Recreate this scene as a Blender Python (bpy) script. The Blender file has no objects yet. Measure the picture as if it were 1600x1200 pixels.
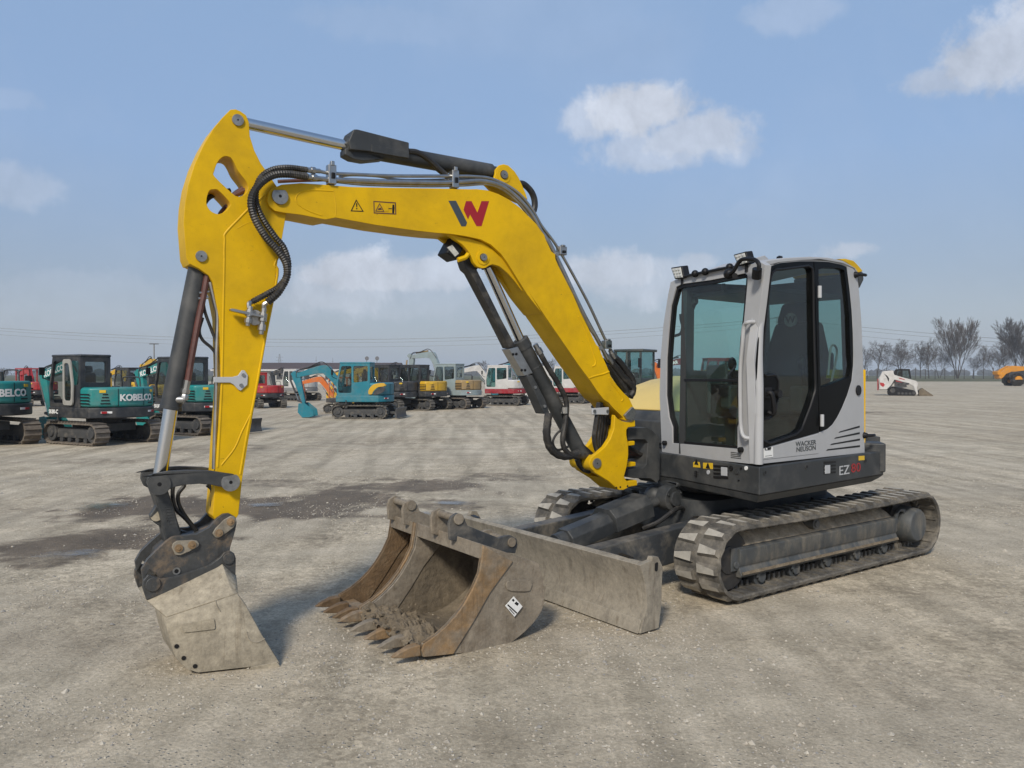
import bpy, bmesh, math, random
from mathutils import Vector, Matrix, noise
from mathutils.geometry import tessellate_polygon
R = math.radians
scene = bpy.context.scene
COL = scene.collection
# ------------------------------------------------------------------ camera model
CAM_H, FPX, PITCH = 1.75, 1245.0, math.atan(14 / 1245.0)

def ray(px, py):
    u, v = (px - 800) / FPX, (600 - py) / FPX
    return Vector((u, math.cos(PITCH) + v * math.sin(PITCH), -math.sin(PITCH) + v * math.cos(PITCH)))

class Frame:
    """A local frame standing on the ground: origin (X, Y), heading of its x axis."""
    def __init__(s, o, deg):
        s.o = Vector((o[0], o[1], 0)); s.deg = deg
        s.m = Matrix.Translation(s.o) @ Matrix.Rotation(R(deg), 4, 'Z')
        s.inv = s.m.inverted()
        s.c = s.inv @ Vector((0, 0, CAM_H))
    def d(s, px, py):
        return s.inv.to_3x3() @ ray(px, py)
    def y(s, p, c):                                  # point of the plane local y = c seen along a sight line
        d = s.d(*p); t = (c - s.c.y) / d.y; q = s.c + d * t
        return (q.x, q.z)
    def ys(s, pts, c): return [s.y(p, c) for p in pts]
    def y3(s, p, c):
        a = s.y(p, c); return Vector((a[0], c, a[1]))
    def x3(s, p, c):
        d = s.d(*p); t = (c - s.c.x) / d.x; return s.c + d * t
    def z3(s, p, c):
        d = s.d(*p); t = (c - s.c.z) / d.z; return s.c + d * t

def cr(ox, oy, k):
    return lambda *pts: [(ox + a / k, oy + b / k) for a, b in pts]
C1 = cr(200, 150, 4); C2 = cr(200, 400, 3.428); C3 = cr(200, 700, 3.1567); C4 = cr(480, 740, 3.87); C5 = cr(380, 160, 3.3333)
C6 = cr(640, 360, 2.8575); C7 = cr(1000, 370, 2.79); C8 = cr(720, 720, 4); C14 = cr(840, 520, 7.273); C15 = cr(1330, 460, 5.926)
D1 = cr(680, 340, 8); D2 = cr(780, 460, 6.667); D3 = cr(840, 620, 6.667); D4 = cr(700, 240, 8.889); D5 = cr(1020, 380, 6.667)
D6 = cr(1160, 380, 6.667); D7 = cr(1020, 560, 5.217); D8 = cr(1170, 560, 5.217)
E1 = cr(210, 720, 6.667); E2 = cr(820, 740, 6.154); E3 = cr(1030, 760, 6); E4 = cr(1250, 740, 6.4)

def ground(px, py, z=0):
    d = ray(px, py); t = (z - CAM_H) / d.z
    return Vector((d.x * t, d.y * t, z))

# ------------------------------------------------------------------ mesh builder
def catmull(pts, n=8):
    pts = [Vector(p) for p in pts]
    if len(pts) < 3: return pts
    out = []
    P = [pts[0] * 2 - pts[1]] + pts + [pts[-1] * 2 - pts[-2]]
    for i in range(1, len(P) - 2):
        a, b, c, d = P[i - 1], P[i], P[i + 1], P[i + 2]
        for k in range(n):
            t = k / n
            out.append(.5 * ((2 * b) + (c - a) * t + (2 * a - 5 * b + 4 * c - d) * t * t + (3 * b - a - 3 * c + d) * t ** 3))
    out.append(pts[-1]); return out

def rounded(pts, r, n=4):
    """Round the corners of a 2D outline."""
    out = []; N = len(pts)
    for i in range(N):
        p = Vector(pts[i]); a = Vector(pts[i - 1]); b = Vector(pts[(i + 1) % N])
        da, db = a - p, b - p
        rr = min(r, da.length * .45, db.length * .45)
        p0 = p + da.normalized() * rr; p1 = p + db.normalized() * rr
        for k in range(n + 1):
            t = k / n
            out.append(tuple(p0 * (1 - t) ** 2 + p * 2 * t * (1 - t) + p1 * t * t))
    return out

def smooth2(pts, n=3):
    """closed Catmull-Rom outline in 2D"""
    N = len(pts); out = []
    for i in range(N):
        a, b, c, d = (Vector(pts[(i + k - 1) % N]) for k in range(4))
        for k in range(n):
            t = k / n
            out.append(tuple(.5 * ((2 * b) + (c - a) * t + (2 * a - 5 * b + 4 * c - d) * t * t + (3 * b - a - 3 * c + d) * t ** 3)))
    return out

class MB:
    def __init__(s): s.bm = bmesh.new(); s.mi = 0
    def _v(s, p): return s.bm.verts.new(p)
    def face(s, vs, mi=None):
        try:
            f = s.bm.faces.new(vs); f.material_index = s.mi if mi is None else mi; return f
        except ValueError: return None
    def poly(s, pts, mi=None): return s.face([s._v(p) for p in pts], mi)
    def extr(s, loops, vec, mi=None, smi=None):
        """loops: outer + hole outlines (3D); extruded along vec"""
        vec = Vector(vec); loops = [[Vector(p) for p in l] for l in loops]
        A = [[s._v(p) for p in l] for l in loops]; B = [[s._v(p + vec) for p in l] for l in loops]
        fa = [v for l in A for v in l]; fb = [v for l in B for v in l]
        if len(loops) == 1 and len(loops[0]) <= 4:
            s.face(A[0], mi); s.face(list(reversed(B[0])), mi)
        else:
            for t in tessellate_polygon(loops):
                s.face([fa[i] for i in t], mi); s.face([fb[i] for i in reversed(t)], mi)
        for a, b in zip(A, B):
            n = len(a)
            for i in range(n):
                s.face([a[i], a[(i + 1) % n], b[(i + 1) % n], b[i]], mi if smi is None else smi)
        return s
    def prism(s, pts, y0, y1, holes=(), mi=None, smi=None):
        """x-z outline extruded along y"""
        ls = [[(a, y0, b) for a, b in l] for l in [pts] + list(holes)]
        return s.extr(ls, (0, y1 - y0, 0), mi, smi)
    def plan(s, pts, z0, z1, holes=(), mi=None):
        ls = [[(a, b, z0) for a, b in l] for l in [pts] + list(holes)]
        return s.extr(ls, (0, 0, z1 - z0), mi)
    def cross(s, pts, x0, x1, mi=None):
        """y-z outline extruded along x"""
        return s.extr([[(x0, a, b) for a, b in pts]], (x1 - x0, 0, 0), mi)
    def box(s, c, d, rot=None, mi=None):
        c = Vector(c); h = Vector(d) / 2; v = []
        for i in range(8):
            p = Vector(((i & 1 and 1 or -1) * h.x, (i & 2 and 1 or -1) * h.y, (i & 4 and 1 or -1) * h.z))
            if rot: p = rot @ p
            v.append(s._v(c + p))
        for q in ((0, 2, 3, 1), (4, 5, 7, 6), (0, 1, 5, 4), (2, 6, 7, 3), (0, 4, 6, 2), (1, 3, 7, 5)):
            s.face([v[k] for k in q], mi)
        return s
    def bb(s, x0, x1, y0, y1, z0, z1, mi=None):
        return s.box(((x0 + x1) / 2, (y0 + y1) / 2, (z0 + z1) / 2), (x1 - x0, y1 - y0, z1 - z0), None, mi)
    def rings(s, pts, rs, seg=10, caps=True, mi=None):
        pts = [Vector(p) for p in pts]; prev = None; first = None
        up = None
        for i, p in enumerate(pts):
            t = (pts[min(i + 1, len(pts) - 1)] - pts[max(i - 1, 0)])
            if t.length < 1e-9: t = Vector((0, 0, 1))
            t.normalize()
            if up is None:
                up = t.orthogonal().normalized()
            else:
                up = (up - t * up.dot(t))
                up = up.normalized() if up.length > 1e-6 else t.orthogonal().normalized()
            w = t.cross(up); r = rs[i] if hasattr(rs, '__len__') else rs
            ring = [s._v(p + (up * math.cos(2 * math.pi * k / seg) + w * math.sin(2 * math.pi * k / seg)) * r) for k in range(seg)]
            if prev:
                for k in range(seg):
                    s.face([prev[k], prev[(k + 1) % seg], ring[(k + 1) % seg], ring[k]], mi)
            else: first = ring
            prev = ring
        if caps:
            s.face(list(reversed(first)), mi); s.face(prev, mi)
        return s
    def cyl(s, a, b, r, r2=None, seg=20, caps=True, mi=None):
        return s.rings([a, b], [r, r if r2 is None else r2], seg, caps, mi)
    def tube(s, pts, r, seg=8, n=6, mi=None):
        p = catmull(pts, n); return s.rings(p, [r] * len(p), seg, True, mi)
    def hose(s, pts, r, dr=.003, step=.007, seg=10, mi=None):
        p = catmull(pts, 20); q = [p[0]]; acc = 0
        for a, b in zip(p, p[1:]):
            L = (b - a).length
            while acc + L >= step and L > 1e-9:
                k = (step - acc) / L; a = a + (b - a) * k; q.append(a); L = (b - a).length; acc = 0
            acc += L
        return s.rings(q, [r + (dr if (i // 1) % 2 else 0) for i in range(len(q))], seg, True, mi)
    def ball(s, c, r, sub=2, mi=None, sc=(1, 1, 1)):
        g = bmesh.ops.create_icosphere(s.bm, subdivisions=sub, radius=1)
        for v in g['verts']: v.co = Vector(c) + Vector((v.co.x * r * sc[0], v.co.y * r * sc[1], v.co.z * r * sc[2]))
        if mi is not None:
            for v in g['verts']:
                for f in v.link_faces: f.material_index = mi
        return s
    def build(s, name, mat, parent=None, bevel=0, xf=None, ang=35, seg=2, raw=False):
        bm = s.bm
        if xf is not None: bm.transform(xf)
        if not raw: bmesh.ops.recalc_face_normals(bm, faces=bm.faces)
        me = bpy.data.meshes.new(name); bm.to_mesh(me); bm.free()
        for m in (mat if isinstance(mat, (list, tuple)) else [mat]): me.materials.append(m)
        for p in me.polygons: p.use_smooth = True
        try: me.set_sharp_from_angle(angle=R(ang))
        except Exception: pass
        o = bpy.data.objects.new(name, me); COL.objects.link(o)
        if parent is not None: o.parent = parent
        if bevel:
            b = o.modifiers.new('edge', 'BEVEL'); b.width = bevel; b.segments = seg; b.limit_method = 'ANGLE'; b.angle_limit = R(32)
            b.harden_normals = True
        return o

def tag(o, label=None, cat=None, group=None, kind=None):
    if label: o['label'] = label
    if cat: o['category'] = cat
    if group: o['group'] = group
    if kind: o['kind'] = kind
    return o
def thing(name, label, cat, loc=(0, 0, 0), deg=0, group=None, sc=1):
    o = bpy.data.objects.new(name, None); COL.objects.link(o); o.empty_display_size = .2
    o.location = loc; o.rotation_euler = (0, 0, R(deg)); o.scale = (sc, sc, sc)
    return tag(o, label, cat, group)
def copy_tree(o, parent=None):
    c = o.copy(); COL.objects.link(c)
    if parent is not None: c.parent = parent
    for ch in list(o.children): copy_tree(ch, c)
    return c
def text_bm(mb, s, size, mat4, extrude=.001, bold=.0, sx=1.0, align='CENTER', sp=1.0):
    """lettering as geometry added to a builder"""
    cu = bpy.data.curves.new('lettering', 'FONT'); cu.body = s; cu.size = size; cu.extrude = extrude; cu.offset = bold * size
    cu.align_x = align; cu.align_y = 'CENTER'; cu.space_character = sp; cu.resolution_u = 3
    ob = bpy.data.objects.new('lettering', cu); COL.objects.link(ob)
    dg = bpy.context.evaluated_depsgraph_get(); me = bpy.data.meshes.new_from_object(ob.evaluated_get(dg))
    me.transform(mat4 @ Matrix.Diagonal((sx, 1, 1, 1)))
    n0 = len(mb.bm.faces); mb.bm.from_mesh(me); mb.bm.faces.ensure_lookup_table()
    for f in mb.bm.faces[n0:]: f.material_index = mb.mi
    bpy.data.objects.remove(ob); bpy.data.curves.remove(cu); bpy.data.meshes.remove(me)
def onside(p, slope=0.0):
    """text on a face whose outward normal is +y, read from that side; slope tilts the base line in the x-z plane"""
    a = Vector((-math.cos(slope), 0, math.sin(slope))); n = Vector((0, 1, 0)); b = n.cross(a)
    m = Matrix((a, b, n)).transposed().to_4x4(); return Matrix.Translation(Vector(p)) @ m

# ------------------------------------------------------------------ materials
def lin(r, g, b):
    f = lambda c: (c / 255 / 12.92) if c / 255 <= .04045 else ((c / 255 + .055) / 1.055) ** 2.4
    return (f(r), f(g), f(b), 1)
def newmat(name):
    m = bpy.data.materials.new(name); m.use_nodes = True; nt = m.node_tree
    return m, nt, nt.nodes['Principled BSDF']
def N(nt, t, **kw):
    n = nt.nodes.new(t)
    for k, v in kw.items(): setattr(n, k, v)
    return n
def ramp(nt, a, b, ca=(0, 0, 0, 1), cb=(1, 1, 1, 1)):
    r = N(nt, 'ShaderNodeValToRGB'); e = r.color_ramp.elements
    e[0].position = a; e[1].position = b; e[0].color = ca; e[1].color = cb; return r
def noise_node(nt, co, scale, detail=4, rough=.55, dist=0):
    n = N(nt, 'ShaderNodeTexNoise'); n.inputs['Scale'].default_value = scale; n.inputs['Detail'].default_value = detail
    n.inputs['Roughness'].default_value = rough; n.inputs['Distortion'].default_value = dist
    nt.links.new(co, n.inputs['Vector']); return n
def mixc(nt, fac, a, b, mode='MIX'):
    m = N(nt, 'ShaderNodeMix', data_type='RGBA', blend_type=mode)
    for sock, v in ((m.inputs[0], fac), (m.inputs[6], a), (m.inputs[7], b)):
        if hasattr(v, 'is_linked') or hasattr(v, 'links'): nt.links.new(v, sock)
        else: sock.default_value = v
    return m.outputs[2]
def pmat(name, col, rough=.5, metal=0.0, var=.18, vs=5.0, dirt=None, damt=.5, ds=2.5, lo=.5, hi=.7, bump=0.0, bs=60.0, spec=.5,
         stretch=None, scratch=None, coat=0.0, grain=0):
    """paint / steel / rubber with its own grime: base colour varied by noise, a dirt colour in patches, fine bump"""
    m, nt, b = newmat(name); L = nt.links.new
    tc = N(nt, 'ShaderNodeTexCoord'); co = tc.outputs['Object']
    if len(col) == 3: col = (*col, 1)
    n1 = noise_node(nt, co, vs, 5, .6)
    r1 = ramp(nt, .3, .75, tuple(c * (1 - var) for c in col[:3]) + (1,), tuple(min(1, c * (1 + var * .6)) for c in col[:3]) + (1,))
    L(n1.outputs['Fac'], r1.inputs['Fac']); c = r1.outputs['Color']
    rgh = None
    if dirt is not None:
        dc = dirt if len(dirt) == 4 else (*dirt, 1)
        cc = co
        if stretch:
            mp = N(nt, 'ShaderNodeMapping'); mp.inputs['Scale'].default_value = stretch; L(co, mp.inputs['Vector']); cc = mp.outputs['Vector']
        n2 = noise_node(nt, cc, ds, 8, .68, .3); r2 = ramp(nt, lo, hi); L(n2.outputs['Fac'], r2.inputs['Fac'])
        mu = N(nt, 'ShaderNodeMath', operation='MULTIPLY'); L(r2.outputs['Color'], mu.inputs[0]); mu.inputs[1].default_value = damt
        n3 = noise_node(nt, co, vs * 4, 3); r3 = ramp(nt, .25, .8, tuple(x * .75 for x in dc[:3]) + (1,), tuple(min(1, x * 1.2) for x in dc[:3]) + (1,))
        L(n3.outputs['Fac'], r3.inputs['Fac'])
        c = mixc(nt, mu.outputs[0], c, r3.outputs['Color'])
        mr = N(nt, 'ShaderNodeMapRange'); L(mu.outputs[0], mr.inputs[0]); mr.inputs[3].default_value = rough; mr.inputs[4].default_value = .9
        L(mr.outputs[0], b.inputs['Roughness'])
    else: b.inputs['Roughness'].default_value = rough
    if scratch is not None:
        mp = N(nt, 'ShaderNodeMapping'); mp.inputs['Scale'].default_value = (3, 3, 9); mp.inputs['Rotation'].default_value = (.2, .6, .3); L(co, mp.inputs['Vector'])
        n4 = noise_node(nt, mp.outputs['Vector'], 9, 6, .7, 1.2); r4 = ramp(nt, .655, .70); L(n4.outputs['Fac'], r4.inputs['Fac'])
        c = mixc(nt, r4.outputs['Color'], c, (*scratch, 1) if len(scratch) == 3 else scratch)
    L(c, b.inputs['Base Color']); b.inputs['Metallic'].default_value = metal
    b.inputs['Specular IOR Level'].default_value = spec
    if coat: b.inputs['Coat Weight'].default_value = coat; b.inputs['Coat Roughness'].default_value = .15
    if grain:
        ng = noise_node(nt, co, grain, 8, .78); rg = ramp(nt, .28, .74, (.66, .65, .63, 1), (1.24, 1.23, 1.20, 1)); L(ng.outputs['Fac'], rg.inputs['Fac']); c = mixc(nt, 1.0, c, rg.outputs['Color'], 'MULTIPLY')
        ms = N(nt, 'ShaderNodeMapping'); ms.inputs['Scale'].default_value = (5, 5, .5); L(co, ms.inputs['Vector']); nst = noise_node(nt, ms.outputs['Vector'], 4.0, 6, .7, .4); rst = ramp(nt, .56, .72, (1, 1, 1, 1), (.62, .58, .53, 1)); L(nst.outputs['Fac'], rst.inputs['Fac']); c = mixc(nt, 1.0, c, rst.outputs['Color'], 'MULTIPLY')
        L(c, b.inputs['Base Color'])
    if bump:
        nb = noise_node(nt, co, bs, 6, .65); bp = N(nt, 'ShaderNodeBump'); bp.inputs['Strength'].default_value = bump; bp.inputs['Distance'].default_value = .02
        L(nb.outputs['Fac'], bp.inputs['Height']); L(bp.outputs['Normal'], b.inputs['Normal'])
    return m
def glassmat(name, tint, film=.05, rough=.02):
    m = bpy.data.materials.new(name); m.use_nodes = True; nt = m.node_tree; nt.nodes.clear(); L = nt.links.new
    out = N(nt, 'ShaderNodeOutputMaterial'); mx = N(nt, 'ShaderNodeMixShader'); tr = N(nt, 'ShaderNodeBsdfTransparent'); g = N(nt, 'ShaderNodeBsdfGlossy')
    tr.inputs['Color'].default_value = (*tint, 1); g.inputs['Roughness'].default_value = rough; g.inputs['Color'].default_value = (.9, .95, .95, 1)
    ge = N(nt, 'ShaderNodeNewGeometry'); dt = N(nt, 'ShaderNodeVectorMath', operation='DOT_PRODUCT'); L(ge.outputs['Normal'], dt.inputs[0]); L(ge.outputs['Incoming'], dt.inputs[1])
    ab = N(nt, 'ShaderNodeMath', operation='ABSOLUTE'); L(dt.outputs['Value'], ab.inputs[0]); iv = N(nt, 'ShaderNodeMath', operation='SUBTRACT'); iv.inputs[0].default_value = 1; L(ab.outputs[0], iv.inputs[1])
    pw = N(nt, 'ShaderNodeMath', operation='POWER'); L(iv.outputs[0], pw.inputs[0]); pw.inputs[1].default_value = 5
    fr = N(nt, 'ShaderNodeMath', operation='MULTIPLY_ADD'); L(pw.outputs[0], fr.inputs[0]); fr.inputs[1].default_value = .9; fr.inputs[2].default_value = .06
    L(fr.outputs[0], mx.inputs['Fac']); L(tr.outputs[0], mx.inputs[1]); L(g.outputs[0], mx.inputs[2])
    tc = N(nt, 'ShaderNodeTexCoord'); n_ = noise_node(nt, tc.outputs['Object'], 3.5, 7, .7, .8); r_ = ramp(nt, .35, .8, (film * .25,) * 3 + (1,), (film,) * 3 + (1,)); L(n_.outputs['Fac'], r_.inputs['Fac'])
    df = N(nt, 'ShaderNodeBsdfDiffuse'); df.inputs['Color'].default_value = (.42, .40, .36, 1); m2 = N(nt, 'ShaderNodeMixShader')      # a film of dust on the pane
    L(r_.outputs['Color'], m2.inputs['Fac']); L(mx.outputs[0], m2.inputs[1]); L(df.outputs[0], m2.inputs[2]); L(m2.outputs[0], out.inputs['Surface'])
    return m
DUST = (.30, .265, .21)
SOIL = (.17, .125, .085)
MT = dict(
    yellow=pmat('yellow paint', (.67, .405, .001), .45, var=.09, vs=3, dirt=(.36, .22, .012), damt=.55, ds=2.2, lo=.42, hi=.75, spec=.24, scratch=(.10, .065, .015)),
    fadedyellow=pmat('sun faded yellow paint', (.62, .46, .15), .5, var=.06, vs=3, dirt=DUST, damt=.3),
    grey=pmat('light grey cab paint', (.375, .38, .386), .42, var=.07, vs=4, dirt=DUST, damt=.3, ds=3, lo=.5, hi=.8),
    dgrey=pmat('dark grey paint', (.028, .031, .033), .55, var=.14, vs=4, dirt=(.2, .19, .17), damt=.45, ds=3.2, lo=.45, hi=.8, bump=.04, bs=150),
    dgreydust=pmat('dusty dark grey paint', (.036, .040, .044), .6, var=.25, vs=6, dirt=(.24, .21, .165), damt=.7, ds=3.5, lo=.46, hi=.70, bump=.15, bs=50),
    coupler=pmat('worn coupler steel', (.055, .057, .058), .5, var=.2, vs=8, dirt=(.24, .17, .105), damt=.7, ds=5, lo=.5, hi=.66, bump=.15, bs=80, grain=30),
    black=pmat('black plastic', (.008, .008, .009), .5, var=.2, spec=.3),
    blackgloss=pmat('black door trim', (.004, .0045, .005), .35, var=.2, spec=.08),
    rubber=pmat('rubber belt', (.066, .061, .053), .85, var=.3, vs=9, dirt=DUST, damt=.62, ds=6, lo=.4, hi=.7, bump=.15, bs=50),
    lug=pmat('worn lug faces', (.37, .345, .295), .9, var=.2, vs=12, dirt=(.17, .155, .13), damt=.6, ds=9, lo=.5, hi=.7, bump=.12, bs=60),
    hose=pmat('black hose', (.018, .017, .016), .5, var=.3, dirt=DUST, damt=.25, ds=9),
    tubered=pmat('rusty red pipe', (.095, .035, .028), .5, var=.4, vs=20),
    steel=pmat('bright steel', (.42, .42, .41), .35, 1.0, var=.2, vs=15, dirt=(.2, .17, .13), damt=.4, ds=8),
    pin=pmat('pin steel', (.33, .33, .32), .45, .85, var=.3, vs=25, dirt=(.12, .1, .08), damt=.5, ds=12),
    chrome=pmat('chrome rod', (.62, .62, .61), .16, 1.0, var=.05, vs=4),
    frame=pmat('dusty track frame', (.062, .067, .069), .6, var=.25, vs=7, dirt=(.25, .215, .16), damt=.62, ds=3.0, lo=.46, hi=.72, stretch=(2.6, 1.2, .9), bump=.08, bs=40),
    clod=pmat('dark clods', (.175, .138, .092), .95, var=.4, vs=14, dirt=(.27, .22, .155), damt=.7, ds=8, bump=1.0, bs=40),
    soil=pmat('caked soil', (.42, .345, .245), .95, var=.35, vs=14, dirt=(.33, .27, .19), damt=.7, ds=9, bump=.9, bs=45),
    wet=pmat('oily dark steel', (.028, .026, .024), .6, var=.4, vs=9, dirt=(.16, .125, .085), damt=.6, ds=4),
    blade=pmat('dusty blade steel', (.28, .25, .20), .78, var=.22, vs=6, dirt=(.13, .115, .095), damt=.75, ds=5, lo=.52, hi=.72, stretch=(2.2, 2.2, .5), bump=.2, bs=55, scratch=(.1, .075, .05), grain=26),
    ditch=pmat('cement dusted bucket', (.345, .305, .235), .88, var=.22, vs=6, dirt=(.19, .165, .125), damt=.5, ds=4.5, lo=.46, hi=.72, bump=.3, bs=60, scratch=(.13, .115, .09), grain=24),
    rust=pmat('rusty bucket side', (.25, .215, .168), .8, var=.3, vs=5, dirt=(.13, .098, .066), damt=.65, ds=4.5, lo=.46, hi=.68, bump=.35, bs=38, scratch=(.2, .12, .05), grain=24),
    ochre=pmat('ochre rust edge', (.26, .168, .085), .8, var=.35, vs=7, dirt=(.215, .182, .14), damt=.85, ds=4.5, lo=.42, hi=.60, bump=.35, bs=42, scratch=(.08, .06, .04), grain=24),
    mud=pmat('muddy bucket inside', (.19, .155, .11), .9, var=.35, vs=6, dirt=(.085, .07, .052), damt=.75, ds=4.5, lo=.46, hi=.66, bump=.55, bs=28, grain=22),
    mudrust=pmat('brown caked bucket inside', (.155, .098, .05), .9, var=.4, vs=9, dirt=(.2, .15, .09), damt=.7, ds=7, bump=.6, bs=40),
    white=pmat('white sticker', (.72, .72, .70), .5, var=.03),
    decalred=pmat('red decal', (.30, .008, .013), .4, var=.05),
    decalgrey=pmat('slate decal', (.045, .056, .064), .4, var=.05),
    decalyellow=pmat('yellow warning decal', (.65, .42, .02), .45, var=.05),
    silverdecal=pmat('silver decal', (.42, .43, .44), .4, var=.05),
    lamp=pmat('lamp lens', (.55, .55, .5), .2, var=.3, vs=40),
    seat=pmat('seat cloth', (.012, .013, .014), .9, var=.2),
    interior=pmat('cab trim', (.028, .030, .031), .7, var=.2),
    redpl=pmat('red plastic', (.5, .03, .02), .4, var=.1),
)
GLASS = glassmat('tinted cab glass', (.60, .80, .76))
GLASSD = glassmat('dark side glass', (.36, .49, .47), .03)
# ================================================================== the yellow excavator
S = Frame((2.115, 7.71), 220); U = Frame((2.115, 7.71), 215.9); B = Frame((.924, 6.879), 213)
root = thing('excavator', 'large yellow and grey tracked excavator with raised boom standing nearest on the gravel', 'excavator', S.o, 220)
XB = S.inv @ B.m; XU = S.inv @ U.m

# ------------------------------------------------------------------ undercarriage
def track_parts(root, xf, ys, xf_r, xr, Rb=.28, zc=.31, th=.032, pitch=.137, lugh=.03, name='track'):
    """rubber belt with two staggered rows of lugs; ys = (inner, outer)"""
    y0, y1 = ys; L1 = xf_r - xr; tot = 2 * L1 + 2 * math.pi * Rb; n = round(tot / pitch); pt = tot / n
    def P(s, r):
        s %= tot
        if s < L1: return (xr + s, zc + r, 1, 0)                       # top run, going forward
        s -= L1
        if s < math.pi * Rb:
            a = math.pi / 2 - s / Rb; return (xf_r + r * math.cos(a), zc + r * math.sin(a), math.sin(a), -math.cos(a))
        s -= math.pi * Rb
        if s < L1: return (xf_r - s, zc - r, -1, 0)
        s -= L1; a = -math.pi / 2 - s / Rb
        return (xr + r * math.cos(a), zc + r * math.sin(a), math.sin(a), -math.cos(a))
    rnd = random.Random(4 + int(y0 * 10))
    def sag(s):
        q = s % tot
        return -.014 * math.sin(math.pi * q / L1) if q < L1 else 0
    m = MB(); k = n * 4; prev = None; first = None
    for i in range(k):
        s = i * tot / k; ed = .006 * math.sin(i * math.pi / 2)
        ring = []
        for yy, rr in ((y0 + .012, Rb - th), (y0, Rb - th + .01), (y0 + .004, Rb), ((y0 + y1) / 2, Rb + .002), (y1 - .004, Rb), (y1 + ed, Rb - th + .01), (y1 - .012, Rb - th)):
            x, z, *_ = P(s, rr); ring.append(m._v((x, yy, z + sag(s))))
        if prev:
            for a in range(7): m.face([prev[a], prev[(a + 1) % 7], ring[(a + 1) % 7], ring[a]], 0)
        else: first = ring
        prev = ring
    for a in range(7): m.face([prev[a], prev[(a + 1) % 7], first[(a + 1) % 7], first[a]], 0)
    # inner ribs and guide teeth
    for i in range(n * 2):
        s = i * tot / (2 * n); x, z, tx, tz = P(s, Rb - th - .004); nx, nz = -tz, tx
        rot = Matrix(((tx, 0, nx), (0, 1, 0), (tz, 0, nz)))
        if i % 2 == 0:
            m.box((x, (y0 + y1) / 2, z + sag(s)), (.036, y1 - y0 - .06, .014), rot, 0)
        x, z, tx, tz = P(s, Rb - th - .028)
        for dy in (-.045, .045):
            m.box((x, (y0 + y1) / 2 + dy, z + sag(s)), (.03, .022, .05), rot, 0)
    mid = (y0 + y1) / 2
    for i in range(n):
        for row in (0, 1):
            s = (i + row * .5) * pt
            ya, yb = (y0 + .008, mid - .018) if row == 0 else (mid + .018, y1 - .008)
            ic, oc = (yb, ya) if row == 0 else (ya, yb)                # centre side, outer side
            j = lambda a: a * (1 + rnd.uniform(-.12, .12))
            base = [(ic, -j(.052), 0), (oc, -j(.040), 0), (oc, j(.036), 0), (ic, j(.048), 0)]
            hh = lugh * rnd.uniform(.9, 1.06)
            ti = .02 if row == 0 else -.02
            top = [(ic - ti * .6, -j(.036), hh), (oc + ti * 1.1, -j(.012), hh * .94), (oc + ti * 1.1, j(.022), hh * .94), (ic - ti * .6, j(.030), hh)]
            v = []
            for (yy, ds, h) in base + top:
                x, z, *_ = P(s + ds, Rb + h - .001); v.append(m._v((x, yy, z + sag(s + ds))))
            m.face(v[4:], 1)
            for a in range(4): m.face([v[a], v[(a + 1) % 4], v[4 + (a + 1) % 4], v[4 + a]], 0)
    t = m.build(name, [MT['rubber'], MT['lug']], root, xf=xf, ang=30)
    return t

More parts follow.
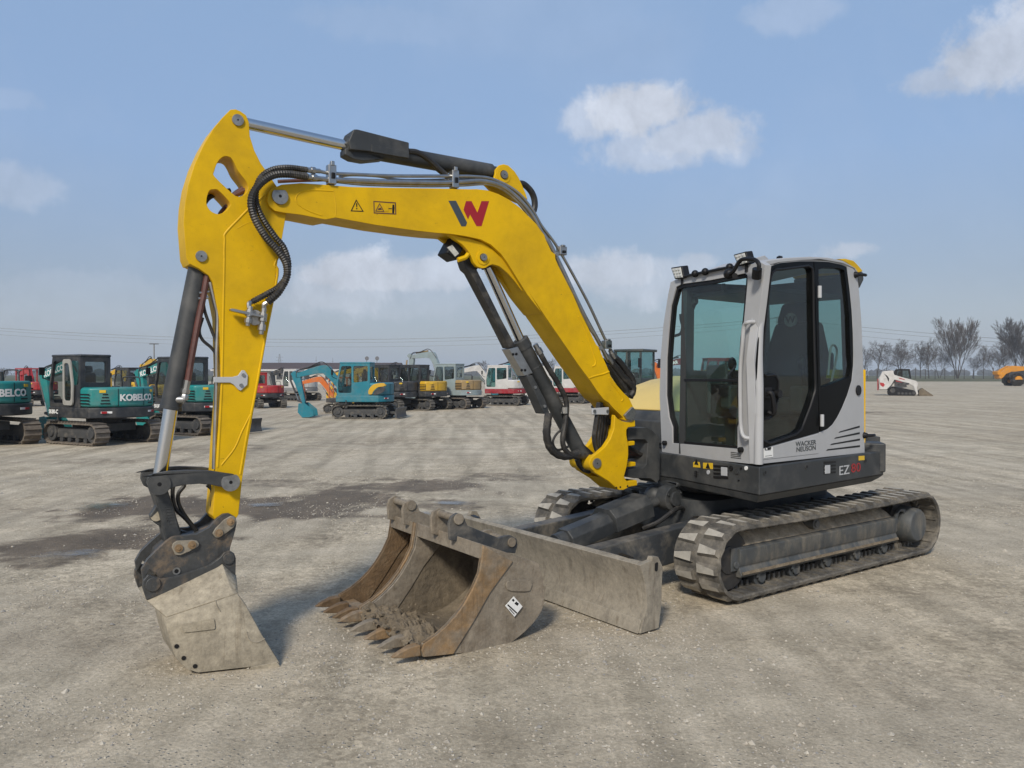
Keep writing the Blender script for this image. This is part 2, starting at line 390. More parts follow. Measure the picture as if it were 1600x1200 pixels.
TF, TR = 1.25, -1.53
for side, (ya, yb) in ((1, (.675, 1.125)), (-1, (-1.125, -.675))):
    tr = track_parts(root, XU, (ya, yb), TF, TR)
    yo = side * 1.02; yi = side * .70; q = lambda y: side * y
    m = MB()                                                           # box frame with a sloping, soil covered top
    m.cross([(q(1.03), .165), (q(1.045), .185), (q(1.015), .245), (q(1.03), .27), (q(1.03), .385), (q(.99), .40), (q(.84), .455), (q(.72), .455), (q(.72), .165)], -1.17, 1.16)
    fr = m.build('track_frame', MT['frame'], root, .008, XU)
    m = MB(); m.cross([(q(1.0462), .187), (q(1.036), .208), (q(1.040), .211), (q(1.050), .190)], -1.16, 1.15); m.build('caked_soil', MT['clod'], fr, 0, XU)
    m = MB(); rnd = random.Random(9)                                   # soil lying on the frame
    nx = 90
    rows = [(.995, .40, 0), (.95, .43, .02), (.89, .462, .03), (.82, .48, .035), (.73, .48, .02)]
    grid = []
    for i in range(nx + 1):
        x = -1.12 + 2.2 * i / nx
        grid.append([m._v((x, q(y + .008 * noise.noise((x * 14, y * 9, 1))), z + (h * (1.1 + 1.3 * noise.noise((x * 9, y * 20, side)))) * min(1, (1.12 - abs(x + .02)) * 8) + .004)) for y, z, h in rows])
    for a, b in zip(grid, grid[1:]):
        for k in range(len(rows) - 1): m.face([a[k], a[k + 1], b[k + 1], b[k]])
    o = m.build('caked_soil', MT['soil'], fr, xf=XU)
    m = MB(); m.cyl((TF, q(.80), .31), (TF, q(.99), .31), .235, seg=32); m.cyl((TF, q(.985), .31), (TF, q(1.0), .31), .11, seg=20)
    m.build('idler_wheel', MT['wet'], root, .01, XU)
    m = MB(); m.bb(1.02, 1.24, q(.985), q(1.01), .22, .40); m.cyl((1.19, q(1.0), .27), (1.19, q(1.025), .27), .03)
    m.build('idler_bracket', MT['frame'], root, .006, XU)
    m = MB(); m.cyl((TR + .1, q(.80), .30), (TR + .1, q(.93), .30), .235, seg=30)
    for k in range(15):
        a = 2 * math.pi * k / 15; m.box((TR + .1 + .24 * math.cos(a), q(.865), .30 + .24 * math.sin(a)), (.05, .05, .05), Matrix.Rotation(-a, 3, 'Y'))
    sp = m.build('sprocket', MT['wet'], root, .006, XU)
    m = MB(); cx = -1.43
    m.rings([(cx, q(.90), .30), (cx, q(1.0), .30), (cx, q(1.08), .30), (cx, q(1.10), .30)], [.175, .172, .16, .145], 36)
    m.build('drive_hub', MT['frame'], root, .006, XU)
    m = MB(); m.prism([(-1.15, .33), (-1.15, .42), (-1.24, .47), (-1.33, .46), (-1.35, .41), (-1.31, .41), (-1.29, .44), (-1.22, .445), (-1.19, .40), (-1.19, .33)], q(1.0), q(1.025))
    m.build('hub_guard', MT['frame'], root, .004, XU)
    for k in range(5):
        x = .86 - k * .46
        m = MB(); m.cyl((x, q(.84), .125), (x, q(.99), .125), .075, seg=22); m.cyl((x, q(.99), .125), (x, q(1.015), .125), .045, seg=16)
        m.box((x + .02, q(1.0), .15), (.10, .03, .04))
        m.build('track_roller', MT['frame'], root, .004, XU)
    m = MB(); m.rings([(.13, q(.9), .475), (.13, q(1.02), .475)], [.05, .05], 20); m.cyl((.13, q(1.02), .475), (.13, q(1.03), .475), .03)
    m.build('carrier_roller', MT['frame'], root, .004, XU)

m = MB()                                                               # centre body with its four legs
m.plan(rounded([(.78, -.46), (.92, -.3), (.92, .3), (.78, .46), (-.95, .46), (-.95, -.46)], .08), .36, .66)
for sx, x in ((1, .52), (-1, -.80)):
    for sy in (1, -1):
        m.cross([(sy * .40, .60), (sy * .74, .43), (sy * .74, .22), (sy * .40, .34)], x - .17, x + .17)
m.build('centre_frame', MT['dgrey'], root, .012, XU)
m = MB(); m.cyl((0, 0, .65), (0, 0, .80), .52, seg=48); m.cyl((0, 0, .67), (0, 0, .73), .60, seg=48)
m.build('slew_ring', MT['wet'], root, .006)
# blade
BP = U.ys(C8((1120, 1095), (1142, 1000), (1162, 920), (1160, 840), (1150, 760), (1122, 655), (1150, 640), (1192, 625), (1200, 600), (1235, 600), (1262, 660), (1258, 780), (1255, 900), (1238, 1045)), 1.177)
BP = [(x, max(z, .006)) for x, z in BP]
m = MB(); m.prism(BP, 1.177, 1.13); m.prism(BP, -1.13, -1.083)
body = [(x - (.0 if i < 6 else 0), z) for i, (x, z) in enumerate(BP)]
front = [BP[0], BP[1], BP[2], BP[3], BP[4], BP[5]]
inner = front + [(BP[6][0], BP[6][1] + .005), (BP[7][0], BP[7][1] - .02), (BP[7][0] - .02, BP[7][1] - .08), (front[4][0] - .05, front[4][1] - .02), (front[3][0] - .05, front[3][1]), (front[2][0] - .05, front[2][1]), (front[0][0] - .10, front[0][1] + .02)]
m.prism(inner, -1.083, 1.13)
bl = m.build('dozer_blade', MT['blade'], root, .010, XU)
m = MB(); m.prism([(BP[0][0] + .012, .004), (BP[1][0] + .012, .092), (BP[1][0] + .002, .096), (BP[0][0] - .01, .01)], -1.12, 1.165)
m.build('cutting_edge', MT['blade'], bl, .003, XU)
m = MB()
for y in (.96, -.96):
    zt = BP[6][1] + .004
    m.plan(rounded([(2.33, y - .075), (2.36, y + .075), (2.32, y + .085), (2.29, y - .07)], .02), zt + .002, zt + .005)
m.prism(rounded([(x, z) for x, z in U.ys(C8((1213, 640), (1232, 632), (1228, 690), (1212, 690)), 1.178)], .01), 1.178, 1.181)
m.build('lashing_slot', MT['black'], bl, 0, XU)
for y in (.47, -.47):
    m = MB(); m.extr([[(2.27, y - .07, .44), (2.27, y + .07, .44), (2.27, y + .07, .16), (2.27, y - .07, .16)]], (-1.55, 0, .10))
    a = m.build('blade_arm', MT['dgreydust'], bl, .012, XU)
m = MB()
pa, pb = Vector((.93, .05, .66)), Vector((2.22, .05, .40)); dv = (pb - pa).normalized()
m.cyl(pa, pa + dv * .35, .045); m.cyl(pa + dv * .3, pb, .075); m.build('blade_cylinder', MT['dgrey'], bl, .005, XU)
m = MB(); yv = Vector((0, 1, 0)); zv = dv.cross(yv) * -1
if zv.z < 0: zv = -zv
sec = [(-.15, -.06), (-.15, .06), (-.085, .125), (.085, .125), (.15, .06), (.15, -.06)]
A = pa + dv * .33; m.extr([[A + yv * a + zv * b for a, b in sec]], dv * .44); m.build('cylinder_guard', MT['dgrey'], bl, .006, XU)
sec = [(-.11, -.08), (-.11, .03), (-.06, .085), (.06, .085), (.11, .03), (.11, -.08)]
m = MB(); A = pa + dv * .72; m.extr([[A + yv * a + zv * b for a, b in sec]], dv * .50); m.build('cylinder_cover', MT['dgrey'], bl, .01, XU)
m = MB(); m.ball((.97, -.06, .66), .10, 3); m.cyl((.97, .05, .66), (.97, .17, .66), .11, seg=28); m.cyl((.97, .17, .66), (.97, .20, .66), .065, seg=24)
for k in range(3): m.cyl((.97 + .09 * math.cos(k * 2.1 + .5), .17, .66 + .09 * math.sin(k * 2.1 + .5)), (.97 + .09 * math.cos(k * 2.1 + .5), .185, .66 + .09 * math.sin(k * 2.1 + .5)), .012, seg=8)
m.build('pivot_bearing', MT['dgrey'], root, .006, XU)
m = MB(); m.tube([(.85, .2, .55), (1.05, .28, .60), (1.25, .25, .50), (1.35, .16, .44)], .02); m.tube([(.8, .32, .5), (1.0, .4, .52), (1.1, .36, .4), (1.2, .2, .4)], .016)
m.build('blade_hose', MT['hose'], root, 0, XU)

# ------------------------------------------------------------------ upper structure
NC = S.y3((1183.5, 724.5), 1.10)                                       # near front corner of the cab
fd = Vector((-.643, .766, 0)) * 1.0 + Vector((.766, .643, 0)) * .30
wn = S.m @ Vector((NC.x, 1.10, 0))
F = Frame((wn.x, wn.y), math.degrees(math.atan2(fd.y, fd.x))); XF = S.inv @ F.m
FW = fd.length
def FtoS(x, y, z): return XF @ Vector((x, y, z))

# lower body, rounded tail
RT = 1.36; c0 = FtoS(-.03, .02, 0); c1 = FtoS(FW + .02, .02, 0)
aa = math.pi - math.acos(.60 / RT)
plan = [(c1.x, c1.y), (c0.x, 1.135), (-.62, 1.135)]
for k in range(19):
    a = math.atan2(1.135, -.75) + (2 * math.pi - 2 * math.atan2(1.135, -.75)) * k / 18; plan.append((RT * math.cos(a), RT * math.sin(a)))
plan += [(-.3, -1.1), (.55, -1.1), (.75, -.9), (.9, -.3), (.95, c1.y - .05)]
m = MB(); m.plan(plan, .835, 1.052)
low = [(x * (.965 if x < 0 else .975), y * .965) for x, y in plan]
n = len(plan); A = [m._v((x, y, .8349)) for x, y in plan]; Bv = [m._v((x, y, .775 + (.02 if x < -.6 else 0))) for x, y in low]
for i in range(n): m.face([A[i], A[(i + 1) % n], Bv[(i + 1) % n], Bv[i]])
for t in tessellate_polygon([[Vector((x, y, 0)) for x, y in low]]): m.face([Bv[i] for i in t])
m.build('lower_body', MT['dgrey'], root, .012)
# counterweight round the tail
def arc_plan(r0, r1, a0, a1, k=16):
    o = [(r1 * math.cos(a0 + (a1 - a0) * i / k), r1 * math.sin(a0 + (a1 - a0) * i / k)) for i in range(k + 1)]
    return o + [(r0 * math.cos(a1 - (a1 - a0) * i / k), r0 * math.sin(a1 - (a1 - a0) * i / k)) for i in range(k + 1)]
m = MB(); a0 = math.atan2(1.14, -.72)
ap = arc_plan(1.0, RT + .012, a0 - .02, a0 + .22); m.plan(ap, .86, 1.125); m.build('tail_corner', MT['dgrey'], root, .025)
m = MB(); ap = arc_plan(1.0, RT + .05, a0 + .24, 2 * math.pi - a0 - .1, 26); m.plan(ap, .87, 1.16); m.build('counterweight', MT['dgrey'], root, .04)
# yellow engine cover behind the cab
m = MB(); ap = arc_plan(.75, RT - .155, a0 + .02, 2 * math.pi - a0 - .1, 24); m.plan(ap, 1.12, 1.80)
m.build('engine_cover', MT['yellow'], root, .05)
m = MB(); ap = arc_plan(1.15, RT - .15, a0 + .05, a0 + .20, 4); m.plan(ap, 1.30, 1.62); m.build('cover_vent', MT['black'], root, .01)
# hood on the right hand side of the machine
hp = [(.62, 1.05), (.62, 1.30), (.56, 1.42), (.42, 1.52), (.2, 1.63), (-.1, 1.70), (-.5, 1.74), (-.95, 1.72), (-1.1, 1.64), (-1.1, 1.05)]
m = MB(); m.prism([(x, z) for x, z in hp if z > 1.40] + [(-1.1, 1.40), (.55, 1.40)], -1.08, .02); m.build('engine_hood', MT['fadedyellow'], root, .05)
m = MB(); m.prism([(.66, 1.05), (.66, 1.30), (.60, 1.405), (-1.05, 1.405), (-1.05, 1.05)], -1.07, .03); m.build('side_cover', MT['dgrey'], root, .04)
m = MB(); m.bb(.655, .69, -.75, -.12, 1.10, 1.32); m.build('cover_panel', MT['dgrey'], root, .03)

# ------------------------------------------------------------------ cab
cab = None
yS = 1.10
side_out = S.ys([(1183.4, 725.8), (1178.2, 560), (1181.8, 530), (1190, 470), (1196, 418)] + D6((250, 236), (400, 200), (600, 183), (750, 183), (900, 190), (1040, 218), (1150, 262), (1195, 310), (1215, 480), (1240, 800), (1255, 1150)) + D8((940, 300), (945, 770)), yS)
blk = [(1199, 418.5)] + D6((400, 205), (600, 188), (750, 188), (900, 195), (1040, 225), (1088, 247), (1118, 480), (1140, 700), (1153, 950), (1157, 1150)) + D8((852, 60), (840, 180), (803, 300), (762, 400), (722, 480), (682, 540), (640, 578), (577, 603), (80, 745)) + [(1182.5, 640), (1180.5, 570), (1184, 530), (1190, 478)]
blk2 = S.ys(blk, yS)
m = MB(); m.prism(side_out, yS, yS - .07, [blk2]); cab = m.build('cab_frame', MT['grey'], root, .010)
# front frame
fo = F.ys(D7((75, 782), (55, 300)) + D5((80, 1200), (110, 850), (160, 530), (186, 405), (230, 385), (345, 352), (760, 268), (1040, 215), (1110, 188)) + [(1195.5, 414), (1189, 470), (1181.5, 530), (1178, 560)] + D7((842, 400), (848, 866)), 0)
wi = D5((243, 455), (300, 425), (600, 385), (955, 315), (985, 330), (985, 420), (950, 800), (925, 1000), (912, 1200)) + D7((695, 300), (710, 500), (690, 560), (690, 738), (160, 690), (158, 560), (130, 480), (108, 300)) + D5((142, 1200), (160, 950), (188, 650))
win = F.ys(wi, 0)
m = MB(); m.prism(fo, 0, -.06, [win]); m.build('front_frame', MT['grey'], cab, .012, XF)
cx, cz = sum(p[0] for p in win) / len(win), sum(p[1] for p in win) / len(win)
def shrink(pts, d):
    cx = sum(p[0] for p in pts) / len(pts); cz = sum(p[1] for p in pts) / len(pts); o = []
    n = len(pts)
    for i in range(n):
        a, p, b = Vector(pts[i - 1]), Vector(pts[i]), Vector(pts[(i + 1) % n])
        t = ((p - a).normalized() + (b - p).normalized()); t = t.normalized(); nn = Vector((-t.y, t.x))
        if nn.dot(Vector((cx, cz)) - p) < 0: nn = -nn
        o.append(tuple(p + nn * d))
    return o
m = MB(); m.prism(win, -.012, -.05, [shrink(win, .03)]); m.build('window_seal', MT['black'], cab, 0, XF)
m = MB(); m.poly([(x, -.03, z) for x, z in shrink(win, .012)]); m.build('windscreen', GLASS, cab, 0, XF)
zl = sum(F.y(p, 0)[1] for p in D7((130, 178), (700, 178))) / 2
m = MB(); m.bb(.10, FW - .06, -.045, -.02, zl - .012, zl + .012); m.build('window_rail', MT['black'], cab, .003, XF)
# the rounded corner pillar and its grab handle
m = MB(); m.tube([FtoS(-.0, -.01, 1.07), FtoS(-.0, -.012, 1.6), NC + Vector((-.03, -.015, .9)), NC + Vector((-.085, -.02, 1.48))], .035, 12); m.build('corner_post', MT['grey'], cab)
hd = D5((1060, 820), (990, 825), (950, 870), (935, 1050)) + D7((715, 100), (715, 400), (720, 560), (745, 640), (815, 650))
hp3 = [Vector(F.y3(p, .05 if 0 < i < len(hd) - 1 else 0.0)) for i, p in enumerate(hd)]
m = MB(); m.tube(hp3, .016, 10); m.build('grab_handle', MT['grey'], cab, 0, XF)
# door, its window, and the rear quarter window
door_o = S.ys([(1199.5, 419)] + D6((400, 207), (600, 190), (735, 189)) + [(1275, 560)] + D8((560, 300), (570, 604), (82, 742)) + [(1183, 640), (1181, 570), (1184.5, 530), (1190.5, 478)], yS)
door_h = S.ys(D6((345, 290), (420, 285), (680, 250), (715, 275), (722, 320), (728, 800), (735, 1180)) + D8((530, 200), (530, 260), (515, 310), (490, 390), (440, 520), (420, 570), (380, 605), (170, 680), (120, 660), (100, 640), (98, 520), (120, 490), (170, 470), (205, 430), (240, 320), (240, 180), (215, 130), (190, 122), (140, 130), (110, 112), (105, 60)) + D6((215, 1150), (260, 650), (295, 380), (315, 320)), yS)
m = MB(); m.prism(door_o, yS + .006, yS - .05, [door_h]); dr = m.build('door', MT['blackgloss'], cab, .006)
m = MB(); m.poly([(x, yS - .02, z) for x, z in shrink(door_h, -.008)]); m.build('door_window', GLASSD, dr)
def outline(pts, y, r, name, mat, par, closed=True):
    m = MB(); q = [(x, y, z) for x, z in pts]; q = q + [q[0]] if closed else q
    m.rings(q, [r] * len(q), 6, False); return m.build(name, mat, par)
outline(shrink(door_h, -.012), yS + .006, .010, 'window_seal', MT['black'], dr)
m = MB()
a = S.y(D8((130, 290))[0], yS); b = S.y(D8((150, 440))[0], yS)
m.tube([(a[0], yS + .01, a[1]), (a[0] - .01, yS + .055, a[1]), (b[0] - .005, yS + .055, b[1]), (b[0], yS + .01, b[1])], .02, 8)
m.bb(a[0] - .05, a[0] + .045, yS + .004, yS + .03, a[1] - .03, a[1] + .05)
c = S.y(D8((210, 290))[0], yS); m.cyl((c[0], yS, c[1]), (c[0], yS + .05, c[1]), .032); m.build('door_handle', MT['black'], dr, .006)
for p in (D6((770, 510))[0], D8((570, 505))[0]):
    a = S.y(p, yS); m = MB(); m.cyl((a[0], yS + .03, a[1] - .05), (a[0], yS + .03, a[1] + .05), .016); m.build('hinge', MT['silverdecal'], dr, .003)
lowp = S.ys(D8((82, 748), (565, 612), (567, 776), (86, 830)), yS)
m = MB(); m.prism(lowp, yS + .004, yS - .04); m.build('door_panel', MT['grey'], dr, .004)
q_o = S.ys(D6((745, 189), (900, 197), (1040, 227), (1086, 249), (1116, 480), (1138, 700), (1151, 950), (1155, 1150)) + D8((850, 60), (838, 180), (801, 300), (760, 400), (720, 480), (680, 540), (638, 576), (580, 600), (565, 300)) + [(1277, 560)], yS)
q_h = S.ys(D6((795, 275), (850, 258), (1000, 262), (1060, 285), (1085, 500), (1110, 750), (1122, 1150)) + D8((835, 60), (820, 150), (590, 235), (580, 100)) + D6((805, 1150), (795, 700)), yS)
m = MB(); m.prism(q_o, yS + .002, yS - .05, [q_h]); qt = m.build('quarter_panel', MT['blackgloss'], cab, .005)
m = MB(); m.poly([(x, yS - .02, z) for x, z in shrink(q_h, -.008)]); m.build('quarter_window', GLASSD, qt)
for k in range(4):
    s0 = [(730, 603, 903, 553), (695, 652, 903, 606), (662, 703, 905, 658), (630, 748, 905, 712)][k]
    pts = S.ys(D8((s0[0], s0[1] + 4), (s0[0] + 12, s0[1] - 8), (s0[2], s0[3] - 5), (s0[2], s0[3] + 10)), yS)
    m = MB(); m.prism(pts, yS + .002, yS - .01); m.build('vent_slot', MT['black'], cab)
m = MB(); a = S.y(D8((890, 260))[0], yS); m.cyl((a[0], yS, a[1]), (a[0], yS + .012, a[1]), .046, seg=28); m.build('fuel_cap', MT['black'], cab, .004)
for p in (D8((940, 627))[0], D6((1175, 330))[0]):
    a = S.y(p, yS); m = MB(); m.cyl((a[0], yS, a[1]), (a[0] - .0, yS + .03, a[1]), .03, .02); m.tube([(a[0], yS + .02, a[1]), (a[0] - .05, yS + .05, a[1]), (a[0] - .09, yS + .05, a[1])], .014); m.build('rubber_stop', MT['black'], cab)
for p in (D7((107, 690))[0], D7((728, 745))[0]):
    a = F.y(p, 0); m = MB(); m.cyl((a[0], 0, a[1]), (a[0], .03, a[1]), .022); m.cyl((a[0], .03, a[1]), (a[0], .035, a[1]), .012); m.build('rubber_stop', MT['black'], cab, .002, XF)
for k in range(4):
    a = F.ys(D7((636, 762 + k * 14), (720, 772 + k * 14), (720, 778 + k * 14), (636, 768 + k * 14)), 0); m = MB(); m.prism(a, .002, -.01); m.build('vent_slot', MT['dgrey'], cab, 0, XF)
# roof
rt = S.ys(D6((185, 215), (255, 178), (450, 152), (700, 140), (900, 150), (1050, 185), (1170, 255), (1205, 305), (1190, 306), (1150, 262), (1040, 216), (900, 189), (750, 182), (600, 182), (400, 199), (250, 236)), yS)
ci, cj = FtoS(FW, 0, 0), S.y3((1340, 428), yS)
m = MB(); npt = len(rt)
nearr = [m._v((x, yS + .004, z)) for x, z in rt]
farr = []
for x, z in rt:                                                        # the far side follows the slanting front
    k = (x - rt[7][0]) / (rt[0][0] - rt[7][0]); farr.append(m._v((rt[7][0] + (ci.x - .02 - rt[7][0]) * k, .12, z - .02)))
half = [m._v(((a.co.x + b.co.x) / 2, (a.co.y + b.co.y) / 2, a.co.z + .035)) for a, b in zip(nearr, farr)]
for i in range(npt):
    j = (i + 1) % npt
    m.face([nearr[i], nearr[j], half[j], half[i]]); m.face([half[i], half[j], farr[j], farr[i]])
for loop in (nearr, farr):
    for t in tessellate_polygon([[Vector((v.co.x, v.co.z, 0)) for v in loop]]): m.face([loop[i] for i in t])
m.build('cab_roof', MT['grey'], cab, .012)
cap = S.ys(D6((1005, 163), (1080, 160), (1160, 180), (1200, 220), (1262, 292), (1210, 310), (1180, 280), (1100, 212)), .95)
m = MB(); m.prism(cap, .95, .30); m.build('roof_cap', MT['yellow'], cab, .02)
cap = S.ys(D6((1195, 312), (1262, 296), (1270, 380), (1220, 480), (1213, 400)), .95)
m = MB(); m.prism(cap, .95, .30); m.build('rear_lamp_housing', MT['dgrey'], cab, .015)
# remaining cab walls: right side, rear, floor
xr = S.y3((1346, 520), yS).x; zt = 2.56
m = MB(); o = [(ci.x + .015, 1.06), (ci.x - .02, zt - .0), (-.36, zt + .06), (xr, 1.9), (xr, 1.06)]
m.prism(o, .19, .13, [[(ci.x - .11, 1.79), (ci.x - .12, zt - .11), (-.30, zt - .09), (xr + .06, 1.9), (xr + .06, 1.79)]]); m.build('right_wall', MT['interior'], cab)
m = MB(); m.poly([(ci.x - .10, .16, 1.78), (ci.x - .11, .16, zt - .10), (-.29, .16, zt - .08), (xr + .05, .16, 1.9), (xr + .05, .16, 1.78)]); m.build('right_window', GLASS, cab)
m = MB(); m.extr([[(xr, .19, 1.06), (xr, yS - .07, 1.06), (xr + .135, yS - .07, zt + .05), (xr + .135, .19, zt + .05)], [(xr + .05, .23, 1.50), (xr + .05, yS - .11, 1.50), (xr + .12, yS - .11, zt - .13), (xr + .12, .23, zt - .13)]], (.05, 0, 0)); m.build('rear_wall', MT['interior'], cab)
m = MB(); m.poly([(xr + .075, .22, 1.49), (xr + .075, yS - .10, 1.49), (xr + .14, yS - .10, zt - .12), (xr + .14, .22, zt - .12)]); m.build('rear_window', GLASS, cab)
m = MB(); m.plan([(ci.x - .05, .19), (NC.x - .08, yS - .08), (xr + .06, yS - .08), (xr + .06, .19)], 1.055, 1.10); m.build('cab_floor', MT['interior'], cab)
# seat, consoles, levers
sq = S.y3((1237, 500), .66); sx0 = min(.5, sq.x)
m = MB(); m.bb(sx0 - .1, sx0 + .42, .38, .92, 1.40, 1.55); m.bb(sx0 - .05, sx0 + .36, .44, .86, 1.10, 1.40); seat = m.build('seat', MT['seat'], cab, .05, seg=3)
m = MB(); m.extr([[(sx0 + .05, .38, 1.5), (sx0 + .05, .94, 1.5), (sx0 + .0, .96, 1.95), (sx0 - .03, .88, 2.23), (sx0 - .03, .46, 2.23), (sx0, .38, 1.95)]], (-.14, 0, 0)); m.build('backrest', MT['seat'], seat, .05, seg=3)
m = MB(); m.extr([[(sx0 - .03, .47, 2.21), (sx0 - .03, .85, 2.21), (sx0 - .05, .80, 2.41), (sx0 - .05, .52, 2.41)]], (-.11, 0, 0)); m.build('headrest', MT['seat'], seat, .04, seg=3)
for y in (.30, .985):
    m = MB(); m.bb(-.15, .52, y - .06, y + .06, 1.44, 1.66); m.bb(-.2, .3, y - .05, y + .05, 1.10, 1.44); m.build('console', MT['interior'], cab, .03)
    m = MB(); m.cyl((.36, y, 1.66), (.40, y, 1.80), .022); m.ball((.41, y, 1.85), .04, 2, sc=(1, 1, 1.6)); m.build('joystick', MT['black'], cab)
m = MB(); m.cyl((.10, .95, 1.66), (.14, .95, 1.86), .014); m.ball((.145, .95, 1.88), .025); m.build('lock_lever', MT['redpl'], cab)
m = MB(); m.bb(.64, .68, .21, .25, 1.40, 1.70); m.bb(.63, .67, .20, .42, 1.66, 1.84); m.build('display', MT['interior'], cab, .02)
m = MB()
for y in (.55, .68): m.cyl((.72, y, 1.10), (.66, y, 1.62), .013); m.box((.80, y, 1.12), (.16, .09, .02))
m.build('pedal_lever', MT['dgrey'], cab)
m = MB(); m.tube([(-.20, .90, 1.60), (-.24, .95, 1.95), (-.1, .97, 2.0), (-.05, .97, 1.75)], .010); m.build('seat_belt_frame', MT['grey'], cab)
m = MB(); m.cyl((sx0 + .012, .66, sq.z), (sx0 + .022, .66, sq.z), .062, seg=28); em = m.build('seat_emblem', MT['silverdecal'], seat)
m = MB(); text_bm(m, 'W', .085, Matrix.Translation((sx0 + .0235, .66, sq.z)) @ Matrix(((0, 0, 1, 0), (1, 0, 0, 0), (0, 1, 0, 0), (0, 0, 0, 1))), .001, .02, 1.1); m.build('emblem_letter', MT['black'], em)
m = MB(); m.plan([(ci.x - .06, .21), (NC.x - .22, yS - .10), (xr + .17, yS - .10), (xr + .17, .21)], 2.42, 2.46); m.build('roof_lining', MT['interior'], cab, .01)
m = MB(); m.bb(xr + .06, xr + .12, .2, yS - .08, 1.06, 1.72); m.bb(xr + .06, xr + .30, yS - .16, yS - .08, 1.06, 1.62); m.build('rear_trim', MT['black'], cab, .02)
# mirror seen through the windscreen, and a bar on the far side
mp = [F.y3(p, -.10) for p in D5((300, 560), (370, 490), (430, 520), (430, 620), (405, 650), (380, 715), (335, 730), (295, 715))]
m = MB(); m.extr([mp], (0, -.05, 0)); m.build('far_mirror', MT['dgrey'], cab, .01, XF)
m = MB(); m.tube([F.y3(p, -.08) for p in D5((290, 740), (295, 800), (310, 870), (290, 940), (235, 965))], .014); m.tube([F.y3(p, -.09) for p in D5((275, 505), (330, 480), (350, 500), (340, 560))], .012); m.build('mirror_arm', MT['black'], cab, 0, XF)
m = MB(); a = F.y3(D5((738, 420))[0], -.07); b = F.y3(D5((735, 500))[0], -.07); m.tube([a, b], .014); m.build('wiper_bracket', MT['black'], cab, 0, XF)
# work lamps, wiper motor arm, rain rail
for q4, back in ((D5((185, 255), (300, 237), (325, 365), (228, 380)), .06), (D5((835, 120), (965, 85), (1000, 210), (890, 245)), .06)):
    p4 = [F.y3(p, .03) for p in q4]; m = MB(); m.extr([p4], (0, -.07, .01)); lp = m.build('work_lamp', MT['black'], cab, .008, XF)
    c = sum(p4, Vector()) / 4; m = MB(); m.extr([[c + (p - c) * .80 + Vector((0, .004, 0)) for p in p4]], (0, -.006, 0)); m.build('lamp_lens', MT['lamp'], lp, .002, XF)
    m = MB()
    for i in range(1, 4):
        for j in range(1, 4):
            u, v = i / 4, j / 4; p = (p4[0] * (1 - u) + p4[1] * u) * (1 - v) + (p4[3] * (1 - u) + p4[2] * u) * v; m.ball(p + Vector((0, .004, 0)), .011, 1)
    m.build('lamp_bulb', MT['silverdecal'], lp, 0, XF)
    bt = (p4[2] + p4[3]) / 2; m = MB(); m.cyl(bt + Vector((0, -.04, .01)), bt + Vector((0, -.04, -.05)), .022); m.build('lamp_bracket', MT['black'], lp, 0, XF)
m = MB(); m.tube([F.y3(p, .02) for p in D5((335, 345), (450, 318), (550, 300), (760, 258), (850, 250))], .012)
for p in D5((545, 297), (800, 250), (440, 318)): m.ball(F.y3(p, .02), .032, 2)
m.build('roof_rail', MT['black'], cab, 0, XF)
m = MB(); m.tube([F.y3(p, .10) for p in D5((800, 320), (840, 290), (900, 195), (950, 165), (1060, 172), (1105, 220), (1100, 280))], .016); m.ball(F.y3(D5((795, 320))[0], .06), .045, 2); m.cyl(F.y3(D5((855, 340))[0], .10), F.y3(D5((855, 340))[0], .06), .022)
a = F.y3(D5((1088, 265))[0], .07); b = F.y3(D5((1080, 365))[0], .05); m.cyl(a, b, .036, seg=14); m.build('lamp_cable_arm', MT['black'], cab, 0, XF)
m = MB(); m.prism(S.ys(D6((135, 155), (235, 127), (275, 165), (250, 180), (190, 200)), .95), .95, .93); m.build('lifting_eye', MT['grey'], cab, .003)
m = MB(); m.tube([S.y3(p, 1.0) for p in D6((370, 155), (385, 147), (405, 150))], .014); m.build('roof_knob', MT['black'], cab)
# lettering and stickers on the cab and body
sl = math.atan2(*(lambda a, b: (b[1] - a[1], -(b[0] - a[0])))(S.y(D8((385, 745))[0], yS), S.y(D8((545, 740))[0], yS)))
m = MB()
for s, p in (('WACKER', (461, 692)), ('NEUSON', (463, 736))):
    a = S.y(D8(p)[0], yS); text_bm(m, s, .054, onside((a[0], yS + .0065, a[1]), 0), .0008, .008, 1.40)
m.build('maker_lettering', MT['decalgrey'], dr)
def plate(pts, fr, y, name, mat, par, xf=None, t=.0015):
    m = MB(); m.prism(fr.ys(pts, y), y + t, y - .004); return m.build(name, mat, par, 0, xf)
st = plate(D8((123, 735), (195, 722), (198, 802), (126, 812)), S, yS + .006, 'paper_sticker', MT['white'], dr)
m = MB()
for q4 in (D8((150, 728), (183, 722), (183, 738), (155, 744)), D8((132, 745), (180, 742), (180, 748), (132, 751)), D8((135, 796), (190, 788), (190, 791), (135, 799)), D8((130, 735), (140, 733), (140, 742), (130, 744))):
    m.prism(S.ys(q4, yS + .0085), yS + .0085, yS + .0075)
m.build('sticker_print', MT['black'], st)
a = S.y(D8((772, 915))[0], 1.137); b = S.y(D8((882, 893))[0], 1.137)
m = MB(); text_bm(m, 'EZ', .112, onside((a[0] - .01, 1.138, a[1]), 0), .0008, .004, 1.45, 'CENTER', 1.0); m.build('model_lettering', MT['silverdecal'], root)
m = MB(); text_bm(m, '80', .112, onside((b[0] + .02, 1.138, b[1]), 0), .0008, .002, 1.6); m.build('model_lettering', MT['decalred'], root)
plate(D8((897, 796), (942, 793), (942, 828), (897, 832)), S, 1.137, 'warning_label', MT['decalyellow'], root)
FX = lambda p: F.ys(p, .022)
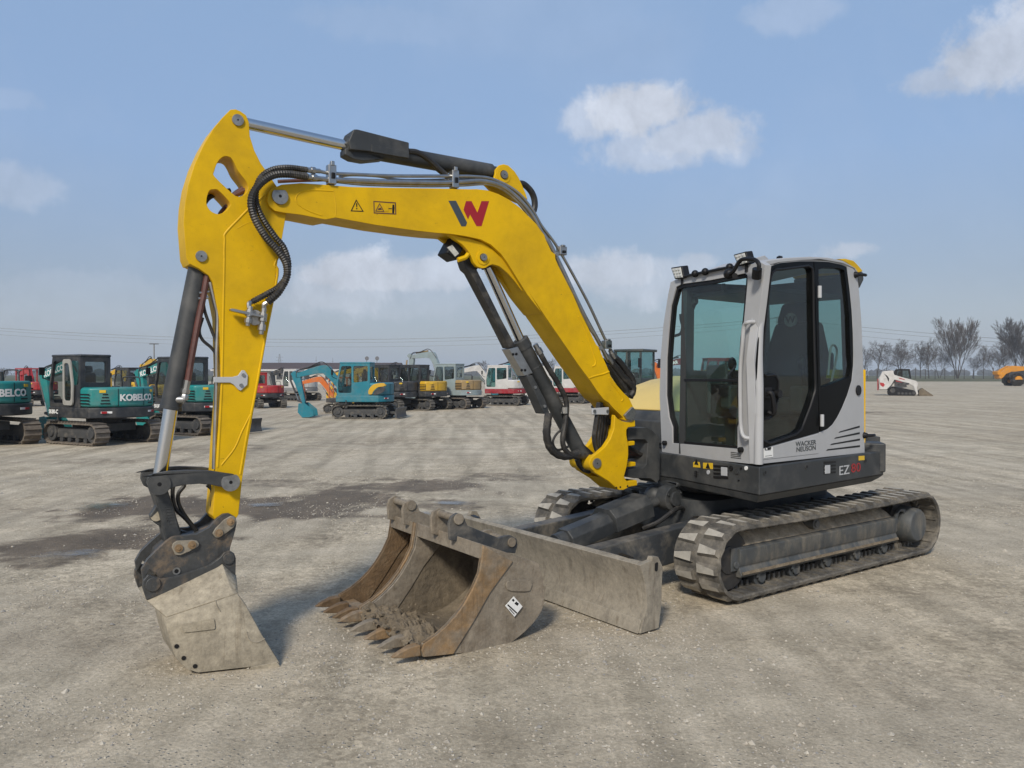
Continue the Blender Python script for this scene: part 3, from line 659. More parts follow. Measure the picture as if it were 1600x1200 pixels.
for q4 in (D7((330, 848), (345, 840), (380, 845), (386, 890), (330, 886)), D7((410, 850), (487, 853), (488, 902), (411, 897))):
    wl = plate(q4, F, .021, 'warning_label', MT['decalyellow'], root, XF)
    c = F.y(((q4[0][0] + q4[2][0]) / 2, (q4[0][1] + q4[2][1]) / 2), .0228); m = MB(); m.prism([(c[0] - .03, c[1] - .022), (c[0] + .0, c[1] + .03), (c[0] + .03, c[1] - .022)], .0235, .0225); m.build('warning_mark', MT['black'], wl, 0, XF)
for q4 in [D7((492 , 868 + 30 * k), (610, 876 + 30 * k), (612, 894 + 30 * k), (495, 886 + 30 * k)) for k in range(4)]:
    m = MB(); m.prism(F.ys(q4, .022), .0225, .0); m.build('body_slot', MT['black'], root, 0, XF)
m = MB(); m.prism(F.ys(D7((555, 885), (606, 890), (606, 960), (556, 955)), .024), .026, .02); m.build('body_lamp', MT['silverdecal'], root, .004, XF)
for k in range(4):
    m = MB(); m.prism(S.ys(D8((612, 842 + 28 * k), (710, 836 + 28 * k), (710, 850 + 28 * k), (612, 862 + 28 * k)), 1.137), 1.1375, 1.12); m.build('body_slot', MT['black'], root)
m = MB(); m.prism(S.ys(D8((622, 872), (665, 868), (665, 938), (622, 942)), 1.139), 1.14, 1.13); m.build('body_lamp', MT['silverdecal'], root, .004)
m = MB()
for p in ((353, 925), (353, 940), (353, 955)):
    m.prism(F.ys(D7((p[0] - 18, p[1] - 3), (p[0] + 18, p[1]), (p[0] + 18, p[1] + 5), (p[0] - 18, p[1] + 2)), .022), .0225, .01)
m.prism(F.ys(D7((348, 915), (356, 915), (356, 970), (348, 970)), .0226), .0228, .01)
m.build('body_grille', MT['black'], root, 0, XF)
for p, r, k in (((637, 895), .02, 'black'), ((685, 922), .022, 'dgrey'), ((718, 897), .008, 'black'), ((760, 895), .016, 'white'), ((698, 994), .008, 'black'), ((80, 847), .014, 'silverdecal'), ((452, 928), .018, 'silverdecal')):
    a = F.y(D7(p)[0], .022); m = MB(); m.cyl((a[0], .015, a[1]), (a[0], .026, a[1]), r, seg=14); m.build('body_plug', MT[k], root, 0, XF)
for p in ((133, 930), (472, 884), (952, 832)):
    a = S.y(D8(p)[0], 1.137); m = MB(); m.cyl((a[0], 1.13, a[1]), (a[0], 1.14, a[1]), .022, seg=14); m.cyl((a[0], 1.14, a[1]), (a[0], 1.142, a[1]), .012, seg=10, mi=1); m.build('body_plug', [MT['dgrey'], MT['black']], root)
# front step under the cab
m = MB(); m.prism(F.ys(D7((40, 985), (75, 982), (185, 1010), (200, 1022), (195, 1050), (35, 1045)), .03), .03, -.3); m.build('front_step', MT['dgrey'], root, .01, XF)
# ================================================================== boom, stick and bucket (all in the boom frame B, a swing of the boom)
YB, YT = .13, .10
def bys(pts, y=YB): return B.ys(pts, y)
boom_pts = C5((125, 505), (133, 470), (155, 447), (200, 428), (300, 420), (420, 428), (560, 440), (800, 445), (1000, 448), (1180, 452)) + \
    D4((400, 492), (550, 510), (700, 560), (850, 640), (1000, 750), (1130, 880), (1230, 980), (1290, 1070), (1340, 1130)) + \
    D1((1380, 270), (1420, 350), (1450, 420), (1500, 460), (1505, 520), (1540, 600), (1590, 700)) + \
    D2((770, 0), (850, 190), (920, 330), (980, 460), (1010, 520), (1050, 560), (1060, 610), (1110, 720), (1140, 790), (1160, 850), (1230, 950), (1300, 1030)) + \
    C14((1040, 740), (1085, 840), (1100, 940), (1060, 995), (1010, 1000), (975, 985)) + D3((890, 215), (850, 175), (790, 120), (740, 60)) + \
    D2((1090, 1095), (1030, 1020), (950, 900), (830, 740), (700, 550), (590, 390), (480, 230), (400, 110), (325, 0)) + \
    D1((1340, 1200), (1250, 1090), (1150, 960), (1000, 720), (900, 560), (820, 450), (700, 340), (560, 270), (400, 235), (200, 205), (0, 190)) + \
    C5((900, 668), (700, 640), (480, 600), (430, 610), (400, 605), (300, 585), (215, 575), (165, 565), (135, 540))
m = MB(); m.prism(bys(boom_pts), YB, -YB); boom = m.build('boom', MT['yellow'], root, .007, XB)
gus = bys(D1((140, 190), (300, 235), (450, 262), (600, 312), (720, 392), (850, 510), (950, 650), (1060, 820), (1145, 955), (1080, 910), (1000, 800), (900, 690), (800, 610), (720, 588), (680, 600), (640, 628), (580, 635), (520, 610), (480, 560), (450, 480), (400, 400), (330, 330), (230, 262)), YB - .03)
for y0, y1 in ((YB - .03, YB - .07), (-YB + .07, -YB + .03)):
    m = MB(); m.prism(gus, y0, y1); m.build('cylinder_lug', MT['yellow'], boom, .006, XB)
def pin(p, r, y, name='pin', L=.012, ring=None, par=None, mat='pin', xf=None, flat=False, seg=26):
    a = B.y(p, y); m = MB()
    if flat:                                                           # D shaped pin head
        pts = [(a[0] + r * math.cos(k * math.pi / 16 + math.pi / 2 - 1.0 + math.pi), a[1] + r * math.sin(k * math.pi / 16 + math.pi / 2 - 1.0 + math.pi)) for k in range(-4, 25)]
        pts = [(a[0] + r * math.cos(t), a[1] + r * math.sin(t)) for t in [2.2 + (6.283 - 1.5) * k / 26 for k in range(27)]] if flat is True else pts
        m.prism(pts, y, y + L); m.cyl((a[0], y + L, a[1]), (a[0], y + L + .001, a[1]), r * .2, seg=10, mi=1)
    else:
        m.cyl((a[0], y, a[1]), (a[0], y + L, a[1]), r, seg=seg); m.cyl((a[0], y + L, a[1]), (a[0], y + L + .001, a[1]), r * .16, seg=10, mi=1)
    o = m.build(name, [MT[mat], MT['black']], par or boom, .003, XB)
    if ring:
        m = MB(); m.cyl((a[0], y - .012, a[1]), (a[0], y + .004, a[1]), ring, seg=32); m.cyl((a[0], y + .004, a[1]), (a[0], y + .0055, a[1]), r * 1.15, seg=24, mi=1)
        m.build('pin_boss', [MT['yellow'], MT['black']], par or boom, .004, XB)
    return o
pin(D1((597, 498))[0], .026, YB - .028, L=.02, ring=.055)
pin(C5((190, 490))[0], .052, YB + .002, L=.014, flat=True)
cap = B.ys(C14((970, 935), (1065, 838), (1092, 870), (1100, 930), (1075, 985), (1040, 998), (1000, 985)), YB)
m = MB(); m.prism(cap, YB - .01, YB + .02); m.build('pin_cap', MT['pin'], boom, .006, XB)
# pressed ridges and weld seams on the boom side
def ridge(pts, r=.008, par=None, mat='yellow', y=YB, n=4):
    m = MB(); m.tube([B.y3(p, y - r * .45) for p in pts], r, 8, n); m.build('pressed_rib', MT[mat], par or boom, 0, XB)
ridge(D2((820, 230), (850, 280), (915, 430), (965, 580), (1000, 690), (995, 735), (965, 752)), .009)
ridge(D2((935, 872), (1000, 850), (1080, 830), (1142, 805)), .010)
ridge(D2((1135, 870), (1180, 940), (1240, 1010), (1285, 1085), (1270, 1115)), .010)
ridge(C5((470, 462), (360, 458), (300, 468), (275, 495), (285, 530), (340, 565), (410, 590)), .006)
ridge(C5((470, 455), (480, 520), (482, 590)), .004)
# cylinder bracket on the top of the boom
top = B.ys(D4((610, 375), (635, 290), (640, 230), (690, 170), (750, 155), (820, 175), (900, 250), (960, 340), (1010, 450), (1060, 570), (1085, 650), (900, 560), (700, 470)), .06)
for y0 in (.06, -.085):
    m = MB(); m.prism(top, y0, y0 + .025); m.build('arm_cylinder_lug', MT['yellow'], boom, .006, XB)
pin(D4((775, 295))[0], .030, .085, L=.014, ring=.062)
# logo and warning pictograms
def decal(pts, mat, name, y=YB, par=None, holes=()):
    m = MB(); m.prism(B.ys(pts, y), y + .0015, y - .003, [B.ys(h, y) for h in holes]); return m.build(name, MT[mat], par or boom, 0, XB)
decal(D4((5, 655), (110, 655), (265, 960), (245, 1010), (185, 1010)), 'decalgrey', 'logo_stroke')
decal(D4((250, 660), (325, 660), (407, 820), (465, 660), (570, 660), (465, 1008), (395, 1008), (305, 845), (277, 912), (215, 780)), 'decalred', 'logo_letter')
decal(C5((588, 505), (628, 570), (559, 567)), 'black', 'warning_triangle', holes=[C5((589, 514), (620, 565), (566, 563))])
decal(C5((587, 525), (594, 526), (593, 545), (589, 545)), 'black', 'warning_mark'); decal(C5((588, 550), (594, 550), (594, 556), (588, 556)), 'black', 'warning_mark')
wr = decal(C5((678, 513), (795, 521), (797, 584), (680, 578)), 'tubered', 'warning_plate', holes=[C5((683, 518), (790, 526), (792, 579), (684, 573))])
decal(C5((710, 524), (736, 571), (687, 568)), 'tubered', 'warning_triangle', par=wr, holes=[C5((710, 531), (729, 567), (693, 565))])
decal(C5((704, 552), (716, 548), (722, 560), (700, 560)), 'tubered', 'warning_mark', par=wr)
decal(C5((738, 535), (756, 537), (756, 569), (738, 568)), 'yellow', 'warning_panel', par=wr, y=YB + .001)
decal(C5((778, 532), (786, 533), (788, 550), (785, 578), (776, 577), (776, 550)), 'black', 'warning_figure', par=wr)
decal(C5((757, 551), (774, 552), (774, 556), (757, 555)), 'black', 'warning_arrow', par=wr)
# ------------------------------------------------------------------ stick
st = C1((640, 85), (672, 82), (703, 95), (738, 120), (756, 160), (762, 250), (790, 340), (830, 420), (880, 490), (940, 580), (985, 640), (992, 720), (965, 880), (940, 1000)) + \
    C2((772, 255), (745, 420), (690, 730), (650, 960), (612, 1195)) + C3((545, 330), (535, 345), (435, 360), (418, 335), (425, 250), (440, 0)) + \
    C2((500, 700), (490, 335), (470, 230), (452, 135), (430, 102), (378, 66), (332, 42)) + C1((385, 1055), (365, 1010), (348, 800), (355, 680), (375, 560), (415, 430), (470, 310), (530, 210), (590, 135))
h1 = C1((600, 378), (640, 384), (666, 420), (690, 470), (745, 545), (748, 592), (718, 622), (685, 628), (650, 606), (543, 505), (540, 470), (562, 412))
h2 = C1((512, 590), (540, 583), (568, 592), (633, 660), (635, 690), (600, 725), (562, 738), (520, 720), (493, 680), (495, 630))
m = MB(); m.prism(B.ys(st, YT), YT, -YT, [smooth2(B.ys(h1, YT), 3), smooth2(B.ys(h2, YT), 3)]); stick = m.build('stick', MT['yellow'], root, .006, XB)
ridge(C1((862, 612), (760, 700), (690, 770), (608, 858), (604, 900), (600, 1000)) + C2((516, 0), (510, 300), (502, 700), (480, 1130)), .008, stick, y=YT)
ridge(C1((940, 1000), (915, 1060)) + C2((800, 100), (738, 420), (682, 730), (640, 940), (600, 1170)), .009, stick, y=YT)
ridge(C2((655, 850), (610, 940), (570, 1030), (500, 1120)), .007, stick, y=YT)
ridge(C1((680, 830), (760, 790), (850, 785)), .003, stick, y=YT)
pin(C1((685, 152))[0], .036, YT, L=.012, par=stick, ring=.0)
pin(C1((457, 1002))[0], .034, YT, L=.012, par=stick)
# steel pipe and clamp on the stick
m = MB(); m.tube([B.y3(p, .075) for p in C2((440, 140), (465, 250), (480, 330), (474, 520), (474, 700), (466, 950), (460, 1140))], .013, 8, 5); m.build('stick_pipe', MT['steel'], stick, 0, XB)
br = B.ys(C2((545, 283), (560, 283), (700, 315), (735, 325), (735, 335), (700, 328), (560, 298), (545, 293)), YT + .05)
m = MB(); m.prism(br, YT + .03, YT + .075); m.build('coupling_bracket', MT['steel'], stick, .002, XB)
for p, q in ((C2((655, 270))[0], C2((640, 375))[0]), (C2((728, 280))[0], C2((712, 420))[0])):
    a, b = B.y3(p, YT + .05), B.y3(q, YT + .05); d = b - a; m = MB()
    m.rings([a, a + d * .2, a + d * .2, a + d * .5, a + d * .5, a + d * .62, a + d * .62, a + d * .85, a + d * .85, b], [.018, .018, .026, .026, .016, .016, .025, .025, .017, .015], 8, True)
    m.build('hose_coupling', MT['steel'], stick, .0015, XB)
m = MB(); m.cyl(B.y3(C2((680, 330))[0], YT), B.y3(C2((680, 330))[0], YT + .03), .05, seg=18); m.build('valve_block', MT['steel'], stick, .004, XB)
cl = B.ys(C2((460, 648), (560, 648), (590, 640), (610, 612), (625, 612), (643, 640), (640, 690), (605, 722), (590, 715), (565, 688), (545, 678), (460, 678)), YT + .012)
m = MB(); m.prism(cl, YT + .002, YT + .012); cl_o = m.build('pipe_clamp', MT['silverdecal'], stick, .003, XB)
for p in C2((617, 637), (605, 692)):
    a = B.y3(p, YT + .012); m = MB(); m.cyl(a, a + Vector((0, .008, 0)), .012, seg=6); m.build('bolt', MT['steel'], cl_o, 0, XB)
# ------------------------------------------------------------------ hoses and pipes along the boom
pa_ = C1((1120, 505), (1000, 488), (900, 498), (815, 560), (770, 650), (790, 760), (860, 880), (940, 970), (985, 1040), (995, 1110), (975, 1170)) + C2((832, 150), (800, 200), (745, 250))
pb_ = C1((1120, 462), (1000, 448), (900, 462), (830, 510), (800, 590), (805, 680), (850, 780), (920, 880), (975, 950), (1003, 1050), (990, 1130)) + C2((845, 120), (800, 170), (740, 205), (665, 245))
for pp, r, y in ((pa_, .022, .19), (pb_, .017, .165)):
    n = len(pp); m = MB(); m.hose([B.y3(p, y - (.03 if i in (0, n - 1) else 0)) for i, p in enumerate(pp)], r, .004, .008, 9); m.build('ribbed_hose', MT['hose'], boom, 0, XB)
    m = MB(); a = B.y3(pp[0], y - .03); b = B.y3(C5((410, 398) if r > .02 else (400, 358))[0], .13)
    d = b - a; m.rings([a, a + d * .3, a + d * .3, a + d * .6, a + d * .6, b], [.018, .018, .024, .024, .016, .016], 8); m.build('hose_fitting', MT['steel'], boom, 0, XB)
    e = B.y3(pp[-1], y - .03); f_ = B.y3((C2((728, 290)) if r > .02 else C2((650, 280)))[0], YT + .05); m = MB(); m.tube([e, (e + f_) / 2 + Vector((.01, 0, .01)), f_], .015, 8); m.build('hose_fitting', MT['steel'], boom, 0, XB)
def pipe(pts, r, ys, name='boom_pipe', mat='steel'):
    k = len(pts) - 1; m = MB(); m.tube([B.y3(p, ys[0] + (ys[1] - ys[0]) * i / k) for i, p in enumerate(pts)], r, 8, 6); m.build(name, MT[mat], boom, 0, XB)
pipe(C5((395, 358), (450, 368), (600, 376), (800, 383), (1090, 384), (1200, 386), (1300, 400), (1420, 462), (1500, 550)) + C6((590, -20), (650, 60), (720, 180), (800, 330), (865, 470), (905, 550)), .012, (.125, .06))
pipe(C5((410, 398), (460, 402), (700, 412), (1000, 418), (1130, 414), (1250, 410), (1350, 438), (1430, 500), (1500, 580)) + C6((590, 10), (640, 90), (700, 215), (770, 360), (840, 490), (885, 575)), .017, (.13, .10))
pipe(C5((500, 388), (560, 378), (700, 384), (820, 404), (1000, 404), (1160, 398), (1260, 398), (1360, 424), (1440, 482)) + C6((585, -10), (620, 40), (690, 180), (760, 330), (830, 470)), .010, (.09, .06))
pipe(C5((470, 410), (620, 425), (830, 432), (1000, 434), (1150, 430), (1260, 425), (1350, 452), (1440, 530), (1520, 640)) + C6((600, 40), (650, 140), (720, 270), (800, 430), (850, 500)), .012, (.11, .10))
pipe(C5((180, 412), (260, 408), (350, 405), (440, 402)), .012, (-.02, .04), mat='tubered')
for (p, w, h, y) in ((C5((458, 378))[0], .07, .13, .12), (C5((1098, 402))[0], .07, .13, .11), (C6((678, 92))[0], .09, .07, .07), (C6((880, 510))[0], .09, .07, .06)):
    a = B.y3(p, y); m = MB(); m.box(a, (w * .8, .06, h)); m.box(a + Vector((0, .02, h * .55)), (w * .4, .03, h * .25)); m.build('pipe_clamp', MT['steel'], boom, .006, XB)
    m = MB(); m.box(a + Vector((-.004, .034, -.01)), (w * .35, .012, h * .3)); m.build('clamp_insert', MT['black'], boom, .003, XB)
for a4 in (C6((650, 108), ), C14((695, 175))):
    a = B.y3(a4[0], YB - .02); m = MB(); m.cyl(a, a + Vector((0, .03, 0)), .018, seg=12); m.build('boom_bolt', MT['pin'], boom, 0, XB)
for p, q in ((C6((870, 550))[0], C6((905, 595))[0]), (C6((895, 535))[0], C6((915, 570))[0])):
    a, b = B.y3(p, .08), B.y3(q, .08); m = MB(); d = b - a; m.rings([a, a + d * .3, a + d * .3, a + d * .7, a + d * .7, b], [.02, .02, .028, .028, .022, .022], 8); m.build('hose_fitting', MT['steel'], boom, 0, XB)
for pts, y, r in ((C14((830, 330), (900, 420), (960, 500), (1050, 590), (1085, 650), (1040, 740)), .07, .03), (C14((870, 280), (930, 330), (1000, 420), (1080, 540), (1075, 640)), .04, .028), (C14((800, 350), (880, 470), (940, 560), (1000, 650), (1010, 730)), .05, .028), (C14((780, 280), (820, 400), (900, 520), (960, 640), (1000, 740)), .0, .03), (C14((850, 300), (950, 420), (1020, 520), (1040, 620), (1000, 700)), -.04, .03)):
    m = MB(); m.hose([B.y3(p, y) for p in pts], r, .004, .02, 9); m.build('boom_foot_hose', MT['hose'], boom, 0, XB)
# big loop of hose behind the cylinder bracket
m = MB(); m.tube([B.y3(p, -.03) for p in D4((985, 415), (1060, 430), (1150, 520), (1195, 620), (1205, 720), (1190, 800))], .026, 10); m.build('hose_loop', MT['hose'], boom, 0, XB)
# ------------------------------------------------------------------ cylinders
def cylpart(a, b, r0, name, mat, par, split=None, seg=24, bev=.004):
    m = MB(); m.cyl(a, b, r0, seg=seg); return m.build(name, MT[mat], par, bev, XB)
# arm cylinder on top
a, b, c, d = B.y3(C1((685, 160))[0], 0), B.y3(C5((540, 228))[0], 0), B.y3(C5((1290, 363))[0], 0), B.y3(D4((775, 295))[0], 0)
ac = cylpart(b, c, .062, 'arm_cylinder', 'dgrey', root)
cylpart(a, b + (c - b) * .05, .037, 'piston_rod', 'chrome', ac)
cylpart(b - (c - b) * .01, b + (c - b) * .03, .07, 'cylinder_head', 'dgrey', ac)
cylpart(c - (c - b) * .01, d, .05, 'cylinder_end', 'dgrey', ac)
hsg = C5((552, 185), (582, 138), (865, 205), (863, 290), (735, 268), (668, 222), (650, 262), (560, 250))
hs = C5((575, 140), (600, 140), (865, 208), (865, 290), (720, 262), (560, 245), (550, 200))
m = MB(); m.prism(B.ys(hs, .085), .085, -.085); m.build('cylinder_cover', MT['dgrey'], ac, .012, XB)
m = MB(); m.prism(B.ys(C5((668, 218), (864, 258), (864, 290), (700, 262), (668, 256)), .087), .09, .08); m.build('cover_flap', MT['dgrey'], ac, .003, XB)
m = MB(); m.tube([B.y3(p, .06) for p in C5((860, 255), (910, 262), (970, 300), (1040, 365), (1075, 395))], .022, 8); m.tube([B.y3(p, .03) for p in C5((860, 270), (920, 278), (990, 330), (1060, 385))], .02, 8); m.build('cylinder_hose', MT['hose'], ac, 0, XB)
m = MB(); m.prism(B.ys(C5((530, 240), (560, 235), (650, 262), (740, 295), (640, 305), (570, 292), (530, 270)), .05), .05, -.05); m.build('cylinder_block', MT['dgrey'], ac, .008, XB)
# boom cylinder
a, b, c, d = B.y3((755, 402), 0), B.y3(D2((215, 470))[0], 0), B.y3(D3((455, 605))[0], 0), B.y3(D3((605, 692))[0], 0)
bc = cylpart(b, c, .062, 'boom_cylinder', 'dgrey', root)
cylpart(a, b + (c - b) * .04, .036, 'piston_rod', 'chrome', bc)
cylpart(a + (a - b) * .05, a + (b - a) * .12, .05, 'rod_eye', 'hose', bc)
cylpart(b, b + (c - b) * .07, .068, 'cylinder_head', 'dgrey', bc)
cylpart(b + (c - b) * .22, b + (c - b) * .235, .0635, 'weld_ring', 'dgrey', bc)
cylpart(c - (c - b) * .08, d, .052, 'cylinder_end', 'hose', bc)
gb = B.ys(D1((360, 560), (385, 520), (520, 650), (800, 1235), (720, 1235), (520, 850), (440, 690), (385, 640)), .05)
gb2 = B.ys(D1((360, 560), (385, 520), (520, 650)) + D2((20, 255), (175, 545), (105, 560), (-50, 250)) + D1((440, 690), (385, 640)), .05)
m = MB(); m.prism(gb2, .05, -.05); m.build('rod_guard', MT['hose'], bc, .005, XB)
m = MB(); m.prism(B.ys(D2((100, 568), (195, 543), (352, 820), (262, 850)), .055), .055, -.055); m.build('guard_bracket', MT['steel'], bc, .004, XB)
for p in D2((142, 625), (177, 622), (232, 790), (268, 790)):
    q = B.y3(p, .055); m = MB(); m.cyl(q, q + Vector((0, .006, 0)), .011, seg=8); m.build('bolt', MT['black'], bc, 0, XB)
m = MB(); m.prism(B.ys(D2((280, 855), (345, 840), (480, 1100)) + C6((625, 815), (600, 820), (560, 730)), .06), .06, -.06); m.build('guard_plate', MT['dgrey'], bc, .005, XB)
for p in D2((372, 968), (470, 1165)):
    q = B.y3(p, .06); m = MB(); m.cyl(q, q + Vector((0, .01, 0)), .013, seg=8); m.build('bolt', MT['pin'], bc, 0, XB)
m = MB(); m.box(B.y3(D1((200, 400))[0], -.02), (.10, .16, .15), Matrix.Rotation(R(-30), 3, 'Y')); m.build('boom_lamp', MT['black'], boom, .01, XB)
m = MB(); q4 = [B.y3(p, .065) for p in D1((150, 372), (215, 340), (300, 450), (250, 488))]; m.extr([q4], (0, -.01, 0)); m.build('lamp_lens', MT['lamp'], boom, .002, XB)
m = MB(); m.tube([B.y3(p, .08) for p in D1((285, 530), (330, 515), (380, 495), (412, 455))], .018, 8); m.build('lamp_bracket', MT['yellow'], boom, 0, XB)
m = MB(); m.prism(B.ys(D1((350, 520), (430, 490), (480, 570), (540, 630), (520, 660), (440, 640), (380, 620)), .05), .05, -.06); m.build('rod_eye_cover', MT['hose'], bc, .01, XB)
bh = C6((562, 512), (580, 545), (620, 615), (672, 700), (700, 770), (695, 860), (683, 930), (695, 980), (740, 1010), (790, 1005))
m = MB(); m.tube([B.y3(p, .10 if 0 < i < len(bh) - 1 else .05) for i, p in enumerate(bh)], .022, 10); m.build('cylinder_hose', MT['hose'], bc, 0, XB)
q0, q1 = B.y3(C6((560, 508))[0], .09), B.y3(C6((590, 560))[0], .10); m = MB(); dq = q1 - q0; m.rings([q0, q0 + dq * .4, q0 + dq * .4, q0 + dq * .8, q0 + dq * .8, q1], [.02, .02, .03, .03, .022, .022], 8); m.build('hose_fitting', MT['steel'], bc, 0, XB)
m = MB(); m.hose([B.y3(p, .09) for p in C6((621, 815), (616, 860), (612, 910), (625, 965), (660, 1000), (705, 1008), (760, 990))], .030, .004, .03, 10); m.build('ribbed_hose', MT['hose'], bc, 0, XB)
m = MB(); m.tube([B.y3(p, .08) for p in C6((700, 880), (660, 905), (640, 945), (660, 980), (710, 965))], .010, 8); m.build('cylinder_hose', MT['hose'], bc, 0, XB)
q = B.y3(C6((692, 803))[0], .10); m = MB(); m.cyl(q + Vector((.0, 0, -.025)), q + Vector((0, 0, .025)), .032, seg=14); m.build('hose_clamp', MT['chrome'], bc, 0, XB)
# bucket cylinder on the stick
a, b, c = B.y3(C1((457, 1002))[0], 0), B.y3(C2((228, 818))[0], 0), B.y3(E1((255, 235))[0], 0)
kc = cylpart(a, b, .062, 'bucket_cylinder', 'dgrey', root)
cylpart(b - (b - a) * .02, b + (b - a) * .006, .066, 'cylinder_head', 'dgrey', kc)
cylpart(b - (b - a) * .05, c, .042, 'piston_rod', 'chrome', kc)
m = MB(); m.tube([B.y3(p, .06) for p in C2((425, 100), (405, 210), (380, 330), (345, 520), (320, 670))], .020, 8); m.build('cylinder_pipe', MT['tubered'], kc, 0, XB)
q0, q1 = B.y3(C2((318, 665))[0], .06), B.y3(C2((298, 770))[0], .05); dq = q1 - q0; m = MB(); m.rings([q0, q0 + dq * .45, q0 + dq * .45, q0 + dq * .65, q0 + dq * .7, q0 + dq * .8, q1], [.021, .021, .028, .028, .02, .026, .026], 8); m.cyl(q1, q1 + Vector((.06, -.02, 0)), .026); m.build('hose_fitting', MT['steel'], kc, 0, XB)
for pts in (C2((415, 100), (402, 200), (410, 290), (445, 390), (475, 470), (478, 540)), C2((400, 330), (382, 400), (400, 450), (445, 490), (472, 530), (475, 580))):
    m = MB(); m.tube([B.y3(p, .05) for p in pts], .010, 8); m.build('cylinder_hose', MT['hose'], kc, 0, XB)
for p in C2((408, 195), (403, 225)):
    q = B.y3(p, .06); m = MB(); m.cyl(q + Vector((-.03, 0, .006)), q + Vector((.03, 0, -.006)), .009); m.build('pipe_clip', MT['steel'], kc, 0, XB)
for pts, y in ((C1((735, 570), (700, 590), (660, 620), (625, 680), (580, 735), (575, 770)), -.02), (C1((750, 580), (690, 610), (640, 640), (620, 700)), .01), (C1((640, 590), (560, 610), (500, 640), (460, 700)), -.06)):
    m = MB(); m.tube([B.y3(p, y) for p in pts], .016, 8); m.build('stick_hose', MT['tubered' if y > -.05 else 'hose'], stick, 0, XB)
# ------------------------------------------------------------------ linkage and coupler
la = E1((132, 235), (138, 175), (170, 145), (220, 133), (350, 108), (560, 98), (800, 104), (960, 130), (1040, 140), (1082, 190), (1085, 250), (1045, 302), (985, 302), (930, 277), (800, 252), (680, 240), (540, 250), (430, 272), (350, 305), (300, 332), (220, 338), (165, 310))
for y0, y1 in ((.15, .115), (-.102, -.127)):
    m = MB(); m.prism(B.ys(la, .15), y0, y1); lk = m.build('link_arm', MT['dgrey'], root, .006, XB)
    if y0 > 0:
        for p, r, mt in ((E1((258, 243))[0], .085, 'dgrey'), (E1((1000, 222))[0], .075, 'pin')):
            pin(p, r * .75, .15, L=.012, par=lk, mat=mt, flat=True)
        m = MB(); m.prism(B.ys(E1((330, 180), (352, 180), (352, 300), (330, 310)), .15), .15, .158); m.prism(B.ys(E1((918, 165), (940, 165), (940, 270), (912, 265)), .15), .15, .158); m.build('keeper_plate', MT['dgrey'], lk, .002, XB)
pl = E1((180, 300), (345, 290), (400, 450), (450, 620), (505, 790), (480, 900), (420, 960), (380, 930), (330, 860), (310, 760), (270, 570), (225, 420))
m = MB(); m.prism(B.ys(pl, .085), .085, -.085); pk = m.build('tipping_link', MT['dgrey'], root, .012, XB)
hk = E1((232, 450), (200, 520), (160, 570), (165, 610), (215, 655), (305, 710), (310, 690), (275, 600), (255, 545), (222, 540), (195, 570), (205, 600), (250, 607), (268, 585), (240, 470))
m = MB(); m.prism(B.ys(E1((235, 450), (190, 525), (158, 572), (170, 615), (220, 655), (312, 715), (290, 600)), .02), .03, -.03, ); m.build('lifting_hook', MT['dgrey'], pk, .006, XB)
m = MB(); m.cyl(B.y3(E1((228, 575))[0], .031), B.y3(E1((228, 575))[0], .033), .032); m.build('hook_hole', MT['ditch'], pk, 0, XB)
m = MB(); c = B.y(E1((362, 568))[0], .0855); a1 = B.y(E1((335, 480))[0], .0855); b1 = B.y(E1((390, 655))[0], .0855)
fr_ = B.ys(E1((315, 478), (368, 470), (412, 655), (358, 662)), .0855); fr2 = B.ys(E1((320, 484), (364, 477), (406, 650), (361, 656)), .0855)
m.prism(fr_, .088, .08, [fr2])
for k in range(5):
    t = (k + .7) / 6; x = a1[0] + (b1[0] - a1[0]) * t; z = a1[1] + (b1[1] - a1[1]) * t; m.box((x, .086, z), (.045, .005, .006)); m.box((x + .012, .086, z - .011), (.006, .005, .02))
m.build('cast_mark', MT['dgrey'], pk, 0, XB)
cpl = C3((190, 460), (215, 442), (250, 433), (340, 425), (400, 392), (440, 348), (470, 327), (500, 323), (530, 340), (537, 365), (530, 405), (505, 490), (500, 520), (420, 585), (300, 640), (262, 655), (160, 670), (140, 620), (105, 598), (90, 630), (75, 655), (66, 600), (95, 550), (140, 505))
cw_ = None
for y0, y1 in ((.145, .11), (-.11, -.145)):
    m = MB(); m.prism(B.ys(cpl, .145), y0, y1); o = m.build('coupler_plate', MT['coupler'], root, .003, XB)
    if y0 > 0: cw_ = o
core = C3((150, 520), (230, 450), (340, 435), (420, 400), (470, 380), (500, 420), (490, 500), (400, 555), (260, 600), (130, 600))
m = MB(); m.prism(B.ys(core, .11), .109, -.109); m.build('coupler_core', MT['coupler'], cw_, .008, XB)
rg = C3((415, 330), (420, 355), (395, 390), (350, 410), (300, 415), (262, 405), (262, 425), (340, 428), (405, 395), (440, 350))
m = MB(); m.prism(B.ys(rg, -.06), -.05, -.109); m.build('coupler_rim', MT['coupler'], cw_, .005, XB)
for pts in (E1((385, 900), (400, 855), (440, 830), (600, 822), (650, 830), (672, 860), (660, 890), (560, 945), (480, 980), (420, 975)), E1((808, 755), (840, 700), (930, 610), (1000, 570), (1040, 580), (1062, 630), (1030, 690), (960, 745), (870, 803), (840, 795))):
    m = MB(); m.prism(B.ys(pts, .146), .146, .162); kp = m.build('pin_retainer', MT['blade'], cw_, .005, XB)
    for p in ((460, 910), (600, 875)) if pts[0][0] < 300 else ((1000, 635), (880, 750)):
        q = B.y3(E1(p)[0], .162); m = MB(); m.cyl(q, q + Vector((0, .010, 0)), .024, seg=20); m.cyl(q + Vector((0, .01, 0)), q + Vector((0, .016, 0)), .011, seg=6); m.build('bolt', MT['ochre'], kp, .002, XB)
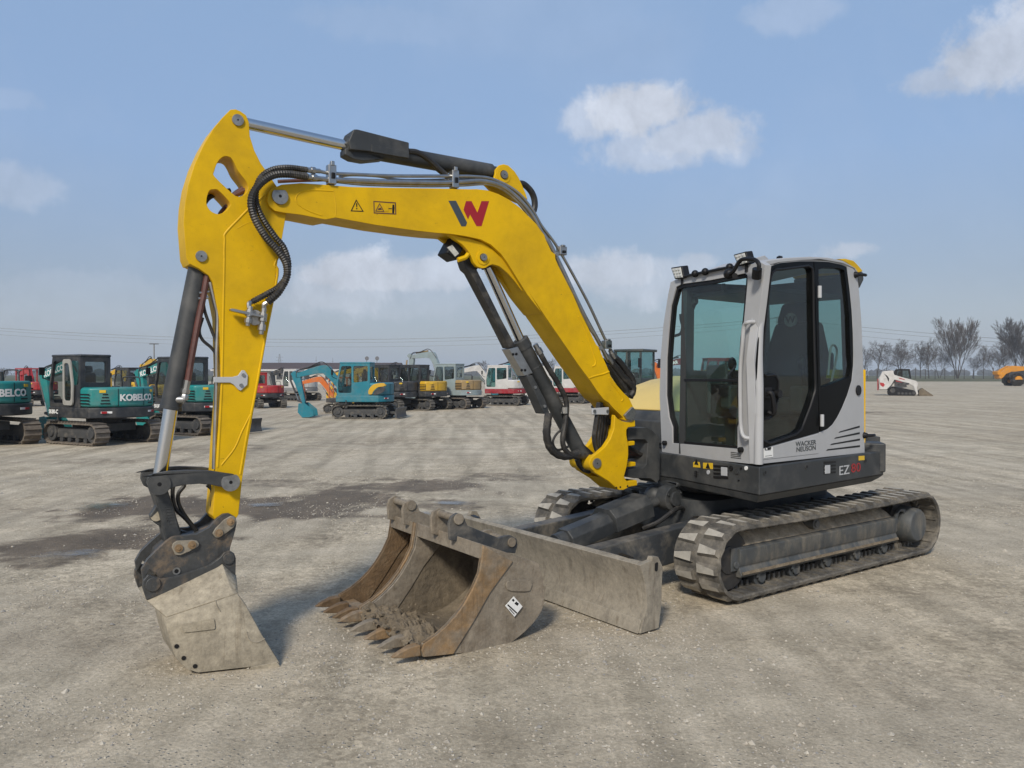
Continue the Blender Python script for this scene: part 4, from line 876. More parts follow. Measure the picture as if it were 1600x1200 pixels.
q = B.y3(E1((437, 1148))[0], .146); m = MB(); m.cyl(q, q + Vector((0, .006, 0)), .022, seg=16); m.cyl(q + Vector((0, .006, 0)), q + Vector((0, .0065, 0)), .013, seg=12, mi=1); m.build('grease_plug', [MT['pin'], MT['black']], cw_, 0, XB)
for pts in (E1((405, 265), (400, 380), (430, 500), (540, 610), (660, 750)), E1((520, 250), (460, 340), (460, 440), (520, 560), (650, 730))):
    m = MB(); m.tube([B.y3(E1((440, 200))[0], -.03)] + [B.y3(p, -.02) for p in pts], .0125, 8); m.build('coupler_hose', MT['hose'], cw_, 0, XB)
m = MB(); m.tube([B.y3(p, .0) for p in E1((760, 250), (805, 290), (820, 360), (815, 440), (820, 520))], .014, 8); m.rings([B.y3(p, .02) for p in E1((828, 400), (825, 460), (822, 520))], [.018, .022, .018], 8); m.build('stick_hose', MT['hose'], stick, 0, XB)
# ------------------------------------------------------------------ bucket on the stick
ear = C3((505, 507), (525, 520), (533, 545), (531, 632), (462, 572), (430, 610), (300, 665), (180, 718), (92, 752), (72, 690), (75, 655), (100, 625), (150, 640), (165, 645), (262, 628), (400, 580), (455, 540), (475, 515))
YK = .385
bk_side = C3((190, 836), (365, 778), (540, 718), (580, 772), (660, 920), (748, 1070), (744, 1082), (690, 1092), (600, 1104), (500, 1109), (350, 1112), (290, 1083), (240, 1032), (212, 945), (197, 885))
g0 = ground(350 / 3.1567 + 200, 1112 / 3.1567 + 700); BK = Frame((g0.x, g0.y), 197); XK = B.inv @ BK.m   # flared side plate, wider at the lip than at the heel
NB = [XK @ BK.y3(p, 0) for p in bk_side]
for v in NB: v.z = max(v.z, .012)
yc = NB[10].y - .235
FB = [Vector((v.x, 2 * yc - v.y, v.z)) for v in NB]
YK = NB[0].y
def shell(name, faces, th=.018):
    m = MB()
    for f in faces: m.poly(f)
    bmesh.ops.remove_doubles(m.bm, verts=m.bm.verts, dist=1e-5)
    o = m.build(name, MT['ditch'], None if name == 'ditching_bucket' else bkt, 0, XB, ang=30); o.parent = root if name == 'ditching_bucket' else bkt
    sd = o.modifiers.new('plate', 'SOLIDIFY'); sd.thickness = th; sd.offset = 0; sd.use_even_offset = False
    b = o.modifiers.new('edge', 'BEVEL'); b.width = .003; b.segments = 1; b.angle_limit = R(50); b.limit_method = 'ANGLE'
    return o
fs = []
for L_ in (NB, FB):
    for t in tessellate_polygon([[Vector((v.x, v.z, 0)) for v in L_]]): fs.append([L_[i] for i in t])
nb = len(NB)
for i in list(range(6, nb)):
    k = (i + 1) % nb; fs.append([NB[i], NB[k], FB[k], FB[i]])
bkt = shell('ditching_bucket', fs)
E0, E3, E4 = (B.y3(p, .165) for p in C3((92, 752), (462, 572), (531, 632)))
f0, f3, r2 = NB[0], NB[0].lerp(NB[2], .93), NB[2]
mz = lambda v: Vector((v.x, 2 * yc - v.y, v.z)); md = lambda v: Vector((v.x, -.165, v.z))
tp = shell('bucket_top', [[f0, f3, E3, E0], [f3, r2, E4, E3], [E0, E3, md(E3), md(E0)], [md(E0), md(E3), mz(f3), mz(f0)], [E3, E4, md(E4), md(E3)]], .014)
KY = lambda p, y=.0095: XK @ BK.y3(p, y)
for y0, y1 in ((.18, .15), (-.15, -.18)):
    m = MB(); m.prism(B.ys(ear, .18), y0, y1); er = m.build('bucket_ear', MT['coupler'], bkt, .005, XB)
    if y0 > 0:
        for p, r in ((C3((123, 672))[0], .042), (C3((495, 545))[0], .036)):
            q = B.y3(p, .18); m = MB(); m.cyl(q, q + Vector((0, .012, 0)), r, seg=22); m.build('bucket_pin', MT['coupler'], er, .004, XB)
XKK = XB @ XK
m = MB(); m.prism(rounded(BK.ys(C3((262, 868), (425, 838), (432, 892), (272, 910)), .009), .015), .009, .016); bp_ = m.build('cast_plate', MT['ditch'], bkt, .003, XKK)
m = MB(); q = BK.y(C3((346, 876))[0], .009); sl = math.atan2(*(lambda a, b: (b[1] - a[1], -(b[0] - a[0])))(BK.y(C3((280, 890))[0], .009), BK.y(C3((420, 862))[0], .009)))
text_bm(m, '2418', .07, onside((q[0], .0152, q[1]), sl), .0015, .0, 1.1); m.build('cast_mark', MT['ditch'], bp_, 0, XKK)
for p in C3((240, 978), (275, 1036), (331, 1076)):
    q = BK.y3(p, .009); m = MB(); m.cyl(q, q + Vector((0, .002, 0)), .013, seg=14); m.build('bolt_hole', MT['black'], bkt, 0, XKK)
m = MB(); m.tube([BK.y3(p, .009) for p in C3((432, 752), (440, 780), (456, 805))], .004, 6); m.build('weld_seam', MT['blade'], bkt, 0, XKK)
m = MB(); m.tube([BK.y3(p, .009) for p in C3((585, 905), (600, 945), (640, 958), (675, 940))], .004, 6); m.build('weld_seam', MT['blade'], bkt, 0, XKK)
m = MB(); m.prism(BK.ys(C3((600, 1106), (605, 1078), (735, 1052), (750, 1072), (744, 1084), (690, 1094)), .009), .009, .022); m.build('lip_plate', MT['ditch'], bkt, .003, XKK)
# ------------------------------------------------------------------ swing post
po = D3((805, 185), (835, 225), (890, 255), (935, 265), (985, 258), (1018, 240), (1022, 312), (945, 322), (930, 345), (930, 400), (948, 500), (950, 600), (935, 720), (905, 830), (918, 858), (945, 892), (950, 948), (905, 970), (845, 972), (795, 930), (740, 882), (650, 825), (595, 792), (560, 745), (548, 700), (556, 635), (620, 592), (700, 522), (760, 430), (795, 330))
pp = B.ys(po, YB)
m = MB(); m.prism(pp, YB, YB - .05); sw = m.build('swing_post', MT['yellow'], root, .012, XB)
m = MB(); m.prism(pp, -YB + .05, -YB); m.build('post_plate', MT['yellow'], sw, .010, XB)
wb = B.ys(D3((880, 300), (930, 345), (930, 400), (948, 500), (950, 600), (935, 720), (905, 830), (918, 858), (945, 892), (950, 948), (905, 970), (845, 972), (795, 930), (740, 882), (700, 850), (780, 830), (850, 700), (870, 500), (865, 380)), YB)
m = MB(); m.prism(wb, YB - .0501, -YB + .0501); m.build('post_web', MT['yellow'], sw, .008, XB)
for q4 in (D3((940, 465), (1015, 460), (1015, 505), (940, 515)), D3((935, 685), (1025, 678), (1025, 722), (935, 735)), D3((930, 880), (1038, 868), (1042, 925), (930, 945)), D3((930, 262), (1018, 243), (1020, 308), (930, 318))):
    m = MB(); m.prism(B.ys(q4, .06), .06, -.08); m.build('post_lug', MT['yellow'], sw, .008, XB)
for p in D3((860, 940), (935, 930), (820, 945)):
    q = B.y3(p, YB); m = MB(); m.cyl(q, q + Vector((0, .003, 0)), .008, seg=8); m.build('bolt_hole', MT['black'], sw, 0, XB)
pin(D3((612, 692))[0], .042, YB, L=.014, par=sw, ring=.0)
a = B.y3(D3((520, 690))[0], 0); m = MB(); q = B.y(D3((605, 692))[0], YB); m.cyl((q[0], -YB - .02, q[1]), (q[0], YB + .001, q[1]), .065, seg=24); m.build('post_bushing', MT['yellow'], sw, .006, XB)
m = MB(); m.prism(B.ys(D3((568, 120), (745, 108), (748, 178), (738, 190), (570, 186)), .09), .09, .075); kp = m.build('hose_bracket', MT['silverdecal'], sw, .006, XB)
for p in D3((590, 150), (725, 150)):
    q = B.y3(p, .09); m = MB(); m.cyl(q, q + Vector((0, .01, 0)), .015, seg=6); m.build('bolt', MT['steel'], kp, 0, XB)
for k in range(6):
    x = k * 26; pts = D3((640 + x * .8, 60), (620 + x, 190), (600 + x * 1.1, 330), (590 + x, 440), (620 + x * .6, 560), (700 + x * .3, 640))
    m = MB(); m.tube([B.y3(p, .06 - k * .025) for p in pts], .021, 8); m.build('post_hose', MT['hose'], sw, 0, XB)
m = MB(); m.tube([B.y3(p, .0) for p in D3((420, 650), (440, 700), (480, 745), (540, 765))], .03, 8); m.build('post_hose', MT['hose'], sw, 0, XB)
# swing bracket on the body front
sb = D3((938, 338), (1000, 326), (1130, 320), (1195, 348), (1262, 420), (1278, 600), (1272, 860), (1240, 898), (1180, 852), (1000, 848), (922, 832), (940, 752), (1100, 742), (1132, 705), (1150, 480), (1120, 442), (940, 442))
m = MB(); m.prism(B.ys(sb, .05), .05, -.16); m.build('swing_bracket', MT['dgrey'], root, .014, XB)
for k in range(6):
    p = D3((930, 520 + k * 22), (1010, 560 + k * 12), (1090, 600 + k * 8), (1150, 560 + k * 20)); m = MB(); m.tube([B.y3(q, -.02 - k * .02) for q in p], .017, 8); m.build('swing_hose', MT['tubered' if k in (1, 3) else 'hose'], root, 0, XB)
# the mirror and bright edge that show beyond the right rear of the cab
m = MB(); a = S.x3((1353, 590), -1.0); m.box((-1.12, .35, 1.86), (.05, .2, .24)); m.build('rear_mirror', MT['black'], root, .03)
m = MB(); m.cyl((-1.1, .45, 1.6), (-1.12, .38, 1.8), .015); m.build('mirror_arm', MT['black'], root)
# ================================================================== two spare buckets lying on the ground
K = Frame((-.698, 4.731), 214.4)
def kys(pts, y=0.0): return K.ys(pts, y)
PA = C4((1060, 430), (1400, 545), (1428, 650), (1432, 780), (1392, 872), (1300, 970), (1180, 1048), (1000, 1080), (860, 1092), (700, 1108))
FRONT = C4((690, 1070), (700, 1030), (780, 975), (840, 920), (900, 852), (950, 780), (1000, 690), (1038, 600), (1052, 510))
_pa = [(v.x, v.y) for v in catmull([Vector((a, b, 0)) for a, b in PA[1:]], 4)]
prof = kys(PA + FRONT); profs = kys([PA[0]] + _pa + FRONT)
STRIP = kys(C4((1060, 432), (1240, 530), (1180, 610), (1100, 720), (1010, 880), (880, 1088), (702, 1107), (690, 1070), (700, 1030), (780, 975), (840, 920), (900, 852), (950, 780), (1000, 690), (1038, 600), (1052, 510)))
EAR = K.ys(C4((855, 400), (850, 300), (862, 262), (900, 236), (935, 250), (962, 312), (1050, 348), (1150, 386), (1190, 374), (1225, 372), (1258, 392), (1264, 430), (1250, 480), (1150, 470), (1060, 440)), -.33)
pinF, pinR = K.y(C4((905, 272))[0], -.33), K.y(C4((1225, 412))[0], -.33)
def make_bucket(name, label, y0, y1, sc, teeth, inner, tmat, side):
    """y0 near side, y1 far side; sc shrinks the profile towards the lip"""
    rt = thing(name, label, 'bucket', K.o, K.deg)
    T = lambda pts: [(p[0], p[1]) for p in pts]
    yv = -.33
    m = MB(); m.prism(profs, y0, y0 - .018); sp = m.build('side_plate', MT[side], rt, .004)
    m = MB(); m.prism(profs, y1 + .018, y1); m.build('side_plate', MT[inner], rt, .004)
    m = MB(); m.prism(STRIP, y0 + .012, y0 - .026); m.build('side_cutter', MT['ochre'], rt, .005)
    m = MB(); m.prism(STRIP, y1 + .026, y1 - .012); m.build('side_cutter', MT['rust' if side == 'rust' else inner], rt, .005)
    n = len(PA); out = profs[:len(_pa) + 1]; cen = Vector((sum(p[0] for p in prof) / len(prof), sum(p[1] for p in prof) / len(prof)))
    inn = [tuple(Vector(p) + (cen - Vector(p)).normalized() * .022) for p in out]
    m = MB(); m.prism(out + inn[::-1], y0 - .0181, y1 + .0181); m.build('bucket_shell', MT[inner], rt, .003)
    A = prof[0]; bar = [(A[0] + .004, A[1] + .004), (prof[-1][0] + .004, prof[-1][1] - .01), (prof[-1][0] - .05, prof[-1][1] - .0), (prof[1][0], prof[1][1] - .012), (prof[1][0], prof[1][1] + .004)]
    m = MB(); m.prism(bar, y0 - .0182, y1 + .0182); m.build('top_beam', MT['rust'], rt, .006)
    L0 = prof[9]; L1 = prof[10]
    m = MB(); m.prism([(L0[0] - .12, L0[1] + .002), (L0[0] + .005, L0[1]), (L1[0] - .005, L1[1] - .012), (L1[0] - .12, L1[1] - .004)], y0 - .0183, y1 + .0183); m.build('lip_plate', MT['ochre'], rt, .004)
    yc = (y0 + y1) / 2
    for k, ye in enumerate((yc + .125, yc - .125)):
        m = MB(); m.prism(EAR, ye + .014, ye - .014); e = m.build('ear_plate', MT['rust' if k else ('dgreydust' if side == 'rust' else 'rust')], rt, .005)
        if k == 0:
            for p, r in ((pinF, .038), (pinR, .034)): 
                m = MB(); m.cyl((p[0], ye + .014, p[1]), (p[0], ye + .026, p[1]), r, seg=22); m.build('ear_boss', MT['rust'], e, .003)
    for p in (pinF, pinR):
        m = MB(); m.cyl((p[0], yc + .15, p[1]), (p[0], yc - .15, p[1]), .026, seg=20); m.build('cross_pin', MT['rust'], rt, .003)
    rnd = random.Random(int(-y1 * 50))
    for k in range(teeth):
        y = y0 - .035 + (y1 - y0 + .07) * k / (teeth - 1)
        a = kys(C4((700, 1034), (702, 1104), (600, 1122), (528, 1121), (575, 1085), (640, 1050)))
        dx = rnd.uniform(-.015, .01); dz = rnd.uniform(-.006, .006); hw = .034
        m = MB(); A_ = [(x + dx + .02, z + dz) for x, z in a]
        for sgn in (1,):
            v0 = [m._v((x, y + (hw if i in (0, 1, 5) else .018), z)) for i, (x, z) in enumerate(A_)]; v1 = [m._v((x, y - (hw if i in (0, 1, 5) else .018), z)) for i, (x, z) in enumerate(A_)]
            m.face(v0); m.face(v1[::-1])
            for i in range(6): m.face([v0[i], v0[(i + 1) % 6], v1[(i + 1) % 6], v1[i]])
        m.build('tooth', MT['rust' if (k % 2 and tmat == 'ochre') else tmat], rt, .010)
    return rt
def smoothopen(pts, n=4):
    return [(v.x, v.z) for v in catmull([Vector((a, 0, b)) for a, b in pts], n)]
wide = make_bucket('digging_bucket', 'wide rusty toothed bucket lying on the gravel with a white diamond sticker on its side', 0, -.90, 1, 5, 'mud', 'ochre', 'rust')
nar = make_bucket('digging_bucket', 'narrow brown toothed bucket lying against the far side of the wide bucket', -.945, -1.33, 1, 3, 'mudrust', 'mudrust', 'mudrust')
m = MB(); m.prism(kys(C4((1242, 740), (1293, 800), (1245, 862), (1190, 797))), .0165, .012); stk = m.build('paper_sticker', MT['white'], wide)
m.bm if False else None
for q4 in (C4((1255, 770), (1272, 783), (1262, 796), (1244, 783)), C4((1200, 792), (1206, 786), (1262, 838), (1256, 843)), C4((1212, 815), (1216, 811), (1246, 845), (1243, 849)), C4((1228, 762), (1236, 752), (1246, 762), (1238, 772))):
    m = MB(); m.prism(kys(q4), .0172, .016); m.build('sticker_print', MT['black'], stk)
m = MB(); m.prism(smooth2(kys(C4((1205, 650), (1300, 640), (1352, 642), (1345, 705), (1260, 712), (1205, 700))), 2), .001, .010); m.build('weld_plate', MT['rust'], wide, .004)
m = MB(); rnd = random.Random(5)
A0 = prof[9]; X0, X1 = A0[0] + .05, prof[7][0]
gx, gy = 60, 90; G = []
for i in range(gx + 1):
    row = []
    for j in range(gy + 1):
        x = X0 + (X1 - X0) * i / gx; y = -.03 - .84 * j / gy
        t = i / gx; base = A0[1] + .035 - .05 * t
        h = .060 * math.sin(math.pi * min(1, t * 1.1 + .05)) * (1 + 1.2 * noise.noise((x * 7, y * 7, 2)))
        z = base + h + .04 * noise.noise((x * 16, y * 16, 5)) + .035 * abs(noise.noise((x * 34, y * 34, 1)))
        row.append(m._v((x, y, max(.03, z))))
    G.append(row)
for a, b in zip(G, G[1:]):
    for j in range(gy): m.face([a[j], a[j + 1], b[j + 1], b[j]])
for k in range(26):
    x = X0 + (X1 - X0) * rnd.random() ** 1.4; y = -.05 - .8 * rnd.random(); s = rnd.uniform(.008, .024)
    m.ball((x, y, A0[1] + .07 + rnd.uniform(-.02, .03) - .03 * (X0 - x)), s, 1, sc=(1, rnd.uniform(.7, 1.3), rnd.uniform(.5, .8)))
o = m.build('soil_heap', MT['clod'], None, ang=35); o.location = K.o; o.rotation_euler = (0, 0, R(K.deg)); tag(o, 'lumpy dried soil lying inside the wide rusty bucket', 'soil', kind='stuff')
# ================================================================== the parked machines
def paint(name, c, dirt=.5, rough=.42): return pmat(name, c, rough, var=.12, vs=3, dirt=(.2, .18, .15), damt=dirt, ds=2.2, lo=.45, hi=.8)
P = dict(teal=paint('sea green paint', (.010, .205, .195)), teal2=paint('bluish teal paint', (.008, .165, .22)), dark=paint('charcoal machine paint', (.022, .025, .030)), red=paint('red machine paint', (.36, .015, .02)),
         yel=paint('machine yellow', (.56, .33, .012)), loaderyellow=paint('orange yellow paint', (.58, .235, .008)), orange=paint('orange machine paint', (.55, .13, .015)), white=paint('off white machine paint', (.52, .51, .49)), old=paint('weathered grey blue paint', (.25, .31, .32), .7), crimson=paint('crimson paint', (.28, .008, .02)),
         maroon=paint('maroon paint', (.13, .012, .018)), grey=paint('mid grey paint', (.2, .2, .2)), rusty=paint('rust streaked yellow', (.33, .22, .09), .8), green=paint('dark green grey paint', (.035, .045, .042)), silver=paint('pale grey door lining', (.33, .32, .29)))
SHOE = pmat('rusty track shoes', (.135, .112, .088), .8, var=.3, vs=9, dirt=(.23, .2, .16), damt=.7, ds=5)
TRK = pmat('dark track frame', (.045, .046, .047), .7, var=.3, vs=6, dirt=(.17, .15, .12), damt=.6, ds=4)
WIN = glassmat('parked cab glass', (.50, .56, .56))
WINT = glassmat('parked cab green glass', (.45, .66, .64))
def belt(par, y0, y1, xf, xr, r, rubber=False, n=40, x0=0):
    m = MB(); Lx = xf - xr; tot = 2 * Lx + 2 * math.pi * r; zc = r + .02
    def Pt(s, q):
        s %= tot
        if s < Lx: return (xr + s, zc + q)
        s -= Lx
        if s < math.pi * r: a = math.pi / 2 - s / r; return (xf + q * math.cos(a), zc + q * math.sin(a))
        s -= math.pi * r
        if s < Lx: return (xf - s, zc - q)
        s -= Lx; a = -math.pi / 2 - s / r; return (xr + q * math.cos(a), zc + q * math.sin(a))
    for k in range(n):                                                 # one overlapping shoe after another
        s0, s1 = k * tot / n, (k + .94) * tot / n
        a0, a1, b0, b1 = Pt(s0, r), Pt(s1, r - .008), Pt(s0, r - .05), Pt(s1, r - .05)
        g0, g1 = Pt(s0 + .005, r + .03), Pt(s0 + .03, r + .028)
        loop = [a0, g0, g1, Pt(s0 + .04, r), a1, b1, b0]
        m.prism(loop, y0, y1, mi=0)
    return m.build('track', [MT['rubber'] if rubber else SHOE], par)
def excavator(name, label, loc, deg, sc=1.0, body='teal', skirt='dark', cab='dark', boom='teal', cw=None, arm=None, glass=None, text=None, textc='white', side_text=None, blade=None, blade_front=True, pose='a', rubber=False,
              vents=True, door_open=False, boom_text=None, canopy=False, panel=None, tracks=True, group=None, bucket=None, wide=1.0, boomw=.11):
    g = thing(name, label, 'excavator', loc, deg, group, sc)
    glass = glass or WIN; cw = cw or body; arm = arm or boom
    for sgn in (1, -1):
        y0, y1 = sorted((sgn * .68 * wide, sgn * 1.12 * wide))
        belt(g, y0, y1, 1.02, -1.02, .32, rubber)
        yo = sgn * 1.0 * wide; yi = sgn * .74 * wide
        m = MB(); m.cross([(yo, .20), (yo, .40), (sgn * .9 * wide, .50), (yi, .50), (yi, .20)], -.85, .85); fr = m.build('track_frame', TRK, g, .02)
        for x, nm in ((1.02, 'idler'), (-1.02, 'sprocket')):
            m = MB(); m.cyl((x, yi, .34), (x, sgn * 1.04 * wide, .34), .25, seg=20); m.cyl((x, sgn * 1.04 * wide, .34), (x, sgn * 1.09 * wide, .34), .14, .12, seg=16); m.build(nm, TRK, g, .01)
        m = MB()
        for x in (-.6, -.2, .2, .6): m.cyl((x, yi, .14), (x, yo * .99, .14), .09, seg=12)
        m.build('roller_set', TRK, fr)
    m = MB(); m.bb(-.7, .7, -.6 * wide, .6 * wide, .38, .62); m.cyl((0, 0, .6), (0, 0, .82), .5, seg=24); m.build('centre_frame', TRK, g, .02)
    # platform and skirt
    W = 1.08 * wide; RT_ = 1.42
    def planp(x0, w, r, k=10):
        a = math.asin(min(1, w / r)); o = [(x0, -w), (x0, w)]
        return o + [(-r * math.cos(a - 2 * a * i / k), r * math.sin(a - 2 * a * i / k)) for i in range(k + 1)]
    m = MB(); m.plan(planp(1.12, W, RT_), .80, 1.12); m.build('platform', P[skirt], g, .04)
    # rear body (counterweight and side covers)
    zt = 1.72
    m = MB(); pl_ = planp(-.42, W - .01, RT_ - .015, 12); m.plan(pl_, 1.122, zt); m.build('counterweight', P[cw], g, .09, seg=3)
    m = MB(); m.bb(-.45, .62, -W + .02, -.30, 1.122, 1.56); m.build('side_cover', P[body], g, .06)
    if vents:
        for sy in (1, -1):
            for k in range(4):
                m = MB(); m.bb(-.95, -.50 - .0 * k, sy * (W - .004), sy * (W + .004), 1.22 + k * .09, 1.26 + k * .09); m.build('vent_slot', MT['black'], g)
                m = MB(); a = .55
                x = -(RT_ - .012) * math.cos(a); y = sy * (RT_ - .012) * math.sin(a)
                m.box((x, y, 1.24 + k * .09), (.012, .26 - .04 * k, .035), Matrix.Rotation(math.pi - sy * a, 3, 'Z')); m.build('vent_slot', MT['black'], g)
    if panel:
        m = MB(); m.prism(smooth2([(-.45, 1.20), (-.50, 1.45), (-.75, 1.66), (-1.2, 1.70), (-1.22, 1.56), (-.9, 1.5), (-.68, 1.3), (-.62, 1.18)], 3), W - .02, W + .012); m.build('side_panel', P[panel], g, .006)
        m = MB(); m.prism(smooth2([(-.70, 1.16), (-.72, 1.3), (-.92, 1.46), (-1.2, 1.52), (-1.22, 1.34), (-.95, 1.18)], 3), W - .02, W + .010); m.build('side_stripe', P['dark'], g, .006)
    for sy in (.72, -.72):                                             # reflectors on the tail
        a = math.asin(sy * wide / (RT_ + .001)); x = -(RT_ + .006) * math.cos(a); m = MB()
        rot = Matrix.Rotation(math.pi - a, 3, 'Z')
        for k, kk in ((-1, 0), (1, 1)):
            m.box((x, sy * wide, .98) , (.01, .30, .06), rot, 0) if k < 0 else m.box(Vector((x - .004, sy * wide + (.075 if sy > 0 else -.075), .98)), (.012, .15, .06), rot, 1)
        m.build('reflector', [MT['white'], MT['decalred']], g)
    if text:
        m = MB(); n0 = 0
        text_bm(m, text, .27, Matrix.Translation((.22, 0, 0)), .004, .035, 1.0)
        for v in m.bm.verts:                                           # bend the lettering round the tail
            u, h, d = v.co; a = -u / RT_; v.co = Vector((-(RT_ + d) * math.cos(a), (RT_ + d) * math.sin(a), 1.40 + h))
        m.build('lettering', MT[textc] if textc in MT else P[textc], g)
    m = MB(); a = .60
    for sg in (1, -1):
        m2 = MB(); x = -(RT_ - .008) * math.cos(a); y = sg * (RT_ - .008) * math.sin(a); m2.box((x, y, 1.60), (.01, .17, .08), Matrix.Rotation(math.pi - sg * a, 3, 'Z')); m2.build('warning_label', MT['decalyellow'], g)
    if side_text:
        m = MB(); text_bm(m, side_text, .17, onside((.85, W + .002, .97), 0), .003, .03, .9); m.build('side_lettering', MT['white'], g)
    # cab: posts, roof, lower panels and glass
    x0, x1, y0, y1, z0, z1 = -.52, 1.06, .12, W - .01, 1.12, 2.68
    if not canopy:
        m = MB(); t = .085; zs = 1.72
        side = rounded([(x1, z0), (x1 + .03, 1.7), (x1 - .16, z1 - .04), (x0, z1 - .04), (x0, z0)], .05)
        holeA = rounded([(x1 - .07, z0 + .12), (x1 - .04, 1.72), (x1 - .22, z1 - .17), (.36, z1 - .17), (.36, z0 + .12)], .08)
        holeB = rounded([(.27, 1.74), (.27, z1 - .17), (x0 + .10, z1 - .17), (x0 + .10, 1.80), (.1, 1.74)], .06)
        m.prism(side, y1, y1 - t, [holeA, holeB]); m.build('cab_side', P[cab], g, .012)
        m = MB(); m.prism(side, y0 + t, y0, [[(x1 - .07, 1.5), (x1 - .22, z1 - .17), (x0 + .10, z1 - .17), (x0 + .10, 1.80)]]); m.build('cab_side', P[cab], g, .012)
        m = MB(); m.extr([[(x0, y0 + t + .001, z0), (x0, y1 - t - .001, z0), (x0, y1 - t - .001, z1 - .05), (x0, y0 + t + .001, z1 - .05)], [(x0, a, b) for a, b in rounded([(y0 + .15, 1.86), (y1 - .15, 1.86), (y1 - .15, z1 - .2), (y0 + .15, z1 - .2)], .06)]], (t, 0, 0)); m.build('cab_rear', P[cab], g, .012)
        m = MB(); m.bb(x1 - .04, x1 + .0, y0 + t, y1 - t, z0, z0 + .22); m.bb(x1 - .23, x1 - .17, y0 + t, y1 - t, z1 - .13, z1 - .05); m.build('cab_front', P[cab], g)
        m = MB(); m.bb(x0 - .03, x1 - .12, y0 - .02, y1 + .02, z1 - .055, z1 + .02); m.build('cab_roof', P[cab], g, .05, seg=3)
        for nm, pts in (('door_glass', [(x1 - .06, y1 - .04, z0 + .1), (x1 - .03, y1 - .04, 1.72), (x1 - .2, y1 - .04, z1 - .15), (.35, y1 - .04, z1 - .15), (.35, y1 - .04, z0 + .1)]), ('side_glass', [(.28, y1 - .04, 1.72), (.28, y1 - .04, z1 - .15), (x0 + .08, y1 - .04, z1 - .15), (x0 + .08, y1 - .04, 1.74)]),
                        ('right_glass', [(x1 - .06, y0 + .04, 1.48), (x1 - .2, y0 + .04, z1 - .15), (x0 + .08, y0 + .04, z1 - .15), (x0 + .08, y0 + .04, 1.78)]), ('rear_glass', [(x0 + .03, y0 + .13, 1.84), (x0 + .03, y1 - .13, 1.84), (x0 + .03, y1 - .13, z1 - .18), (x0 + .03, y0 + .13, z1 - .18)]),
                        ('windscreen', [(x1 - .02, y0 + t, z0 + .2), (x1 - .02, y1 - t, z0 + .2), (x1 - .19, y1 - t, z1 - .1), (x1 - .19, y0 + t, z1 - .1)])):
            if nm == 'door_glass' and door_open: continue
            m = MB(); m.poly(pts); m.build(nm, glass, g)
        if door_open:
            hx = .36
            m = MB(); q = rounded([(0, 1.18), (.60, 1.18), (.63, 1.8), (.46, z1 - .12), (0, z1 - .12)], .12); h = rounded([(.10, 1.32), (.50, 1.32), (.52, 1.8), (.38, z1 - .24), (.10, z1 - .24)], .1)
            rot = Matrix.Translation((hx, y1 + .02, 0)) @ Matrix.Rotation(R(174), 4, 'Z')
            m.prism(q, 0, .05, [h]); d = m.build('door', P['silver'], g, .01, rot)
            m = MB(); m.prism(h, .02, .026); m.build('door_pane', glass, d, 0, rot)
        else:
            m = MB(); m.bb(.40, .56, y1 - .0, y1 + .03, 1.55, 1.60); m.build('door_handle', MT['black'], g)
        m = MB(); m.bb(-.12, .40, .36, .84, 1.14, 1.55); m.bb(-.22, -.06, .38, .82, 1.5, 2.15); m.bb(-.22, -.1, .48, .72, 2.15, 2.36); m.build('seat', MT['seat'], g, .05)
        m = MB(); m.tube([(x1 + .02, y1 - .05, 1.9), (x1 + .2, y1 + .08, 2.0), (x1 + .2, y1 + .1, 2.1)], .015, 6); m.box((x1 + .2, y1 + .12, 2.2), (.05, .16, .24)); m.build('side_mirror', MT['black'], g)
    else:
        for x in (x0, .85):
            for y in (y0, y1 - .08):
                m = MB(); m.bb(x, x + .08, y, y + .08, z0, z1 - .1); m.build('canopy_post', P[cab], g, .01)
        m = MB(); m.bb(x0 - .1, .98, y0 - .06, y1 + .02, z1 - .1, z1); m.build('canopy_roof', P[cab], g, .03)
        m = MB(); m.bb(-.12, .40, .36, .84, 1.14, 1.55); m.bb(-.22, -.06, .38, .82, 1.5, 2.15); m.build('seat', MT['seat'], g, .05)
    # handrail, exhaust, panel gaps, steps
    m = MB(); m.tube([(.55, -W + .1, 1.56), (.52, -W + .1, 1.95), (.35, -W + .1, 2.02), (-.2, -W + .1, 2.02), (-.35, -W + .1, 1.95), (-.38, -W + .1, 1.58)], .02, 6, 4); m.build('handrail', P['dark'], g)
    m = MB(); m.cyl((-.75, -.35, zt - .02), (-.78, -.35, zt + .26), .045, seg=10); m.build('exhaust_pipe', P['dark'], g)
    m = MB(); m.cyl((-.62, .02, zt - .01), (-.62, .02, zt + .035), .11, seg=16); m.build('filler_cap', P['dark'], g, .01)
    for y in (.42, -.42):
        a = math.asin(y / RT_); m = MB(); m.box((-(RT_ - .012) * math.cos(a), y, 1.42), (.012, .012, .52), Matrix.Rotation(math.pi - a, 3, 'Z')); m.build('panel_gap', MT['black'], g)
    m = MB(); m.bb(.05, .058, -W + .016, -W + .022, 1.15, 1.54); m.build('panel_gap', MT['black'], g)
    m = MB(); m.bb(.55, .95, W + .0, W + .14, .70, .74); m.bb(.60, .64, W - .02, W + .02, .7, .9); m.build('step', TRK, g)
    # boom, stick, bucket
    yb = -.16
